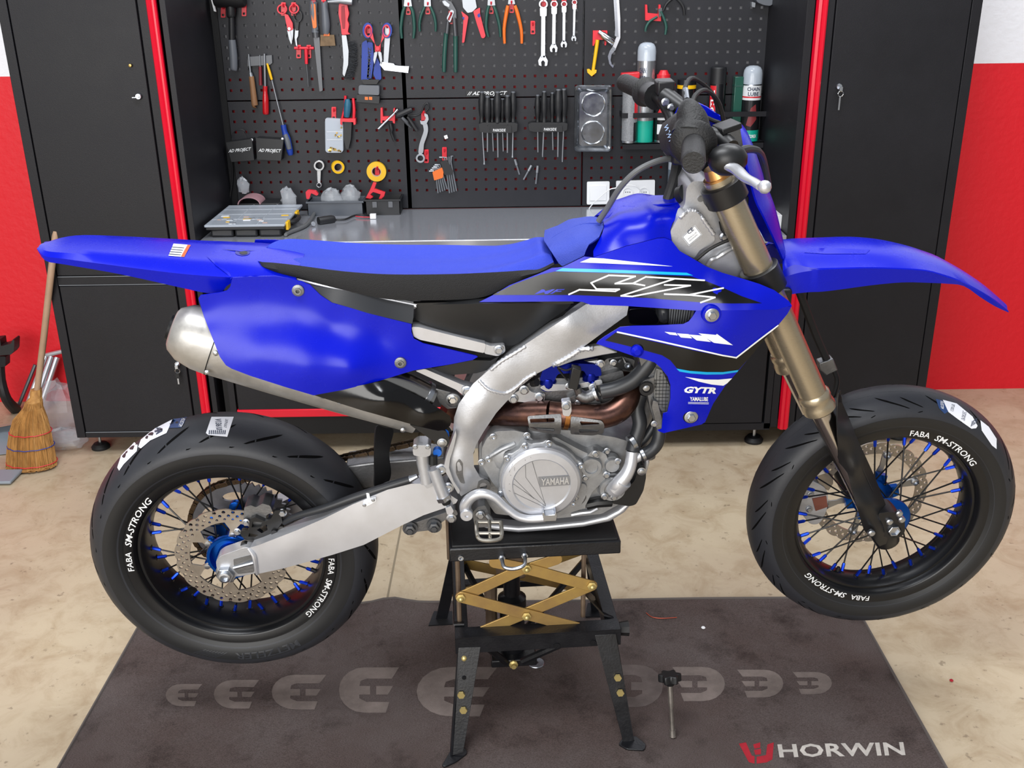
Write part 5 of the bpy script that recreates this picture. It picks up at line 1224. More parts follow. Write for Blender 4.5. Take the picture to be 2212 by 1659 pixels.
for tc in (.105, -.105):
    Q = lambda px, py: (lambda v: Vector((v.x, -tc, v.z)))(B.P(px, py, .105))
    d = (Q(1768, 876)-Q(1552, 383)).normalized()
    c = Q(1650, 606)
    O('lower_clamp', MB().tube([c-d*.030, c-d*.028, c+d*.020, c+d*.022], [.036, .0385, .0385, .036], 28), LOWB, BIKE, ang=40)
    c = Q(1562, 408)
    O('upper_clamp', MB().tube([c-d*.014, c-d*.012, c+d*.024, c+d*.026], [.036, .040, .040, .038], 28), LOWB, BIKE, ang=40)
    # axle lug
    c = Q(1908, 1148)
    O('axle_lug', MB().tube([Q(1880, 1096), c, c+d*.03, c+d*.036], [.026, .03, .026, .018], 20), LOWB, BIKE, ang=50)
cl = B.P(1655, 606, 0); O('lower_yoke', MB().box(cl.x-.045, cl.x+.025, -.1, .1, cl.z-.02, cl.z+.016), LOWB, BIKE, bevel=.006)
cl = B.P(1560, 408, 0); O('upper_yoke', MB().box(cl.x-.05, cl.x+.028, -.1, .1, cl.z-.012, cl.z+.012), LOWB, BIKE, bevel=.006)
def c3b(x, y): return (1600+x/3.13, 820+y/3.13)
FG = [(1816, 842), (1820, 871), (1835, 905), (1849, 941), (1868, 982), (1887.5, 1024.5), (1908, 1075), (1919.5, 1107), (1922, 1140), (1919, 1160), (1914, 1175), (1900, 1180), (1893, 1172), (1887, 1162), (1875, 1156), (1866, 1145), (1861, 1130), (1848, 1085), (1836, 1040), (1830, 1021), (1820, 1008), (1811.5, 999), (1809, 940), (1809, 884), (1811, 850)]
FGP = panel('fork_guard', B, FG, RBF([(1816, 842, .11), (1835, 905, .1), (1887, 1024, .1), (1919, 1107, .11), (1914, 1175, .135), (1866, 1145, .135), (1830, 1021, .14), (1811, 999, .13), (1809, 884, .125), (1850, 1010, .15), (1880, 1090, .152), (1828, 930, .14), (1895, 1140, .15)]), .003, LOWB, FK, step=10, bevel=.001)
slab('axle_clamp', B, rnd([c3b(930, 905), c3b(1000, 895), c3b(1060, 900), c3b(1110, 950), c3b(1112, 1030), c3b(1085, 1065), c3b(1020, 1075), c3b(960, 1060), c3b(940, 980)], 6), .085, .14, LOWB, FK, bevel=.003)
O('axle_hex', MB().lathe([(.0135, 0), (.0135, .004), (.012, .005), (.0105, .005), (.0095, -.006)], B.P(1931, 1146, .141), YA, n=6).lathe([(.0142, -.001), (.0142, .0035)], B.P(1931, 1146, .141), YA, n=20, caps=False), ZINC, FK)
for q, t in (((1882, 1151), .156), ((1921, 1127), .142), ((1942, 1109), .142), ((1947.5, 1122), .142)): O('guard_bolt', MB().lathe([(.0075, -.004), (.0075, .003), (.005, .005), (.0025, .005)], B.P(q[0], q[1], t), YA, n=16), ZINC, FK)
for k in range(7): stroke([(1862+3.2*k, 1012+7*k), (1867+3.2*k, 1020+7*k)], .8, mat('guard_moulding', '2a2a2d', .5), RayFrame(FGP, .0006, .15), FK, 'guard_moulding')
# front mudguard
FM = saddle('front_mudguard', [
    [(1690, 560, .05), (1691, 585, .075), (1690, 600, .08), (1700, 638, .085)],
    [(1712, 560, .055), (1716, 572, .080), (1722, 590, .088), (1720, 634, .086)],
    [(1735, 557, .06), (1750, 578, .09), (1758, 584, .093), (1750, 631, .088)],
    [(1765, 556, .062), (1770, 579, .093), (1776, 583, .095), (1776, 630, .088)],
    [(1810, 555, .063), (1815, 578, .094), (1818, 581, .096), (1818, 625, .086)],
    [(1880, 553, .063), (1882, 577, .095), (1884, 580, .096), (1884, 616, .086)],
    [(1940, 557, .062), (1945, 579, .093), (1948, 582, .094), (1950, 610, .084)],
    [(1990, 566, .060), (2000, 583, .088), (2004, 586, .089), (2008, 611, .08)],
    [(2030, 577, .056), (2042, 594, .078), (2048, 600, .078), (2046, 613, .072)],
    [(2060, 587, .050), (2075, 606, .066), (2080, 611, .066), (2082, 618, .062)],
    [(2098, 607, .040), (2112, 625, .050), (2116, 632, .05), (2118, 642, .048)],
    [(2138, 634, .026), (2148, 647, .032), (2150, 652, .032), (2150, 662, .03)],
    [(2176, 668, .008), (2178, 671, .01), (2179, 673, .01), (2179, 675, .01)]], BLUE, BIKE, crown=.008, ang=24)
FMR = RayFrame(FM, .0008, .05)
panel('deck_panel', FMR, [(1737, 546), (1746, 538), (1790, 536), (1880, 540), (1870, 549), (1780, 549)], 0, .0006, BLUE, FM, step=14)
# front number plate: curved sheet in front of the fork
rows = []
for (ex, ey, cxp, cyp, w_) in ((1586, 279, 1600, 283, .04), (1602, 308, 1618, 315, .075), (1615, 360, 1638, 366, .095), (1633, 430, 1660, 430, .1), (1652, 470, 1675, 480, .096), (1676, 522, 1688, 526, .08), (1692, 560, 1697, 556, .06)):
    e_ = B.P(ex, ey, w_); c_ = B.P(cxp, cyp, w_*.35)
    dx = c_.x-e_.x; cz = e_.z
    rows.append([Vector((e_.x+dx*(1-k*k)*1.05, -w_*k, cz+.004*(1-k*k))) for k in [-1, -.9, -.7, -.4, 0, .4, .7, .9, 1]])
NP = O('front_number_plate', MB().grid(smooth_rows(rows, 4)), BLUE, BIKE, solid=.004, ang=60, fixn=True)
O('plate_stay', MB().tube([B.P(1585, 276, .08), B.P(1545, 262, .05), B.P(1500, 250, .0), B.P(1460, 300, -.06)], .004, 8, sm=4), RUB, BIKE)
# blue plate hood over the bars
panel('plate_hood', B, [(1449, 296), (1456, 248), (1464, 232), (1484, 224), (1502, 220), (1524, 230), (1560, 254), (1582, 280), (1600, 305), (1590, 310), (1560, 280), (1524, 246), (1504, 232), (1486, 234), (1470, 242), (1464, 262), (1460, 298)], RBF([(1448, 300, -.06), (1470, 238, -.04), (1520, 240, 0), (1580, 275, .06), (1600, 305, .08)]), .003, BLUE, BIKE, step=10)
panel('plate_hood', B, [(1528, 244), (1562, 262), (1584, 300), (1572, 330), (1550, 310), (1536, 275)], 0.0, .004, BLUE, BIKE)
# ------------------------------------------------------------------ handlebar and controls
HB = part('handlebar', BIKE)
BARM = mat('bar_black', '151517', .35, .4)
near_end, far_end = B.P(1493, 345, .375), B.P(1352, 182, -.375)
bx0 = (near_end.x+far_end.x)/2; bz0 = (near_end.z+far_end.z)/2
def barp(k):        # k -1 (far) .. 1 (near)
    a = abs(k); x = bx0+.055*(1-max(0, (a-.3)/.7)) if a > .3 else bx0+.055
    z = bz0-.062*(1-min(1, max(0, (a-.12)/.32))); return Vector((x, -.375*k, z))
ks = [-.62, -.5, -.4, -.3, -.2, -.1, 0, .1, .2, .3, .4, .5, .62]
O('bar_tube', MB().tube([barp(k) for k in [-1]+ks+[1]], .0115, 14, sm=3), BARM, HB)
GR = mat('grip_rubber', '0f0f11', .55, bump=.3, bscale=300)
def gripm(k0, k1):
    a, b = barp(k0), barp(k1); d = (b-a); prof = []
    for i in range(17):
        u = i/16; prof.append((a+d*u, .0185+(.0012 if i % 2 else 0)))
    return MB().tube([p for p, r in prof]+[b+d.normalized()*.004], [r for p, r in prof]+[.017], 20)
O('grip', gripm(.66, 1.0), GR, HB, ang=50); O('grip', gripm(-.66, -1.0), GR, HB, ang=50)
a = barp(.66); O('grip_flange', MB().lathe([(.022, -.024), (.036, -.006), (.0395, 0), (.036, .005), (.02, .012)], a, (barp(1)-barp(.66)).normalized(), n=28), GR, HB, ang=50)
a = barp(-.66); O('grip_flange', MB().lathe([(.019, -.02), (.028, -.004), (.031, 0), (.028, .004), (.018, .01)], a, (barp(-1)-barp(-.66)).normalized(), n=28), GR, HB, ang=50)
# throttle housing with its rubber boot
dn = (barp(1)-barp(.66)).normalized(); a = barp(.6)
O('throttle_housing', MB().lathe([(.02, -.035), (.031, -.028), (.033, .0), (.033, .014), (.027, .02)], a, dn, n=24), BLKP, HB, ang=40)
O('throttle_boot', MB().tube([a+dn*.005+Vector((-.005, 0, .012)), a+dn*-.006+Vector((-.004, 0, .030)), a+Vector((-.006, .016, .046)), a+Vector((-.004, .034, .055))], [.033, .028, .022, .010], 16, sm=4), GR, HB, ang=60)
O('throttle_cable', MB().tube([a+Vector((.0, .03, .052)), a+Vector((.015, .07, .062)), a+Vector((.045, .12, .060)), a+Vector((.08, .16, .025)), a+Vector((.1, .17, -.05))], .0042, 8, sm=5), RUB, HB)
O('throttle_cable', MB().tube([a+Vector((-.008, .03, .05)), a+Vector((.0, .09, .07)), a+Vector((.03, .16, .075)), a+Vector((.08, .2, .03)), a+Vector((.095, .2, -.05))], .0042, 8, sm=5), RUB, HB)
O('cable_adjuster', MB().tube([a+Vector((-.004, .05, .058)), a+Vector((.0, .085, .069))], .0055, 8), ZINC, HB)
# crossbar pad
pk = barp(0)+Vector((-.012, 0, .022))
PADM = mat('bar_pad', '171416', .6, bump=.5, bscale=90)
p0, p1 = barp(.44)+Vector((-.006, 0, .0)), barp(-.15)
PAD = O('bar_pad', MB().tube([p0+Vector((0, .0, -.01)), p0+Vector((0, .015, -.004)), p0.lerp(p1, .4), p0.lerp(p1, .8), p1], [.022, .038, .040, .038, .024], 10, sm=3, flat=1.1), PADM, HB, ang=40)
PF = RayFrame(PAD, .0008, .2)
text('pad_lettering', PF, 'WWWW', (1434, 272), (20, 58), (9, -4), 0, mat('pad_print', 'a8c4e8', .5), HB, bold=.02)
# front brake lever and master cylinder
mc = barp(.5)
O('brake_reservoir', MB().obox(mc+Vector((.058, -.012, -.006)), (.016, .006, .004), (-.004, .020, .0), (-.004, 0, .018)), ALUD, HB, bevel=.003)
O('reservoir_cap', MB().obox(mc+Vector((.054, -.012, .015)), (.018, .006, .004), (-.004, .022, .0), (-.001, 0, .005)), BLKP, HB, bevel=.002)
O('master_cylinder', MB().tube([mc+Vector((.01, 0, 0)), mc+Vector((.045, -.02, -.004)), mc+Vector((.055, -.05, -.012))], [.018, .017, .013], 14), BLKP, HB)
O('lever_perch', MB().ball(B.P(1572, 345, .28), .034, 14, sy=.7, sz=.8), BLKP, HB)
lv = [B.P(1590, 350, .29), B.P(1598, 362, .30), B.P(1606, 377, .32), B.P(1618, 390, .36), B.P(1622, 396, .37)]
O('brake_lever', MB().tube([B.P(1569, 355, .29), B.P(1590, 366, .31), B.P(1610, 384, .36), B.P(1630, 394, .40), B.P(1645, 404, .43)], [.0125, .0115, .010, .009, .009], 12, sm=4, flat=.7), ALUS, HB)
O('lever_ball', MB().ball(B.P(1652, 404, .44), .0105, 12), ALUS, HB)
O('brake_line', MB().tube([B.P(1585, 333, .24), B.P(1605, 324, .22), B.P(1622, 322, .2), B.P(1640, 328, .18), B.P(1650, 350, .14), B.P(1660, 400, .1)], [.008, .0075, .007, .006, .006, .006], 10, sm=5), HOSE, HB)
# clutch side controls beyond the bars
sw = barp(-.55)
O('switch_housing', MB().tube([barp(-.62), barp(-.5)], [.024, .027], 16), BLKP, HB)
O('start_button', MB().lathe([(.008, 0), (.008, .006), (.004, .008)], B.P(1421, 188, -.24), Vector((.2, -.7, .6)), n=16), mat('button_blue', '7c9cc2', .3), HB)
O('switch_block', MB().obox(barp(-.46)+Vector((.01, 0, .022)), (.018, 0, .0), (0, .022, 0), (0, 0, .014)), BLKP, HB, bevel=.004)
O('kill_switch', MB().obox(B.P(1381, 197, -.25), (.004, 0, 0), (0, .004, 0), (0, 0, .006)), mat('switch_red', 'd0202c', .4), HB)
O('clutch_perch', MB().tube([barp(-.42)+Vector((.005, 0, .01)), barp(-.3)+Vector((.03, 0, .012))], [.02, .016], 12), BLKP, HB)
O('clutch_cable', MB().tube([barp(-.38)+Vector((.03, 0, .01)), barp(-.15)+Vector((.06, 0, .03)), barp(.1)+Vector((.08, 0, .0)), barp(.1)+Vector((.09, 0, -.1))], .0045, 8, sm=5), RUB, HB)
O('bar_clamp', MB().box(bx0+.03, bx0+.085, -.055, .055, bz0-.085, bz0-.045), mat('clamp_grey', '3a3b3e', .35, .8), HB, bevel=.006)
for q in ((1437, 220), (1450, 232)): bolt('clamp_bolt', B, q[0], q[1], -.12, .006, .008, ZINC, HB)
O('harness', MB().tube([barp(-.3)+Vector((.02, 0, .0)), barp(-.2)+Vector((.01, 0, -.02)), barp(-.1)+Vector((.0, 0, -.06)), barp(0)+Vector((-.03, 0, -.13))], .011, 10, sm=4), RUB, HB)
# fuel tank breather hose and brake hose to the front wheel
O('breather_hose', MB().tube([B.P(1293, 478, .02), B.P(1312, 450, .03), B.P(1340, 405, .05), B.P(1375, 370, .06), B.P(1415, 350, .05), B.P(1450, 343, .03), B.P(1490, 350, .0)], .0058, 10, sm=6), mat('grey_hose', '5a5c5e', .5), BIKE)
O('front_brake_hose', MB().tube([B.P(1715, 600, -.05), B.P(1738, 660, -.05), B.P(1765, 730, -.05), B.P(1792, 790, -.05)], .0085, 10, sm=3), RUB, BIKE)
slab('hose_clip', B, [(1770, 785), (1800, 775), (1810, 800), (1785, 812), (1772, 800)], -.065, -.04, ALUD, BIKE, bevel=.002)
O('front_brake_hose', MB().tube([B.P(1802, 800, -.05), B.P(1808, 820, -.05), B.P(1803, 845, -.05), B.P(1790, 880, -.05)], .006, 10, sm=4), RUB, BIKE)
# ================================================================== scissor lift under the engine
STB = mat('lift_black_paint', '15161a', .35, var=.3, vscale=20, bump=.1, bscale=200, rvar=.08)
STZ = mat('yellow_zinc', 'c6a55e', .36, .6, var=.3, vscale=9, color2='a8875a')
GRM = mat('greasy_steel', '7d6a58', .55, .3, var=.4, vscale=18)
LIFT = thing('scissor_lift', (.05, 2.05, 0), 'black motorcycle scissor lift with yellow zinc arms holding the motorcycle up', 'lift stand')
# depth planes: near side y 1.845, far side y 2.26; derived from the feet on the floor
yn, yf = 1.90, 2.30
NP_, FP_ = WFrame(yn), WFrame(yf)
def N(px, py, d=0): return NP_.P(px, py, d)
tl, tr = N(960, 1188), N(1333, 1168)
zt = (tl.z+tr.z)/2+.001
O('platform', MB().box(tl.x, tr.x, yn, yf, zt-.032, zt), STB, LIFT, bevel=.003)
O('platform_pad', MB().box(tl.x+.006, tr.x-.006, yn+.006, yf-.006, zt-.002, zt+.004), RUB, LIFT, bevel=.002)
# carrying handle
hz = N(1100, 1197)
h0, h1 = N(1073, 1199), N(1122, 1196)
O('handle', MB().tube([h0, h0+Vector((0, -.02, 0)), h0+Vector((.004, -.035, -.006)), (h0+h1)/2+Vector((0, -.038, -.010)), h1+Vector((-.004, -.035, -.006)), h1+Vector((0, -.02, 0)), h1], .0042, 10, sm=4), ZINC, LIFT)
for q in (h0, h1): O('handle_nut', MB().lathe([(.0075, 0), (.0075, .008)], q, (0, -1, 0), n=6), ZINC, LIFT)
O('side_screw', MB().lathe([(.006, 0), (.006, .003), (.003, .003), (.003, 0)], N(985, 1199, .0), (0, -1, 0), n=12), ZINC, LIFT)
# near scissor arms
def arm(a, b, y, w=.0135, name='scissor_arm'):
    fr = WFrame(y); p, q = fr.P(*a), fr.P(*b); d = (q-p).normalized(); n = Vector((-d.z, 0, d.x))
    pts = []
    for c, s in ((p, -1), (q, 1)):
        for k in range(7):
            t = -PI/2+PI*k/6; pts.append(c+d*s*w*math.cos(t)*.9+n*w*math.sin(t)*s)
    O(name, MB().prism(pts, (0, .004, 0)), STZ, LIFT, bevel=.0008)
ya = yn+.03
arm((988, 1284), (1122, 1228), ya+.006); arm((1129, 1228), (1270, 1271), ya)
arm((988, 1284), (1258, 1366), ya); arm((1272, 1270), (992, 1376), ya+.006)
for a, b in (((1060, 1212), (1129, 1228)), ((1195, 1210), (1129, 1230))): arm(a, b, ya+.003)
yb = yf-.04
arm((988+12, 1284-75), (1258-8, 1366-95), yb); arm((1272-8, 1270-75), (1000, 1376-95), yb+.006)
for q in ((1129, 1227), (987, 1285), (1271, 1270), (1129, 1330)):
    p = WFrame(ya-.002).P(*q)
    O('pivot_nut', MB().lathe([(.0105, 0), (.0105, .003), (.007, .004)], p, (0, -1, 0), n=6).ball(p+Vector((0, -.006, 0)), .0062, 10), mat('brass_nut', 'd2bd7c', .32, .6), LIFT)
# screw column in the middle
ym = (yn+yf)/2
cx_ = WFrame(ym).P(1107, 1250).x
O('column_cover', MB().box(cx_-.036, cx_+.036, ym-.03, ym+.03, .30, zt-.035), GRM, LIFT, bevel=.012)
O('hydraulic_body', MB().lathe([(.028, 0), (.03, .01), (.03, .12), (.034, .125), (.034, .15), (.02, .16), (.02, .24)], (cx_, ym-.02, .10), (0, 0, 1), n=20), STB, LIFT)
O('release_valve', MB().tube([(cx_-.05, ym-.02, .14), (cx_-.05, ym-.02, .22), (cx_-.052, ym-.03, .30)], [.016, .014, .018], 10), GRM, LIFT)
O('jack_base', MB().box(cx_-.055, cx_+.055, ym-.07, ym+.05, .085, .105), STB, LIFT, bevel=.003)
# guide rods
for px in (984, 1256):
    for y in (yn+.07, yf-.05):
        fr = WFrame(y); p = fr.P(px, 1240); O('guide_rod', MB().tube([(p.x, y, .26), (p.x, y, zt-.03)], .0055, 8), GRM, LIFT)
# lower frame: near and far rails, side rails
def zat(px, py, y): return WFrame(y).P(px, py).z
zr = zat(1150, 1385, yn); xl_, xr_ = N(974, 1400).x, N(1333, 1380).x
rail = MB().box(xl_, xr_, yn, yn+.0035, zr-.022, zr+.02).box(xl_, xr_, yn, yn+.04, zr+.017, zr+.02)
O('base_rail', rail, STB, LIFT, bevel=.0008)
O('base_rail', MB().box(xl_, xr_, yf-.0035, yf, zr-.022, zr+.02).box(xl_, xr_, yf-.04, yf, zr+.017, zr+.02), STB, LIFT, bevel=.0008)
for x in (xl_, xr_-.03): O('side_rail', MB().box(x, x+.03, yn+.03, yf-.03, zr-.02, zr+.016), STB, LIFT, bevel=.001)
for q in ((1193, 1397), (1272, 1394)): O('rail_hole', MB().lathe([(.0075, 0), (.0075, .001)], N(q[0], q[1], .0006), (0, -1, 0), n=16), BLK2, LIFT)
O('rail_bolt', MB().lathe([(.012, 0), (.012, .003), (.0085, .004)], N(992, 1415, .0), (0, -1, 0), n=16).ball(N(992, 1415, .006), .0068, 10), mat('brass_nut', 'd2bd7c', .32, .6), LIFT)
O('rail_knob', MB().tube([(xr_, yn+.03, zr), (xr_+.022, yn+.03, zr)], [.015, .018], 8), RUB, LIFT)
# legs with feet, near pair and far pair
def leg(pts, y1, sgn):
    y0 = pts[0][1]; yl = pts[2][1]
    def L(px, py, d=0): return WFrame(yn+(y1-yn)*(py-y0)/(yl-y0)).P(px, py, d)
    q = [L(*p) for p in pts]
    t = MB().prism(q, (0, .004, 0)); a, b = (q[0], q[3]) if sgn < 0 else (q[1], q[2])
    t.prism([a, b, b+Vector((0, .03, 0)), a+Vector((0, .03, 0))], (.004*(1 if sgn < 0 else -1), 0, 0))
    O('leg', t, STB, LIFT, bevel=.0006); return L
LL = leg([(980, 1392), (1028, 1392), (986, 1617), (958, 1623)], 1.828, -1)
LR = leg([(1276, 1378), (1322, 1376), (1358, 1610), (1334, 1613)], 1.838, 1)
def foot_plate(cx, cy, pts):
    c = FLOOR.P(cx, cy); mbx = MB().prism([FLOOR.P(x, y, .009) for x, y in pts], (0, 0, -.004)); O('foot', mbx, STB, LIFT, bevel=.0008)
foot_plate(965, 1640, rnd([(937, 1643), (960, 1611), (992, 1608), (996, 1618), (970, 1635), (945, 1645)], 5))
foot_plate(1352, 1610, rnd([(1322, 1615), (1332, 1605), (1362, 1599), (1384, 1619), (1378, 1631), (1340, 1627)], 5))
for a in ((978, 1492), (982, 1525), (1324, 1470), (1329, 1503)):
    p = (LL if a[0] < 1100 else LR)(a[0]+6 if a[0] < 1100 else a[0], a[1], .001); O('leg_bolt', MB().lathe([(.0085, 0), (.0085, .006)], p, (0, -1, 0), n=6), mat('brass_nut', 'd2bd7c', .32, .6), LIFT)
O('leg_hole', MB().lathe([(.005, 0), (.005, .0008)], LL(991, 1457, .0006), (0, -1, 0), n=14), BLK2, LIFT)
fl_ = FLOOR.P(950, 1442); fr2 = FLOOR.P(1300, 1420)
for xa, xb in ((xl_+.012, xl_-.035), (xr_-.012, xr_+.02)):
    O('leg', MB().bar((xa, yf, zr), (xb, yf+.06, .006), .03, .006, (0, 1, 0)), STB, LIFT)
    O('foot', MB().prism([(xb-.035, yf+.03, .009), (xb+.03, yf+.03, .009), (xb+.03, yf+.09, .009), (xb-.02, yf+.095, .009)], (0, 0, -.004)), STB, LIFT)
# upper rear frame (back of the lift) and V braces
zb_ = zat(1150, 1245, yf)
for s_ in (0, 1):
    x = xl_+.005 if s_ == 0 else xr_-.07
    O('upright', MB().bar((x+.005 if s_ == 0 else x+.01, yf-.01, zb_), (xl_+.01 if s_ == 0 else xr_-.02, yn+.05, zr+.02), .024, .004, (0, 1, 0)), STB, LIFT)
bp = (cx_, ym, .10)
O('brace', MB().tube([(xl_+.03, yn+.06, zr-.01), (cx_-.02, ym-.07, .10)], .008, 8), STB, LIFT); O('brace', MB().tube([(xr_-.03, yn+.06, zr-.01), (cx_+.02, ym-.07, .10)], .009, 8), STB, LIFT)
O('brace', MB().tube([(xl_+.03, yf-.05, zr-.01), (cx_-.02, ym+.03, .10)], .008, 8), STB, LIFT); O('brace', MB().tube([(xr_-.03, yf-.05, zr-.01), (cx_+.02, ym+.03, .10)], .008, 8), STB, LIFT)
O('back_rail', MB().box(xl_+.002, xr_-.05, yf-.03, yf-.004, zb_-.012, zb_+.004), STB, LIFT)
O('base_bolt', MB().lathe([(.011, 0), (.011, .005), (.006, .007), (.006, .014)], (cx_-.002, ym-.071, .095), (0, -1, 0), n=8), mat('brass_nut', 'd2bd7c', .32, .6), LIFT)
LIFT.rotation_euler = (0, 0, math.radians(4.0))      # the lift stands slightly turned under the bike
# things lying on the mat
wsh = MF.P(1158, 1434, .0015)
O('steel_washer', MB().lathe([(.006, -.001), (.006, .003), (.0205, .003), (.0215, .0015), (.0205, -.001)], wsh, (0, 0, 1), n=28, closed=True), ZINC, label='round steel washer lying on the mat under the lift', cat='washer')
k = thing('knob_tool', MF.P(1452, 1590), 'star-knob screw with a long steel shaft standing on the mat', 'knob bolt')
kb = MF.P(1453, 1592); kt = WFrame(kb.y+.035).P(1447, 1470)
d = (kt-kb).normalized(); kb = kb+Vector((0, 0, .006))
O('shaft', MB().tube([kb, kb.lerp(kt, .5), kb.lerp(kt, .55), kt], [.0055, .005, .0065, .006], 10), mat('worn_steel', '9a938c', .45, .8, var=.4, vscale=40), k)
O('socket_end', MB().tube([kb-d*.004, kb+d*.012], [.008, .0075], 10), mat('worn_steel', '9a938c'), k)
st = []
for i in range(36):
    a = 2*PI*i/36; st.append((.0225+.0045*math.cos(6*a), a))
x_ = d.cross(Vector((0, 1, 0))).normalized(); y_ = d.cross(x_)
c0 = kt+d*.016
O('star_knob', MB().prism([c0+x_*r*math.cos(a)+y_*r*math.sin(a) for r, a in st], -d*.018).tube([kt-d*.012, kt+d*.002], [.009, .014], 14), BLKP, k, bevel=.002)
def crumb(px, py, s, m, label, sy=1.0):
    p = MF.P(px, py, .001) if 280 < px < 1880 and py > 1320 else FLOOR.P(px, py, .001)
    O('litter_scrap', MB().ball(p+Vector((0, 0, s*.4)), s, 8, sy=sy, sz=.5), m, label=label, cat='scrap')
crumb(1519, 1358, .006, WHITE, 'tiny white paper scrap lying on the mat right of the lift')
crumb(2055, 1471, .005, PRR, 'tiny red scrap on the bare floor right of the mat')
O('copper_wire', MB().tube([MF.P(1396, 1325, .002), MF.P(1408, 1334, .002), MF.P(1430, 1337, .002), MF.P(1462, 1335, .002)], .0012, 6, sm=4), mat('copper_wire', 'b0533f', .4, .5), label='short thin copper wire lying on the mat behind the lift', cat='wire')
# ================================================================== tools on the pegboard
TRED = mat('tool_red', 'cf1f33', .4); TGRN = mat('tool_green', '1f4a42', .45); TSTL = mat('tool_steel', '989ca2', .38, .7); TDRK = mat('tool_dark_steel', '5a5c60', .45, .6); TCHR = mat('tool_chrome', 'b4b8be', .24, .9)
TORG = mat('tool_orange', 'dd6a1e', .45); TYEL = mat('tool_yellow', 'e0b010', .42); TBLU = mat('tool_blue', '10348f', .5); TBLK = mat('tool_black', '191a1d', .5); WOOD = mat('tool_wood', '8a6444', .6, var=.3, vscale=30, stretch=(1, 1, .2))
TGRY = mat('tool_grey', '5b5f66', .45); CLEAR = mat('clear_plastic', 'dfe6ee', .12, alpha=.32); MILK = mat('milky_plastic', 'cdd6e2', .2, alpha=.55); PINKR = mat('hook_red', 'd21c2e', .38)
def T(name, px, py, label, cat, group=None): return thing(name, BOARD.P(px, py), label, cat, group)
def ps(name, t, pts, d0, d1, m, bevel=.0008, r=0, holes=()): return slab(name, BOARD, rnd(pts, r) if r else pts, d0, d1, m, t, bevel=bevel, holes=holes)
SCB = BOARD.sc(900, 200)                     # metres per pixel on the board
def pt(name, t, pts, m, n=10, sm=3, flat=1.0):
    """tube through (px, py, radius px) at depth d (4th value)"""
    P = [BOARD.P(p[0], p[1], p[3] if len(p) > 3 else .012) for p in pts]; R = [p[2]*SCB for p in pts]
    return O(name, MB().tube(P, R, n, sm=sm, flat=flat), m, t, ang=50)
def ring(name, t, px, py, r, rin, d0, d1, m, n=28, ry=None):
    return slab(name, BOARD, circ(px, py, r, ry or r, n), d0, d1, m, t, bevel=.0008, holes=[circ(px, py, rin, (ry or r)*rin/r, n)])
def hook(px, py, label):
    t = T('peg_hook', px, py, label, 'hook', 'red plastic peg hooks')
    ps('plate', t, rnd([(px-5, py-15), (px+5, py-15), (px+5, py+14), (px-5, py+14)], 2), .0005, .005, PINKR, holes=[[(px-2.6, py+6), (px+2.6, py+6), (px+2.6, py+11), (px-2.6, py+11)]])
    O('prong', MB().tube([BOARD.P(px, py-6, .004), BOARD.P(px, py-7, .022), BOARD.P(px, py-12, .026)], .0032, 8), PINKR, t)
for a in ((482, 24, 'red peg hook under the left end of the rubber mallet head'), (527, 21, 'red peg hook under the right end of the rubber mallet head'),
          (612, 20, 'red peg hook inside the red scissors left loop'), (634, 20, 'red peg hook inside the red scissors right loop'),
          (645, 112, 'red peg hook under the left arm of the red T-handle driver'), (667, 112, 'red peg hook under the right arm of the red T-handle driver'),
          (677, 16, 'red peg hook behind the orange-handled chisel'), (699, 14, 'red peg hook behind the grey-handled scraper'), (796, 66, 'red peg hook in the left loop of the blue and red snips'), (836, 66, 'red peg hook in the right loop of the blue and red snips'),
          (882, 18, 'red peg hook between the handles of the leftmost green pliers'), (924, 17, 'red peg hook between the handles of the second green pliers'), (974, 38, 'red peg hook behind the slot of the water pump pliers'),
          (1061, 16, 'red peg hook between the handles of the rightmost green pliers'), (1105, 14, 'red peg hook between the orange pliers handles'), (1151, 60, 'empty red peg hook between orange pliers and the ratchet spanners'),
          (1174, 8, 'red peg hook through the largest ratchet spanner ring'), (1197, 8, 'red peg hook through the second largest ratchet spanner ring'), (1218.5, 8, 'red peg hook through the third ratchet spanner ring'), (1241, 5, 'red peg hook through the smallest ratchet spanner ring'),
          (721, 246, 'red peg hook above the clear small parts box'), (915, 254, 'red peg hook in the open jaw of the curved spanner'), (921, 338, 'red peg hook beside the lower ring of the curved spanner'), (960, 333, 'red peg hook holding the black hex key set'), (815, 372, 'red peg hook through the large yellow tape roll')):
    hook(*a)
t = T('rubber_mallet', 503, 10, 'black rubber mallet hanging at the top left of the tool wall', 'mallet')
O('head', MB().tube([BOARD.P(463, -8, .03), BOARD.P(468, -8, .03), BOARD.P(522, -8, .03), BOARD.P(528, -8, .03)], [.034, .038, .038, .034], 20), RUB, t, ang=40)
pt('neck', t, [(497, 8, 9, .03), (499, 20, 10, .03), (499, 34, 9, .03), (499.5, 38, 6.5, .03)], TBLK); pt('shaft', t, [(500, 36, 6, .03), (501, 90, 6.5, .03)], TBLK); pt('grip', t, [(501, 86, 7.5, .03), (504, 120, 8.5, .03), (505, 148, 8, .03), (505, 152, 6.5, .03)], TGRY)
O('white_clip', MB().obox(BOARD.P(462, 12, .02), (.004, 0, -.001), (0, .004, 0), (-.003, 0, .02)), WHITE, label='narrow white plastic clip beside the mallet head', cat='clip')
t = T('scissors', 622, 40, 'red handled electrician scissors hanging beside black scissors', 'scissors')
ring('loop', t, 609, 20, 11, 8, .014, .02, TRED); ring('loop', t, 635, 19, 11, 8, .014, .02, TRED)
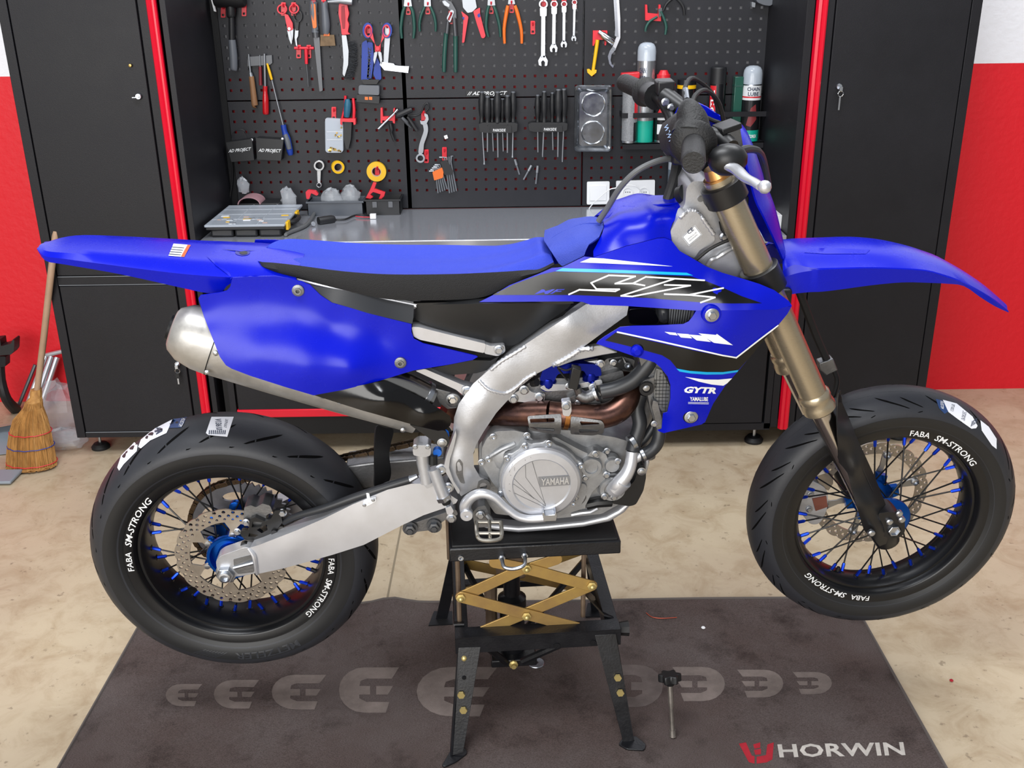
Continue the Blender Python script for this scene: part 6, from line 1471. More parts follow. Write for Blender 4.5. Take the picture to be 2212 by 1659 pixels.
ps('body', t, [(614, 30), (622, 32), (632, 50), (633, 64), (622, 68), (618, 50)], .013, .019, TRED, r=2); ps('blade', t, [(620, 66), (627, 64), (631, 92), (629, 97), (624, 85)], .014, .018, TSTL); ps('blade', t, [(627, 62), (634, 62), (633, 80), (630, 96)], .012, .016, TSTL)
O('pivot', MB().lathe([(.006, 0), (.005, .003)], BOARD.P(625, 62, .019), (0, -1, 0), n=14), ZINC, t)
t = T('scissors', 645, 50, 'black handled scissors with pale serrated blades behind the red scissors', 'scissors')
ring('loop', t, 643, 35, 10, 7, .007, .012, TBLK, ry=14); ps('shank', t, [(636, 44), (646, 46), (644, 66), (638, 66)], .007, .012, TBLK); ps('blade', t, [(637, 62), (645, 66), (644, 78), (641, 84), (643, 103), (639, 98), (636, 80)], .007, .011, TSTL)
t = T('t_handle_driver', 661, 120, 'red T-handle hex driver resting on two red hooks', 'hex driver')
pt('cross_bar', t, [(636, 104, 3, .02), (678, 104, 3, .02)], TRED, sm=0); pt('stem', t, [(661, 106, 4, .02), (662, 138, 3.4, .02)], TRED, sm=0); pt('shaft', t, [(662, 138, 1.6, .02), (666, 187, 1.5, .02)], TDRK, sm=0)
t = T('chisel', 680, 60, 'long chisel with orange and grey handle hanging at the top', 'chisel')
pt('handle', t, [(677, 3, 8, .014), (677, 30, 8.5, .014), (680, 55, 7, .014), (681, 70, 8, .014)], TGRY); ps('handle_inset', t, [(672, 8), (681, 8), (683, 40), (684, 60), (676, 62), (673, 40)], .018, .027, TORG, r=4); pt('ferrule', t, [(681, 64, 7.5, .014), (682.5, 81, 7, .014)], TDRK, sm=0); ps('blade', t, [(677, 80), (690, 80), (697, 196), (690, 198)], .008, .018, TDRK, r=2)
t = T('scraper', 703, 50, 'flat scraper with a short grey handle and wide blade', 'scraper')
pt('handle', t, [(700, 3, 7, .014), (702, 25, 8, .014), (704, 55, 9, .014), (704, 73, 7, .014)], TGRY); ps('blade', t, [(692, 75), (722, 75), (725, 99), (691, 100)], .012, .015, mat('rusty_blade', '6d5a45', .5, .7, var=.4, vscale=40)); ps('collar', t, [(699, 71), (711, 71), (712, 78), (699, 78)], .010, .018, TORG)
O('hammer_head', MB().tube([BOARD.P(708, 4, .03), BOARD.P(735, 2, .03), BOARD.P(748, 2, .03), BOARD.P(761, 4, .03)], [.004, .010, .014, .013], 12), TSTL, label='steel hammer head poking down at the very top behind the wire brush', cat='hammer')
t = T('wire_brush', 750, 90, 'wire brush with a moulded red handle', 'brush')
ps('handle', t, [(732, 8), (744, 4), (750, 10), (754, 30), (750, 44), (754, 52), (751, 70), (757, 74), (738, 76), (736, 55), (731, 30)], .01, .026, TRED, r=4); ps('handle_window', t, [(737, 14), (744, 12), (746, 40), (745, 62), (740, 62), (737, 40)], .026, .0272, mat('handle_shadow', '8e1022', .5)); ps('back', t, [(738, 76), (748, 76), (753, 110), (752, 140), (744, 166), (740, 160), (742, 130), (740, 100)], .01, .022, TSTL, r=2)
bw = MB(); random.seed(3)
for i in range(420):
    k = random.random(); x0, y0 = 751-8*max(0, k-.6)/.4+random.uniform(-2, 2), 90+78*k; x1, y1 = x0+random.uniform(14, 20)-2*abs(k-.5), y0+random.uniform(-3, 5)
    bw.tube([BOARD.P(x0, y0, .012+random.random()*.006), BOARD.P(x1, y1, .010+random.random()*.01)], .0006, 3, caps=False)
O('bristles', bw, TDRK, t, kind='stuff')
t = T('snips', 816, 100, 'blue and red handled electrician snips spread open', 'snips')
for s_, cx0 in ((-1, 794), (1, 836)):
    ring('loop', t, cx0, 66, 11, 7, .024, .031, TBLU, ry=17); ring('loop_liner', t, cx0+s_*-1.5, 67, 8.4, 6.2, .027, .032, TRED, ry=14)
    ps('shank', t, [(cx0-s_*4, 78), (cx0-s_*9, 62), (816-s_*-6, 98), (816+s_*6, 112), (816, 112), (816, 104)][::s_], .024, .03, TRED, r=2)
    ps('blade', t, [(816, 108), (816+s_*8, 114), (816+s_*10, 130), (816+s_*7, 140), (816+s_*1, 118)][::s_], .024+.002*s_, .028+.002*s_, TSTL)
O('pivot', MB().lathe([(.009, 0), (.0075, .003)], BOARD.P(816, 105, .031), (0, -1, 0), n=16), PINKR, t)
t = T('try_square', 845, 110, 'silver metal try square behind the snips', 'square')
ps('blade', t, [(832, 52), (845, 54), (838, 140), (828, 140)], .012, .014, TSTL); ps('stock', t, [(820, 140), (823, 133), (850, 137), (853, 141), (861, 142), (884, 143), (882, 158), (830, 152)], .010, .022, TCHR)
t = T('headlamp', 800, 150, 'head torch with blue elastic strap hanging under the snips', 'head torch')
for pts in ([(782, 92), (792, 86), (800, 120), (796, 176), (780, 174), (781, 130)], [(794, 90), (805, 92), (808, 130), (802, 170), (792, 170), (796, 125)], [(812, 120), (822, 140), (824, 170), (815, 178), (806, 160)]): ps('strap', t, pts, .012, .016, TBLU, r=3)
text('strap_print', BOARD, 'LED HEVIZ', (800, 168), (2, -66), (-7, 0), .0165, TBLK, t, bold=.01)
ps('bracket', t, [(780, 172), (820, 172), (814, 182), (786, 182)], .01, .024, TBLK, r=2); ps('battery', t, [(775, 184), (819, 185), (819, 206), (774, 204)], .01, .035, TGRY, r=4); ps('lamp', t, [(770, 204), (820, 208), (819, 224), (770, 220)], .01, .04, TBLK, r=2)
for x in (788, 797): ps('indicator', t, [(x, 209), (x+7, 209.5), (x+7, 216), (x, 215.5)], .04, .0408, TORG)
# magnetic strip and the tools on it
O('magnetic_strip', MB().prism([BOARD.P(*q, .012) for q in ((535, 123), (587, 119), (588, 136), (583, 140), (535, 143))], (0, .01, 0)), TDRK, label='short dark magnetic tool strip holding four slim hand tools', cat='magnet')
t = T('awl', 545, 180, 'awl with a pale worn wooden handle on the magnetic strip', 'awl'); pt('spike', t, [(537, 117, 1.2, .016), (541, 158, 2, .016)], TSTL, sm=0); pt('ferrule', t, [(541, 157, 3.5, .016), (543, 166, 4.5, .016)], TSTL, sm=0); pt('handle', t, [(543, 165, 5.5, .016), (546, 190, 6, .016), (550, 224, 7, .016), (551, 228, 6, .016)], WOOD)
t = T('mini_screwdriver', 562, 160, 'tiny dark red screwdriver on the magnetic strip', 'screwdriver'); pt('shaft', t, [(561, 119, .9, .016), (562, 146, .9, .016)], TSTL, sm=0); pt('handle', t, [(562, 144, 3.2, .016), (563, 184, 3.6, .016)], mat('dark_red', '6e1c24', .4), sm=0)
t = T('screwdriver', 572, 180, 'long screwdriver with transparent red handle on the magnetic strip', 'screwdriver'); pt('shaft', t, [(571, 116, 2, .018), (573, 190, 2, .018)], TSTL, sm=0); pt('handle', t, [(573, 186, 5, .018), (573, 200, 5, .018), (573.5, 215, 6.8, .018), (574, 242, 7, .018), (574, 247, 5.5, .018)], mat('clear_red', 'b0121c', .2, coat=.3), 8)
t = T('pickup_tool', 600, 240, 'flexible pick-up tool with yellow tip and blue handle', 'pick-up tool'); pt('tip', t, [(577, 137, 2, .016), (582, 155, 3, .016), (587, 172, 2.6, .016)], TYEL, sm=2); pt('shaft', t, [(587, 172, 1.4, .016), (600, 225, 1.4, .018), (612, 272, 1.4, .02)], TSTL); pt('handle', t, [(612, 270, 6, .02), (615, 285, 6, .02), (620, 300, 8, .02), (626, 325, 7, .02), (628, 335, 5, .02)], TBLU); pt('grip_insert', t, [(616, 290, 5, .026), (621, 305, 6.4, .026), (625, 322, 5.5, .026)], TGRY)
# pliers
def pliers(label, xc, mats, lp, rp, jaw, w=4.2, name='pliers'):
    t = T(name, xc, 30, label, 'pliers', 'pliers along the top of the tool wall')
    ps('jaws', t, jaw, .012, .022, TSTL, r=1.5)
    for h in (lp, rp):
        pt('handle', t, [(p[0], p[1], w*(1.15 if i == 1 else 1.0 if i < len(h)-1 else .8), .017) for i, p in enumerate(h)], mats, flat=.8)
    return t
pliers('leftmost green handled combination pliers', 880, TGRN, [(875, 14), (870, 28), (866, 60), (868, 83)], [(886, 14), (892, 28), (895, 60), (893, 83)], [(874, -6), (887, -6), (890, 14), (872, 14)])
pliers('small green grey pliers second from the left', 923, TGRN, [(918, 14), (910, 32), (906, 52), (907, 68)], [(929, 14), (937, 32), (941, 52), (941, 68)], [(916, -6), (930, -6), (931, 14), (916, 14)], 3.6)
t = T('water_pump_pliers', 972, 70, 'long green handled water pump pliers with slotted joint', 'pliers', 'pliers along the top of the tool wall')
ps('jaw', t, [(954, 2), (962, -2), (975, 4), (985, 22), (986, 40), (978, 44), (974, 24), (966, 16), (957, 10)], .012, .02, TDRK, r=2); ps('jaw_plate', t, [(955, 3), (961, 1), (972, 10), (970, 16), (960, 12)], .02, .022, TSTL); ps('slot_plate', t, rnd([(964, 40), (974, 20), (982, 24), (972, 50)], 4), .02, .026, TSTL, holes=[rnd([(967, 42), (975, 26), (978, 28), (970, 45)], 1)])
pt('shank', t, [(968, 46, 4, .016), (965, 75, 4, .016)], TDRK, sm=0); pt('handle', t, [(964, 72, 5.4, .016), (963, 80, 4.6, .016), (960, 120, 4.6, .016), (959, 152, 4.2, .016), (959, 155, 3.5, .016)], TGRN); pt('shank', t, [(981, 38, 4.4, .016), (984, 80, 4, .016)], TDRK, sm=0); pt('handle', t, [(984, 78, 5.6, .016), (984, 88, 4.8, .016), (984, 125, 4.8, .016), (984, 153, 4.2, .016), (984, 156, 3.4, .016)], TGRN)
t = T('crimping_pliers', 1020, 40, 'crimping pliers with broad flat red and blue handles', 'pliers', 'pliers along the top of the tool wall')
ps('head', t, [(998, -6), (1026, -6), (1030, 16), (1020, 26), (1010, 28), (1000, 16)], .012, .018, TSTL, r=2); ps('handle', t, [(996, 24), (1012, 36), (1008, 60), (1003, 92), (998, 93), (1000, 60), (1001, 40)], .01, .022, TRED, r=3); ps('handle', t, [(1022, 24), (1037, 16), (1037, 30), (1049, 78), (1045, 83), (1040, 82), (1030, 52)], .01, .022, TRED, r=3); ps('inset', t, [(998, 38), (1003, 36), (1003, 44)], .022, .0228, TBLU); ps('inset', t, [(1031, 32), (1036, 28), (1038, 36), (1033, 38)], .022, .0228, TBLU)
pliers('rightmost green handled pliers beside the orange pair', 1063, TGRN, [(1056, 12), (1052, 28), (1050, 58), (1055, 80)], [(1066, 12), (1072, 28), (1079, 56), (1081, 80)], [(1054, -6), (1068, -6), (1070, 12), (1053, 12)])
pliers('orange handled insulated electrician pliers', 1106, TORG, [(1097, 12), (1094, 28), (1089, 62), (1090, 94)], [(1112, 12), (1118, 30), (1126, 65), (1127, 94)], [(1099, -6), (1110, -6), (1113, 9), (1097, 9)], 4.6)
# ratchet spanners
for (x, yr, r, ye, re, xe, lab) in ((1173.7, 9, 10, 133, 10.5, 1173, 'largest ratchet spanner of the four hanging in a row'), (1197, 9, 8.3, 105, 8.5, 1196, 'second largest ratchet spanner of the four hanging in a row'), (1218.5, 9, 7, 96, 7, 1218, 'third ratchet spanner of the four hanging in a row'), (1241, 5, 6, 83.5, 5.5, 1239.5, 'smallest ratchet spanner at the right end of the four')):
    t = T('ratchet_spanner', x, 40, lab, 'spanner', 'ratchet spanners in a row'); ring('ratchet_ring', t, x, yr, r, r*.62, .012, .024, TCHR)
    ps('flex_joint', t, [(x-r*.75, yr+r*.8), (x+r*.75, yr+r*.8), (x+r*.7, yr+r*2.6), (x-r*.7, yr+r*2.6)], .013, .022, TCHR, r=2)
    ps('shaft', t, [(x-r*.42, yr+r*2.4), (x+r*.42, yr+r*2.4), (xe+re*.42, ye-re*.8), (xe-re*.42, ye-re*.8)], .013, .021, TCHR, r=1)
    ps('open_end', t, [(xe-re*.45, ye-re*1.2), (xe+re*.45, ye-re*1.2), (xe+re, ye-re*.2), (xe+re*.85, ye+re*.85), (xe+re*.35, ye+re*.95), (xe+re*.4, ye+re*.1), (xe, ye-re*.3), (xe-re*.4, ye+re*.1), (xe-re*.3, ye+re*.95), (xe-re*.85, ye+re*.75), (xe-re, ye-re*.2)], .013, .021, TCHR, r=1.2)
# right-hand tools
t = T('hook_spanner', 1328, 60, 'long silver hook spanner with a curved claw', 'spanner')
ps('bar', t, [(1327, -6), (1337, -6), (1340, 40), (1340, 82), (1330, 106), (1322, 104), (1333, 76), (1330, 40)], .012, .017, ALUS, r=2); ps('claw', t, [(1324, 100), (1331, 106), (1321, 118), (1319, 130), (1322, 140), (1326, 141), (1324, 147), (1316, 138), (1313, 122), (1317, 110)], .014, .019, CHROME, r=1); ps('handle', t, [(1325, -6), (1331, -6), (1335, 70), (1336, 80), (1328, 78), (1329, 60)], .018, .024, STEEL, r=1)
t = T('red_bracket', 1296, 80, 'red double peg bracket behind the yellow arrow tool', 'bracket')
ps('plate', t, [(1281, 66), (1312, 66), (1312, 84), (1309, 98), (1306, 98), (1306, 86), (1288, 86), (1283, 99), (1280, 99)], .002, .02, PINKR, r=1)
t = T('chrome_socket', 1308, 80, 'chrome socket extension lying across the red bracket', 'socket'); pt('body', t, [(1293, 68, 4.5, .03), (1300, 73, 5, .03), (1303, 76, 7, .03), (1321, 90, 7.5, .03), (1325, 93, 6, .03)], CHROME, sm=0)
t = T('arrow_tool', 1285, 130, 'bright yellow plastic tool shaped like an arrow', 'tool'); pt('shaft', t, [(1291, 86, 4.2, .022), (1281, 154, 3.6, .022)], TYEL, sm=0); ps('head', t, [(1268, 150), (1273, 149), (1279, 154), (1285, 151), (1289, 151), (1288, 157), (1278, 165), (1269, 157)], .014, .03, TYEL, r=1)
t = T('red_bracket', 1411, 30, 'red double peg bracket holding the small grey pliers', 'bracket'); ps('plate', t, [(1393.7, 10), (1398, 10), (1399, 28), (1422, 30), (1423, 10), (1427, 10), (1428, 46), (1394, 44)], .002, .02, PINKR, r=1)
t = T('mini_pliers', 1420, 50, 'small grey green pliers held by the red bracket', 'pliers'); pt('handle', t, [(1420, 36, 2.4, .024), (1404, 46, 3, .024), (1396, 58, 3, .024), (1394, 68, 2.4, .024)], TGRN); pt('handle', t, [(1427, 24, 2.4, .024), (1434, 40, 3, .024), (1439, 58, 3, .024), (1437, 75, 2.4, .024)], TGRN); ps('jaws', t, [(1422, 20), (1430, 16), (1431, 32), (1424, 38)], .018, .026, TDRK, r=2)
t = T('mini_pliers', 1458, 10, 'small black pliers at the top edge right of the red bracket', 'pliers'); pt('handle', t, [(1432, 24, 2, .02), (1440, 8, 3, .02), (1456, -6, 3, .02)], TBLK); pt('handle', t, [(1458, -6, 3, .02), (1470, 5, 3.2, .02), (1477, 18, 3.2, .02), (1478, 33, 2.4, .02)], TBLK)
t = T('caliper_case', 1650, 5, 'grey plastic grip at the top right corner of the tool wall', 'tool'); ps('body', t, [(1630, -8), (1676, -8), (1672, 6), (1664, 13), (1650, 11), (1636, 5)], .004, .05, TGRY, r=4); ps('stud', t, [(1624, 4), (1632, 6), (1631, 16), (1624, 15)], .004, .03, TSTL, r=1)
# sign
t = T('name_sign', 1052, 203, 'small black AD PROJECT sign plate behind the screwdrivers', 'sign'); ps('plate', t, [(1006, 196), (1097, 195), (1097, 209), (1006, 210)], .0005, .002, TBLK); text('sign_lettering', BOARD, '// AD PROJECT', (1009, 208), (85, -1), (1.5, -10), .0023, DECW, t, bold=.01, shear=.2)
# screwdriver racks
def rack(label, x0, x1, y0, y1, tx, hs, ss, glab):
    t = T('screwdriver_rack', (x0+x1)/2, y1, label, 'rack'); ps('bracket', t, [(x0, y0+3), (x0+8, y0), (x1-8, y0), (x1, y0+2), (x1-1, y1-4), (x1-12, y1), (x0+12, y1), (x0+2, y1-3)], .004, .055, TBLK, .0015, 2); ps('front_boss', t, [(tx-6, y0+8), (tx+40, y0+7), (tx+40, y1), (tx-6, y1+1)], .055, .06, TBLK, .001, 2)
    text('rack_lettering', BOARD, 'PARKSIDE', (tx, y1-2.5), (27, -.3), (.2, -6), .0606, DECW, t, bold=.004)
    for i, ((hx, ya, yb, w), (sx, sb, flat_)) in enumerate(zip(hs, ss)):
        s = T('screwdriver', hx, ya, glab[0] % glab[1][i], 'screwdriver', glab[2]); d = .045 if i % 2 else .028
        pt('handle', s, [(hx, ya, w*.30, d), (hx, ya+4, w*.36, d), (hx, ya+(yb-ya)*.28, w*.5, d), (hx, ya+(yb-ya)*.55, w*.47, d), (hx, ya+(yb-ya)*.8, w*.30, d), (hx, yb-3, w*.40, d), (hx, yb, w*.34, d)], TBLK); O('end_cap', MB().lathe([(w*.3*SCB, -.001), (w*.26*SCB, .004)], BOARD.P(hx, ya, d), (0, 0, 1), n=12), TGRY, s)
        pt('shaft', s, [(hx, yb-2, 1.9, d), (sx, sb-6, 1.7, d), (sx, sb, 1.5 if not flat_ else 2.6, d)], TSTL, 8, 0)
    return t
W_ = ['leftmost', 'second', 'third', 'fourth', 'fifth', 'sixth', 'rightmost']
rack('left black screwdriver rack full of seven drivers', 1034, 1118, 265, 287, 1065, [(1041, 200, 268, 16), (1053, 210, 272, 16), (1063, 215, 268, 14), (1074.5, 200, 267, 18), (1085, 215, 268, 14), (1096, 208, 271, 16), (1108.5, 200, 268, 16)], [(1046, 355, 1), (1053, 328, 0), (1065.5, 327, 0), (1075.5, 340, 0), (1087, 327, 0), (1096, 330, 0), (1107, 340, 1)], ('%s black screwdriver in the left rack', W_, 'screwdrivers in the left rack'))
rack('right black screwdriver rack holding five drivers', 1141, 1226, 265, 285, 1175, [(1161.5, 207, 270, 14), (1175.5, 199, 267, 14), (1193, 202, 267, 12), (1206, 195, 265, 18), (1218, 194, 266, 17)], [(1162, 329, 0), (1172, 339, 0), (1194.5, 324, 0), (1205, 339, 0), (1214.7, 350, 0)], ('%s black screwdriver in the right rack', ['leftmost', 'second', 'third', 'fourth', 'rightmost'], 'screwdrivers in the right rack'))
# magnetic parts tray
t = T('magnetic_tray', 1282, 250, 'rectangular stainless magnetic parts tray stuck on the tool wall', 'tray')
to = rnd([(1241, 184), (1323.5, 184), (1321, 327.5), (1240, 327.5)], 10); ti = rnd([(1247, 192), (1317, 192), (1315, 320), (1246, 320)], 9); tb = rnd([(1252, 198), (1312, 198), (1310, 315), (1251, 315)], 8)
mbx = MB(); mbx.grid([[BOARD.P(p.x, p.y, .03) for p in to], [BOARD.P(p.x, p.y, .0345) for p in [Vector(q) for q in rnd([(1243, 186.5), (1321, 186.5), (1318.5, 325), (1242, 325)], 10)]], [BOARD.P(p.x, p.y, .031) for p in ti], [BOARD.P(p.x, p.y, .008) for p in tb]], closev=True); mbx.cap([BOARD.P(p.x, p.y, .008) for p in tb])
O('dish', mbx, mat('scuffed_stainless', '8e9298', .22, .85, var=.35, vscale=18, rvar=.1), t, ang=40, fixn=False)
for q in ((1282, 225), (1280.5, 286)): O('magnet_ring', MB().lathe([(.0445, 0), (.0445, .003), (.042, .0045), (.0395, .003), (.039, 0)], BOARD.P(q[0], q[1], .008), (0, -1, 0), n=36, caps=False), CHROME, t)
# can shelf
SH = T('can_shelf', 1490, 300, 'black steel can shelf hooked on the tool wall behind the handlebar', 'shelf')
z0 = bz(1490, 314); x0, x1 = bx(1340, 300), bx(1638, 300); yd = YB-.085
O('tray', MB().box(x0, x1, yd, YB-.001, z0+.02, z0+.023).box(x0, x1, yd, yd+.002, z0, z0+.023).box(x0, x1, YB-.003, YB-.001, z0, z0+.06), BLK, SH)
zr_ = WFrame(yd).P(1490, 248).z
O('guard_rail', MB().box(x0-.006, x1+.01, yd-.002, yd, zr_-.009, zr_+.009), BLK, SH); O('side_arm', MB().box(x0-.006, x0-.004, yd, YB, zr_-.009, zr_+.009).box(x1+.008, x1+.01, yd, YB, zr_-.009, zr_+.009), BLK, SH)
zs_ = z0+.023
def can(px, ytop, w, label, body, sections, cat='spray can', y=None, zb=None):
    y = y or (YB-.045); fr = WFrame(y); p = fr.P(px, ytop); zb = zs_ if zb is None else zb; r = w/2*fr.sc(px, ytop)
    t = thing('spray_can', (p.x, y, zb), label, cat, 'cans on the wall shelf'); H = p.z-zb
    for (nm, a, b, ra, rb, m) in sections:
        O(nm, MB().lathe([(ra*r, a*H), (rb*r, b*H)], (p.x, y, zb+.0005), (0, 0, 1), n=24), m, t, ang=40)
    class CFr:
        n = Vector((0, -1, 0))
        def P(s, u, v, d=0): a = u; return Vector((p.x+(r+.0006+d)*math.sin(a), y-(r+.0006+d)*math.cos(a), zb+v*H))
    return t, CFr()
def dome(nm, t, px, ytop, w, h0, H0, m, y=None):
    pass
WLAB = mat('can_white', 'd9dcdf', .35); TEAL = mat('can_teal', '10a08a', .35); CBLK = mat('can_black', '16171a', .25); CRED = mat('can_red', 'c8202c', .35); CGRY = mat('can_mesh_grey', '8e9094', .4, var=.4, vscale=220)
DOME = mat('clear_dome_cap', 'c9d3df', .1, alpha=.62)
def domecap(t, px, ytop, w, z_from, y=None):
    y = y or (YB-.045); fr = WFrame(y); p = fr.P(px, ytop); r = w/2*fr.sc(px, ytop); z = z_from; h = p.z-z
    O('dome_cap', MB().lathe([(r, 0), (r, h*.55), (r*.93, h*.75), (r*.75, h*.9), (r*.45, h*.98), (.0001, h)], (p.x, y, z), (0, 0, 1), n=28, caps=False), DOME, t, ang=60); O('nozzle', MB().tube([(p.x, y, z), (p.x, y, z+h*.45)], [r*.45, r*.3], 12), WHITE, t)
# chain lube, tall, behind
t, c = can(1398, 91, 40, 'tall chain lube can with clear domed cap at the left of the shelf', None, [('base', 0, .22, 1, 1, TEAL), ('body', .22, .82, 1, 1, mat('can_silver', 'b6babf', .25, .8))], y=YB-.04)
domecap(t, 1398, 91, 40, zs_+.82*(WFrame(YB-.04).P(1398, 91).z-zs_), YB-.04)
text('can_lettering', c, 'CHAIN', (-.95, .70), (.8, 0), (0, .055), 0, INK, t, bold=.03); text('can_lettering', c, 'LUBE', (-.9, .62), (.7, 0), (0, .055), 0, INK, t, bold=.03)
t, c = can(1363, 157, 34, 'spray can with grey mesh label and flat red trigger cap', None, [('base', 0, .03, 1, 1, ZINC), ('body', .03, .88, 1, 1, CGRY), ('collar', .88, .9, .9, .8, CBLK)], y=YB-.06)
O('trigger_cap', MB().obox(WFrame(YB-.06).P(1361, 163), (.033, 0, .002), (0, .024, 0), (0, 0, .011)), CRED, t, bevel=.004); panel('red_label', c, [(.5, .35), (1.3, .35), (1.3, .8), (.5, .8)], 0, .0002, CRED, t, step=.15); panel('black_label', c, [(.45, .03), (1.4, .03), (1.4, .3), (.45, .3)], .0002, .0002, CBLK, t, step=.15)
t, c = can(1434, 152, 31, 'black spray can with red push cap beside the far grip', None, [('base', 0, .03, 1, 1, ZINC), ('body', .03, .82, 1, 1, CBLK), ('collar', .82, .86, .95, .8, ZINC), ('push_cap', .86, .94, .95, .95, CRED), ('push_top', .94, 1.0, .8, .5, CRED)], y=YB-.055)
panel('white_label', c, [(-.8, .12), (.8, .12), (.8, .26), (-.8, .26)], 0, .0002, WLAB, t, step=.15); panel('white_label', c, [(-.8, .32), (.8, .32), (.8, .37), (-.8, .37)], 0, .0002, WLAB, t, step=.15); panel('red_label', c, [(-.8, .42), (.8, .42), (.0, .56)], 0, .0002, CRED, t, step=.15)
t, c = can(1484, 172, 40, 'short black jar with a yellow band', None, [('body', 0, .86, 1, 1, CBLK), ('band', .86, .92, 1.02, 1.02, TYEL), ('lid', .92, 1.0, 1.03, 1.0, CBLK)], 'jar')
t, c = can(1463, 212, 34, 'small round tin with a red and white label behind the cables', None, [('body', 0, .9, .9, .9, WLAB), ('lid', .9, 1.0, .95, .95, CRED)], 'tin', y=YB-.07); 
t, c = can(1553, 145, 35, 'black spray can with tall black cap and red side label', None, [('base', 0, .02, 1, 1, ZINC), ('body', .02, .78, 1, 1, CBLK), ('cap', .78, .985, 1.0, .97, TBLK), ('cap_top', .985, 1.0, .97, .9, TBLK)], y=YB-.045)
panel('red_label', c, [(-1.25, .25), (-.35, .25), (-.35, .76), (-1.25, .76)], 0, .0002, CRED, t, step=.15); text('can_lettering', c, 'MOTUL', (-.5, .28), (0, .42), (-.55, 0), .0004, DECW, t, bold=.04)
t = thing('parts_box', WFrame(YB-.045).P(1593, 238), 'upright transparent green plastic box on the wall shelf', 'box'); fr = WFrame(YB-.045); a, b = fr.P(1582, 237), fr.P(1605, 165)
O('box', MB().box(a.x, b.x, YB-.06, YB-.02, zs_+.0005, b.z), mat('green_plastic', '1d4f43', .2, coat=.2), t, bevel=.002); O('lid_seam', MB().box(a.x-.001, b.x+.001, YB-.061, YB-.019, b.z-.035, b.z-.03), TGRN, t)
t, c = can(1628, 141, 41, 'tall chain lube can with clear domed cap at the right end of the shelf', None, [('base', 0, .15, 1.0, 1.0, TEAL), ('body', .15, .55, 1, 1, CBLK), ('stripe', .55, .58, 1.003, 1.003, WLAB), ('stripe', .58, .60, 1.003, 1.003, CRED), ('label', .60, .74, 1.001, 1.001, WLAB), ('shoulder', .74, .76, 1, .95, ZINC)], y=YB-.05)
domecap(t, 1628, 141, 41, zs_+.76*(WFrame(YB-.05).P(1628, 141).z-zs_), YB-.05)
text('can_lettering', c, 'CHAIN', (-.72, .675), (1.4, 0), (0, .05), 0, INK, t, bold=.03); text('can_lettering', c, 'LUBE', (-.6, .61), (1.15, 0), (0, .05), 0, INK, t, bold=.03); text('can_lettering', c, 'MOTOREX', (-.7, .05), (1.35, 0), (0, .045), 0, DECW, t, bold=.03); panel('print', c, [(-.6, .22), (-.1, .2), (.5, .3), (.3, .5), (-.2, .45)], 0, .0002, mat('can_print', '7a2f33', .3), t, step=.15)
t = thing('spray_can', (WFrame(YB-.06).P(1463, 400).x, YB-.06, .80), 'grey blue spray can standing on the worktop below the handlebar', 'spray can'); p = WFrame(YB-.06).P(1463, 350)
for nm, a, b, m in (('body', 0, .85, mat('can_blue_grey', '66737f', .35, var=.3, vscale=120)), ('cap', .85, 1.0, MILK)): O(nm, MB().lathe([(.033, a*(p.z-.80)), (.033, b*(p.z-.80))], (p.x, YB-.06, .8005), (0, 0, 1), n=24), m, t)
# electrical plates
t = T('light_switch', 1292, 417, 'square white wall switch at the lower right of the tool wall', 'switch'); ps('plate', t, [(1268, 393), (1317, 392), (1316, 441), (1267.5, 442)], .0005, .008, WHITE, .0015, 3); ps('rocker', t, [(1274, 401), (1311, 400), (1310, 433), (1274, 434)], .008, .0105, WHITE, .001)
t = T('double_socket', 1373, 415, 'white double socket plate beside the wall switch', 'socket'); ps('plate', t, [(1331, 391), (1415, 388.5), (1414, 440), (1331, 442)], .0005, .008, WHITE, .0015, 3)
for x in (1356, 1391):
    O('socket_well', MB().lathe([(.0205, 0), (.0205, .004), (.0175, .004), (.017, 0)], BOARD.P(x, 416, .0075), (0, -1, 0), n=28), WHITE, t)
    for k in (-1, 0, 1): O('contact', MB().lathe([(.0022, 0), (.0022, .001)], BOARD.P(x+k*4.5, 415, .0082), (0, -1, 0), n=8), TGRY, t)
O('white_cable', MB().tube([BOARD.P(*q) for q in ((1392, 424, .03), (1376, 404, .05), (1352, 400, .06), (1331, 406, .06), (1316, 410, .06), (1293, 429, .05), (1275, 447, .04), (1273, 459, .04), (1291, 465, .03))], .0022, 6, sm=5), WHITE, label='thin white charger cable looping across the wall switch', cat='cable')
# lower left of the wall
for i, (x0_, x1_, y0_, lab) in enumerate(((488, 546, 300, 'left black AD PROJECT wall pocket with a wire loop'), (553, 612, 298, 'right black AD PROJECT wall pocket'))):
    t = T('wall_pocket', (x0_+x1_)/2, 345, lab, 'holder'); s_ = -1 if i == 0 else 1
    ps('body', t, [(x0_, y0_+8), (x1_-2, y0_), (x1_+3, y0_+46), (x0_+12, y0_+50)] if i == 0 else [(x0_, y0_), (x1_, y0_+4), (x1_-5, y0_+49), (x0_+2, y0_+47)], .004, .05, TBLK, .001, 1); text('pocket_lettering', BOARD, 'AD PROJECT', (x0_+5, y0_+32+(0 if i else 0)), (48, -5 if i == 0 else 1.5), (1.5, -9), .0506, DECW, t, bold=.008, shear=.15)
    O('bright_clip', MB().ball(BOARD.P(x1_-2, y0_+2, .045), .005, 8), WHITE, t)
    if i == 0: O('wire_loop', MB().tube([BOARD.P(*q, .03) for q in ((500, 302), (504, 286), (516, 280), (528, 283), (535, 298))], .0014, 6, sm=4), TBLK, t)
t = T('parts_case', 721, 290, 'slim clear plastic case with brass fittings hanging on the wall', 'parts case'); ps('case', t, [(702, 258), (705, 255), (737, 257), (741, 262), (741, 326), (737, 330), (707, 330), (703, 326)], .006, .026, MILK, .001, 2)
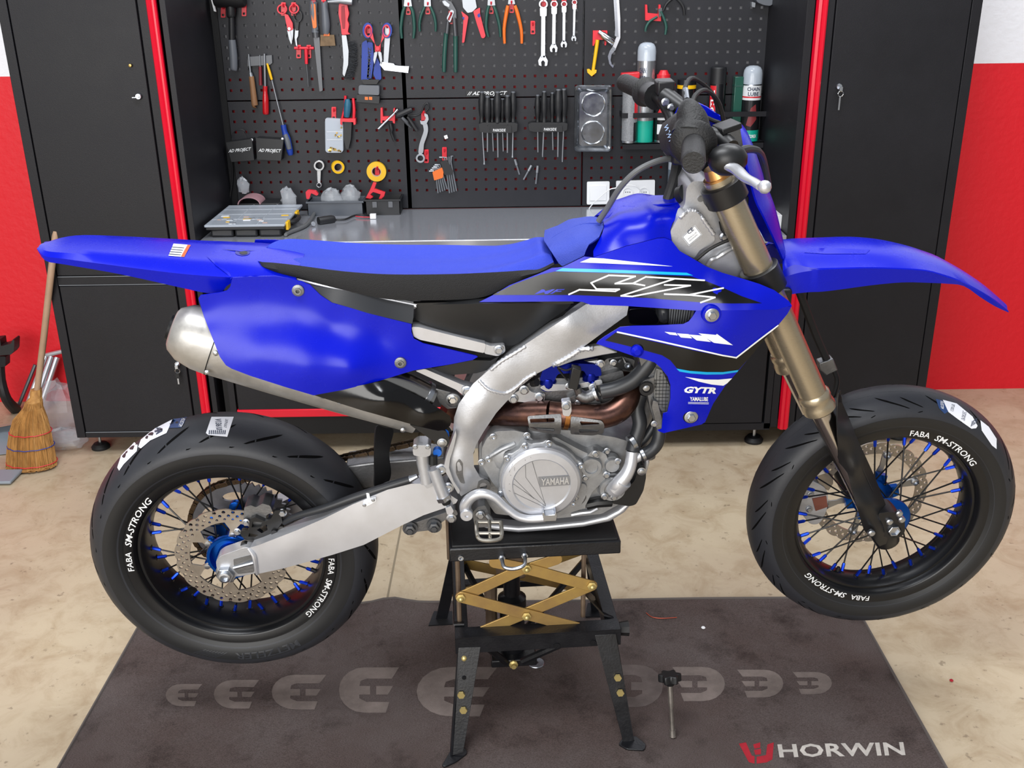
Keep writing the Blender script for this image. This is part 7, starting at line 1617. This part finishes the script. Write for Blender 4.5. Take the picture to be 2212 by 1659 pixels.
for k in range(22):
    random.seed(k); x, y = (random.uniform(707, 737), random.uniform(318, 327)) if k < 15 else (random.uniform(722, 738), random.uniform(275, 300)); O('brass_fitting', MB().lathe([(.0035, 0), (.0035, .002), (.002, .002)], BOARD.P(x, y, .027), (random.uniform(-.5, .5), -1, random.uniform(-.5, .5)), n=8), mat('brass', 'c9a860', .3, 1), t)
for y in (285, 302): O('divider', MB().bar(BOARD.P(706, y, .0265), BOARD.P(739, y, .0265), .001, .001), WHITE, t)
t = T('pruning_knife', 750, 260, 'cable knife with teal handle and black sheath in a red holder', 'knife'); pt('handle', t, [(750, 214, 5, .022), (751, 225, 8, .022), (750, 240, 8, .022), (749, 253, 6, .022)], mat('teal_rubber', '1d5a74', .5)); ps('sheath', t, [(743, 262), (760, 264), (758, 300), (753, 322), (747, 322), (742, 298)], .012, .026, TBLK, r=3)
t = T('red_bracket', 752, 260, 'red double peg bracket gripping the teal handled knife', 'bracket'); ps('bar', t, [(735, 256), (768, 256), (768, 269), (764, 270), (763, 264), (739, 263), (739, 271), (735, 268)], .002, .034, PINKR, r=1); pt('post', t, [(763, 212, 3, .024), (765, 235, 3.4, .026), (764, 258, 3.2, .026)], PINKR); pt('post', t, [(746, 207, 3, .012), (745, 230, 2.6, .012), (739, 256, 2.6, .012)], PINKR)
t = T('red_bracket', 838, 250, 'red double peg bracket with a chrome bar stuck through it', 'bracket'); ps('plate', t, [(822, 233), (826, 233), (827, 252), (849, 252), (850, 234), (853, 234), (853, 267), (849, 266), (848, 261), (826, 260), (826, 266), (822, 266)], .002, .024, PINKR, r=1)
t = T('sliding_bar', 838, 258, 'short chrome T bar stuck through a red bracket', 'tool'); pt('bar', t, [(817, 278, 2.4, .03), (856, 240, 2.4, .03)], CHROME, sm=0); pt('knob', t, [(854, 242, 3.6, .03), (859, 236, 3.6, .03)], CHROME, sm=0)
t = T('mini_driver', 846, 285, 'short black offset driver hanging below a red bracket', 'tool'); pt('body', t, [(843, 266, 4, .02), (846, 280, 4.5, .02), (845, 286, 3, .02), (852, 305, 2.6, .02)], TBLK)
t = T('air_gun', 880, 250, 'black air blow gun with wire hook beside the curved spanner', 'blow gun'); pt('barrel', t, [(856, 251, 5, .03), (862, 248, 6.5, .03), (880, 240, 6.5, .03), (890, 236, 5.5, .03)], TBLK); pt('nozzle', t, [(868, 254, 4, .03), (878, 264, 4.5, .03), (880, 268, 3, .03), (887, 276, 1.6, .03)], TDRK, sm=0); pt('lever', t, [(880, 252, 3, .024), (892, 270, 4, .024), (900, 282, 4, .024)], TBLK); pt('wire_hook', t, [(884, 250, 1.6, .02), (898, 250, 1.6, .02), (910, 243, 1.8, .02), (916, 228, 1.8, .02), (923, 223, 1.8, .02), (926, 233, 1.8, .02), (918, 242, 1.8, .02)], TBLK)
t = T('curved_spanner', 914, 300, 'curved double-ended steel spanner hanging from red hooks', 'spanner'); 
ps('upper_jaw', t, [(907, 260), (909, 268), (914, 270), (921, 268), (926, 258), (924, 248), (916, 244), (917, 250), (920, 255), (917, 261), (911, 262)], .014, .022, TSTL, r=1); ps('stem', t, [tuple(p)[:2] for p in cr([(913, 266), (922, 266), (925, 280), (922, 295), (916, 312), (914, 330), (904, 332), (905, 315), (910, 298), (915, 282)], 3)], .014, .02, TSTL); ring('lower_ring', t, 908, 342, 10, 6, .013, .023, TSTL)
O('white_cube', MB().obox(BOARD.P(963.5, 296, .008), (.006, 0, .002), (0, .006, 0), (-.002, 0, .006)), WHITE, label='tiny white plastic square stuck on the tool wall', cat='clip', bevel=.001)
def hexset(label, m, hold, keys, tops):
    t = T('hex_key_set', hold[0][0], hold[0][1], label, 'hex keys'); ps('holder', t, hold, .008, .022, m, .001, 2)
    for (a, b), tp in zip(keys, tops): pt('hex_key', t, [(tp[0], tp[1], 1.5, .015), (tp[0]+(a[0]-tp[0])*.8, tp[1]-.5, 1.6, .015), (a[0], a[1], 1.7, .015), (b[0], b[1], 1.7, .015)], TSTL, 6, 0)
hexset('hex key set in an orange plastic holder', TORG, [(934, 372), (955, 362), (958, 372), (957, 384), (938, 390)], [((940+3.2*k, 364), (946+5*k, 417-2*k)) for k in range(5)], [(927+3*k, 370-3.5*k) for k in range(5)])
hexset('larger hex key set in a black holder', TBLK, [(951, 349), (966, 346), (979, 370), (978, 377), (960, 378)], [((962+4*k, 350), (971+5*k, 417-1.5*k)) for k in range(4)], [(952+9*k, 342-1.5*k) if k else (949, 340) for k in range(4)])
for k, (a, b, lab) in enumerate((((1112, 344), (1122, 377), 'leftmost of three loose nut driver bits on the tool wall'), ((1148, 357), (1131, 388), 'middle of three loose nut driver bits on the tool wall'), ((1161.5, 358), (1157.5, 397), 'rightmost of three loose nut driver bits on the tool wall'))):
    t = T('driver_bit', a[0], a[1], lab, 'driver bit', 'loose driver bits'); a_, b_ = Vector(a), Vector(b); m_ = a_.lerp(b_, .38); pt('socket', t, [(a[0], a[1], 3, .014), (m_.x, m_.y, 3.2, .014)], TSTL, 10, 0); pt('shank', t, [(m_.x, m_.y, 1.9, .014), (b[0], b[1], 1.8, .014)], TSTL, 6, 0)
t = T('ring_spanner', 689, 380, 'short stubby ratchet ring spanner on the wall beside the small tape', 'spanner'); ring('big_ring', t, 689, 358, 11.5, 7.5, .012, .024, TCHR); ps('shaft', t, [(685, 368), (693, 368), (692, 394), (686, 394)], .013, .02, TCHR, r=1); ring('small_ring', t, 689, 400, 6, 3.6, .012, .021, TCHR)
t = T('tape_roll', 729, 360, 'small half-used yellow tape roll on the wall', 'tape'); O('roll', MB().lathe([(.024, 0), (.024, .018), (.0155, .018), (.0155, 0)], BOARD.P(728.6, 360, .008), (.35, -1, 0), n=32, closed=True), TYEL, t); O('core', MB().lathe([(.0154, 0), (.0154, .0182), (.0142, .0182), (.0142, 0)], BOARD.P(728.6, 360, .008), (.35, -1, 0), n=32, closed=True), mat('card_core', 'b79a8c', .7), t)
t = T('tape_roll', 814, 370, 'large bright yellow tape roll on the wall', 'tape'); O('roll', MB().lathe([(.037, 0), (.037, .016), (.0185, .016), (.0185, 0)], BOARD.P(814, 369.6, .006), (0, -1, 0), n=36, closed=True), TYEL, t); O('core', MB().lathe([(.0184, 0), (.0184, .0162), (.016, .0162), (.016, 0)], BOARD.P(814, 369.6, .006), (0, -1, 0), n=32, closed=True), mat('card_core', 'b79a8c', .7), t)
# ================================================================== on the worktop
ZB = .80
f0, f1 = BENCH.P(449, 515), BENCH.P(612, 514); yb_ = min(HFrame(ZB+.045).P(590, 434).y, YB-.11)
t = thing('organiser_case', ((f0.x+f1.x)/2, f0.y, ZB), 'black compartment organiser case with clear lid on the worktop', 'organiser case')
x0, x1 = f0.x, f1.x; y0 = f0.y+.004
for k in range(3):
    a = x0+.006+(x1-x0-.012)*k/3; b = x0+.006+(x1-x0-.012)*(k+1)/3
    O('compartment', MB().box(a+.002, b-.002, y0+.006, yb_-.01, ZB+.0005, ZB+.03), TBLK, t, bevel=.008)
O('rim', MB().box(x0-.004, x1+.004, y0-.002, yb_, ZB+.028, ZB+.038), TBLK, t, bevel=.002); O('lid', MB().box(x0-.008, x1+.006, y0-.004, yb_+.002, ZB+.038, ZB+.046), MILK, t, bevel=.002)
for k in range(1, 4): O('lid_rib', MB().box(x0-.004, x1, y0+(yb_-y0)*k/4-.002, y0+(yb_-y0)*k/4+.002, ZB+.046, ZB+.0475), CLEAR, t)
for k in range(1, 3): O('lid_rib', MB().box(x0+(x1-x0)*k/3-.002, x0+(x1-x0)*k/3+.002, y0, yb_, ZB+.046, ZB+.0475), CLEAR, t)
for y in (y0+(yb_-y0)*.12, y0+(yb_-y0)*.62): O('latch', MB().box(x1+.004, x1+.014, y-.02, y+.02, ZB+.02, ZB+.048), TYEL, t, bevel=.002)
O('carry_handle', MB().tube([(x1+.004, y0+(yb_-y0)*.25, ZB+.034), (x1+.022, y0+(yb_-y0)*.3, ZB+.034), (x1+.024, y0+(yb_-y0)*.5, ZB+.034), (x1+.004, y0+(yb_-y0)*.56, ZB+.034)], .008, 8, sm=3), TBLK, t)
random.seed(11)
for k in range(16): O('small_part', MB().box(*(lambda x, y, s: (x-s, x+s, y-s*.4, y+s*.4, ZB+.046, ZB+.0478))(random.uniform(x0+.02, x1-.02), random.uniform(y0+.01, y0+.14), random.uniform(.006, .014))), [TYEL, WHITE, ZINC, mat('card_core', 'b79a8c', .7)][k % 4], t)
fr = HFrame(ZB+.05); a = fr.P(513, 441); b = fr.P(562, 441); cxx, r_ = (a.x+b.x)/2, (b.x-a.x)/2
O('pink_pipe_half', MB().grid([[Vector((cxx+rr*math.cos(PI*k/14), y, ZB+.048+rr*.62*math.sin(PI*k/14))) for k in range(15)] for rr, y in ((r_, a.y), (r_, a.y+.085), (r_-.004, a.y+.085), (r_-.004, a.y))], closeu=True), mat('dusty_pink', 'a77f86', .6, var=.2, vscale=20), label='dusty pink half-round shell lying on the organiser case', cat='shell')
def bin_(label, px0, px1, pyb, h, m, dy=.11):
    dy = min(dy, YB-.004-BENCH.P(px0, pyb).y) if False else .1
    a, b = BENCH.P(px0, pyb), BENCH.P(px1, pyb); a.y = b.y = min(a.y, YB-.105); t = thing('storage_bin', ((a.x+b.x)/2, a.y+dy/2, ZB), label, 'bin'); x0, x1, y0, y1 = a.x, b.x, a.y, a.y+dy; z1 = ZB+h; w = .0025
    O('tub', MB().box(x0, x1, y0, y1, ZB+.0005, ZB+.004).box(x0, x1, y0, y0+w, ZB+.004, z1).box(x0, x1, y1-w, y1, ZB+.004, z1).box(x0, x0+w, y0, y1, ZB+.004, z1).box(x1-w, x1, y0, y1, ZB+.004, z1), m, t); O('rim', MB().box(x0-.004, x1+.004, y0-.004, y0+w, z1-.007, z1).box(x0-.004, x0+w, y0, y1, z1-.007, z1).box(x1-w, x1+.004, y0, y1, z1-.007, z1), m, t, bevel=.001); return t, x0, x1, y0, y1, z1
bn, gx0, gx1, gy0, gy1, gz = bin_('grey plastic storage bin holding clear bags at the back of the worktop', 668, 786, 464, .055, mat('grey_bin', '4a4f57', .4)); bk, kx0, kx1, ky0, ky1, kz = bin_('black plastic storage bin with a red bracket inside', 793, 866, 462, .06, TBLK)
for x in ((kx0+kx1)/2-.03, (kx0+kx1)/2+.03): O('clip', MB().box(x-.008, x+.008, ky0-.004, ky0, kz-.03, kz-.008), TDRK, bk)
def bag(label, c, s, seed, m=CLEAR):
    random.seed(seed); mbx = MB().ball(c, 1.0, 14, *s)
    for v in mbx.v:
        k = 1+random.uniform(-.22, .22); v.x = c[0]+(v.x-c[0])*k; v.z = max(c[2]-s[2]*.9, c[2]+(v.z-c[2])*k)
    O('plastic_bag', mbx, m, label=label, cat='plastic bag', ang=20)
CR = mat('crinkled_bag', 'd6dbe2', .15, alpha=.3)
bag('crumpled clear bag of parts sticking out of the grey bin, left one', (gx0+(gx1-gx0)*.42, gy0+.05, gz+.004), (.04, .03, .034), 5, CR); bag('crumpled clear bag of parts sticking out of the grey bin, right one', (gx0+(gx1-gx0)*.75, gy0+.06, gz+.008), (.035, .03, .04), 6, CR)
fr = WFrame(gy0+.02); t = thing('red_clamp', fr.P(674, 430), 'red plastic clamp hanging over the left end of the grey bin', 'clamp')
slab('jaw', fr, rnd([(660, 415), (665, 410), (682, 412), (688, 420), (684, 423), (672, 417), (668, 430), (662, 430)], 2), 0, .014, TRED, t, bevel=.001)
fr = WFrame(ky0+.04); t = thing('red_bracket', fr.P(812, 430), 'loose red peg bracket standing in the black bin', 'bracket')
slab('frame', fr, [(790, 428), (800, 408), (806, 394), (813, 396), (809, 408), (832, 416), (830, 424), (824, 430), (818, 430), (822, 420), (806, 415), (800, 420), (806, 426), (800, 430)], 0, .016, PINKR, t, bevel=.001)
fr = WFrame(YB-.05); a, b = fr.P(517, 428), fr.P(607, 408)
O('back_tray', MB().box(a.x, b.x, YB-.10, YB-.02, ZB+.0005, ZB+.05), TBLK, label='low black tray behind the organiser case', cat='tray', bevel=.002)
bag('flattened clear bag leaning on the tool wall behind the organiser case', (fr.P(525, 400).x, YB-.05, fr.P(525, 402).z), (.022, .012, .032), 8, CR); bag('small clear bag between the organiser case and grey bin', (fr.P(622, 415).x, YB-.06, ZB+.055), (.03, .02, .045), 9, CR)
t = thing('ignition_switch', BENCH.P(704, 485), 'black ignition switch with wires and white connector on the worktop', 'switch'); q = lambda px, py, h=.008: BENCH.P(px, py, h)
O('barrel', MB().tube([q(688, 478, .012), q(716, 474, .012), q(722, 473, .012)], [.016, .016, .012], 16), TBLK, t); O('key', MB().lathe([(.009, 0), (.009, .003)], q(676, 484, .01), (.6, -.6, .5), n=14), ZINC, t); O('wires', MB().tube([q(722, 475), q(745, 474), q(765, 466), q(785, 464), q(800, 467)], .004, 8, sm=5), TBLK, t); O('wires', MB().tube([q(768, 467, .006), q(785, 469, .006), q(800, 469, .006)], .0016, 6), TRED, t); O('connector', MB().obox(q(806, 467, .01), (.011, 0, 0), (0, .008, 0), (0, 0, .009)), WHITE, t, bevel=.001)
O('rubber_lever', MB().tube([q(617, 507, .008), q(625, 502, .008), q(655, 490, .008), q(668, 479, .008), q(679, 461, .01)], [.006, .007, .0075, .0075, .006], 10, sm=3), mat('grey_hose', '5a5c5e', .5), label='short bent grey hose piece lying by the organiser case', cat='hose')
wp = WFrame(3.55); a = BENCH.P(1672, 500)
O('white_box', MB().box(BENCH.P(1640, 505).x, BENCH.P(1698, 505).x, 3.5, 3.62, ZB+.0005, ZB+.05), WHITE, label='white carton on the worktop behind the fork', cat='box', bevel=.002)
# ================================================================== left corner
t = thing('straw_broom', FLOOR.P(66, 1012), 'straw broom with a wooden stick leaning by the left cabinet', 'broom'); yb2 = FLOOR.P(66, 1010).y; 
def Q(px, py, yy): return WFrame(yy).P(px, py)
STRAW = mat('straw', 'b98a4c', .75, var=.4, vscale=60, color2='8e622f', stretch=(1, 1, .06)); STICK = mat('broom_stick', 'a98b72', .55, var=.2, vscale=12)
ytop = YF-.03
O('stick', MB().tube([Q(80, 846, yb2+.11), Q(94, 735, (yb2+ytop)/2+.08), Q(109, 600, ytop), Q(121, 500, ytop+.04)], .0115, 12), STICK, t)
rows = []; cx_w = [(78, 841, 12, .022), (77, 858, 13, .024), (74, 866, 17, .03), (72, 880, 20, .035), (66, 905, 36, .045), (66, 935, 44, .05), (67, 965, 49, .052), (69, 1000, 53, .055), (70, 1013, 53, .055)]
for i, (x, y, w_, dp) in enumerate(cx_w):
    yy = yb2+.11*(1-i/8); c_ = Q(x, y, yy); hw = w_*WFrame(yy).sc(x, y)*.95; c_.z = max(c_.z, .006)
    rows.append([c_+Vector((hw*math.cos(2*PI*k/28)*(1+.04*((k*7+i*3) % 3-1)), dp*math.sin(2*PI*k/28), (.012*((k*5) % 3)/3 if i == 8 else 0))) for k in range(28)])
O('straw_head', MB().grid(rows, closev=True).cap(rows[-1]).cap(rows[0]), STRAW, t, ang=25)
st_ = MB(); random.seed(5)
for k in range(260):
    a = random.uniform(PI, 2*PI); i0 = random.choice((2, 3, 4)); pts = []
    for i in range(i0, 9):
        x, y, w_, dp = cx_w[i]; yy = yb2+.11*(1-i/8); c_ = Q(x, y, yy); hw = w_*WFrame(yy).sc(x, y)*(.97+.06*random.random()); c_.z = max(c_.z, .008); pts.append(c_+Vector((hw*math.cos(a), (dp+.003)*math.sin(a), 0)))
    st_.tube(pts, .0011, 3, caps=False)
O('straws', st_, STRAW, t, kind='stuff')
for i, m in ((5, TRED), (6, TBLU), (7, TRED)):
    x, y, w_, dp = cx_w[i]; yy = yb2+.11*(1-i/8); c_ = Q(x, y-4, yy); hw = w_*WFrame(yy).sc(x, y); O('binding', MB().tube([c_+Vector(((hw+.001)*math.cos(2*PI*k/24), (dp+.004)*math.sin(2*PI*k/24), .002*math.sin(k*3))) for k in range(24)], .0016, 5, closed=True), m, t)
t = thing('tube_rack', FLOOR.P(100, 905), 'folded chrome tube rack leaning behind the broom', 'rack'); yy = YW-.12
for k, (a, b) in enumerate((((98, 770), (86, 868)), ((111, 770), (94, 890)), ((124, 772), (99, 905)))): p = Q(a[0], a[1], YW-.04); e = Q(b[0], b[1], YW-.04); d = e-p; e = p+d*(p.z-.012)/(-d.z if d.z else 1); e.y = YW-.2+.03*k; O('tube', MB().tube([p, e], .0105, 10), ALUS, t)
O('top_bar', MB().tube([Q(97, 768, YW-.04), Q(118, 763, YW-.04), Q(140, 758, YW-.04)], .009, 8), ALUS, t)
bag('large crumpled translucent plastic bag on the floor behind the broom', (FLOOR.P(150, 930).x, 3.62, .10), (.10, .10, .11), 21, CR); bag('smaller crumpled plastic bag on the floor beside the cabinet foot', (FLOOR.P(150, 955).x, 3.5, .035), (.09, .06, .04), 22, CR)
t = thing('paddock_stand', FLOOR.P(10, 900), 'black metal stand at the far left edge behind the broom', 'stand'); fr = WFrame(YW-.16)
slab('cradle', fr, rnd([(-22, 735), (0, 733), (2, 748), (24, 742), (27, 733), (31, 735), (30, 758), (24, 766), (0, 768), (-20, 766)], 2), 0, .05, TBLK, t, bevel=.003); O('post', MB().tube([fr.P(-2, 768, .02), fr.P(2, 820, .02), fr.P(14, 862, .02), FLOOR.P(34, 885, .01)], [.02, .018, .02, .022], 10, sm=3), TBLK, t); slab('clamp', fr, rnd([(-20, 770), (12, 770), (12, 792), (-20, 796)], 3), 0, .04, BLK, t, bevel=.003)
O('steel_rod', MB().tube([Q(76, 788, YW-.03), FLOOR.P(38, 882, .008)], .0075, 8), TDRK, label='dark steel rod leaning on the red wall behind the broom', cat='rod')
DPM = mat('grey_dustpan', '7d858e', .45)
t = thing('dustpan', FLOOR.P(5, 985), 'grey plastic dustpan at the left edge in front of the broom', 'dustpan')
O('pan', MB().prism([FLOOR.P(-40, 930, .03), FLOOR.P(25, 918, .06), FLOOR.P(24, 960, .02), FLOOR.P(18, 978, .008), FLOOR.P(-40, 985, .008)], (0, 0, -.004)), DPM, t); O('wall', MB().prism([FLOOR.P(-40, 926, .02), FLOOR.P(26, 916, .05), FLOOR.P(26, 916, .09), FLOOR.P(-40, 926, .07)], (0, .004, 0)), DPM, t)
O('floor_scrap', MB().obox(FLOOR.P(6, 1030, .01), (.05, 0, 0), (0, .05, 0), (0, 0, .006)), DPM, label='flat grey plastic piece on the floor in front of the dustpan', cat='scrap', bevel=.004)
O('black_cable', MB().tube([BOARD.P(*q) for q in ((500, 350, .02), (502, 380, .015), (499, 410, .015), (494, 440, .02), (490, 456, .03))], .003, 6, sm=4), RUB, label='thin black cable hanging down the left edge of the tool wall', cat='cable')
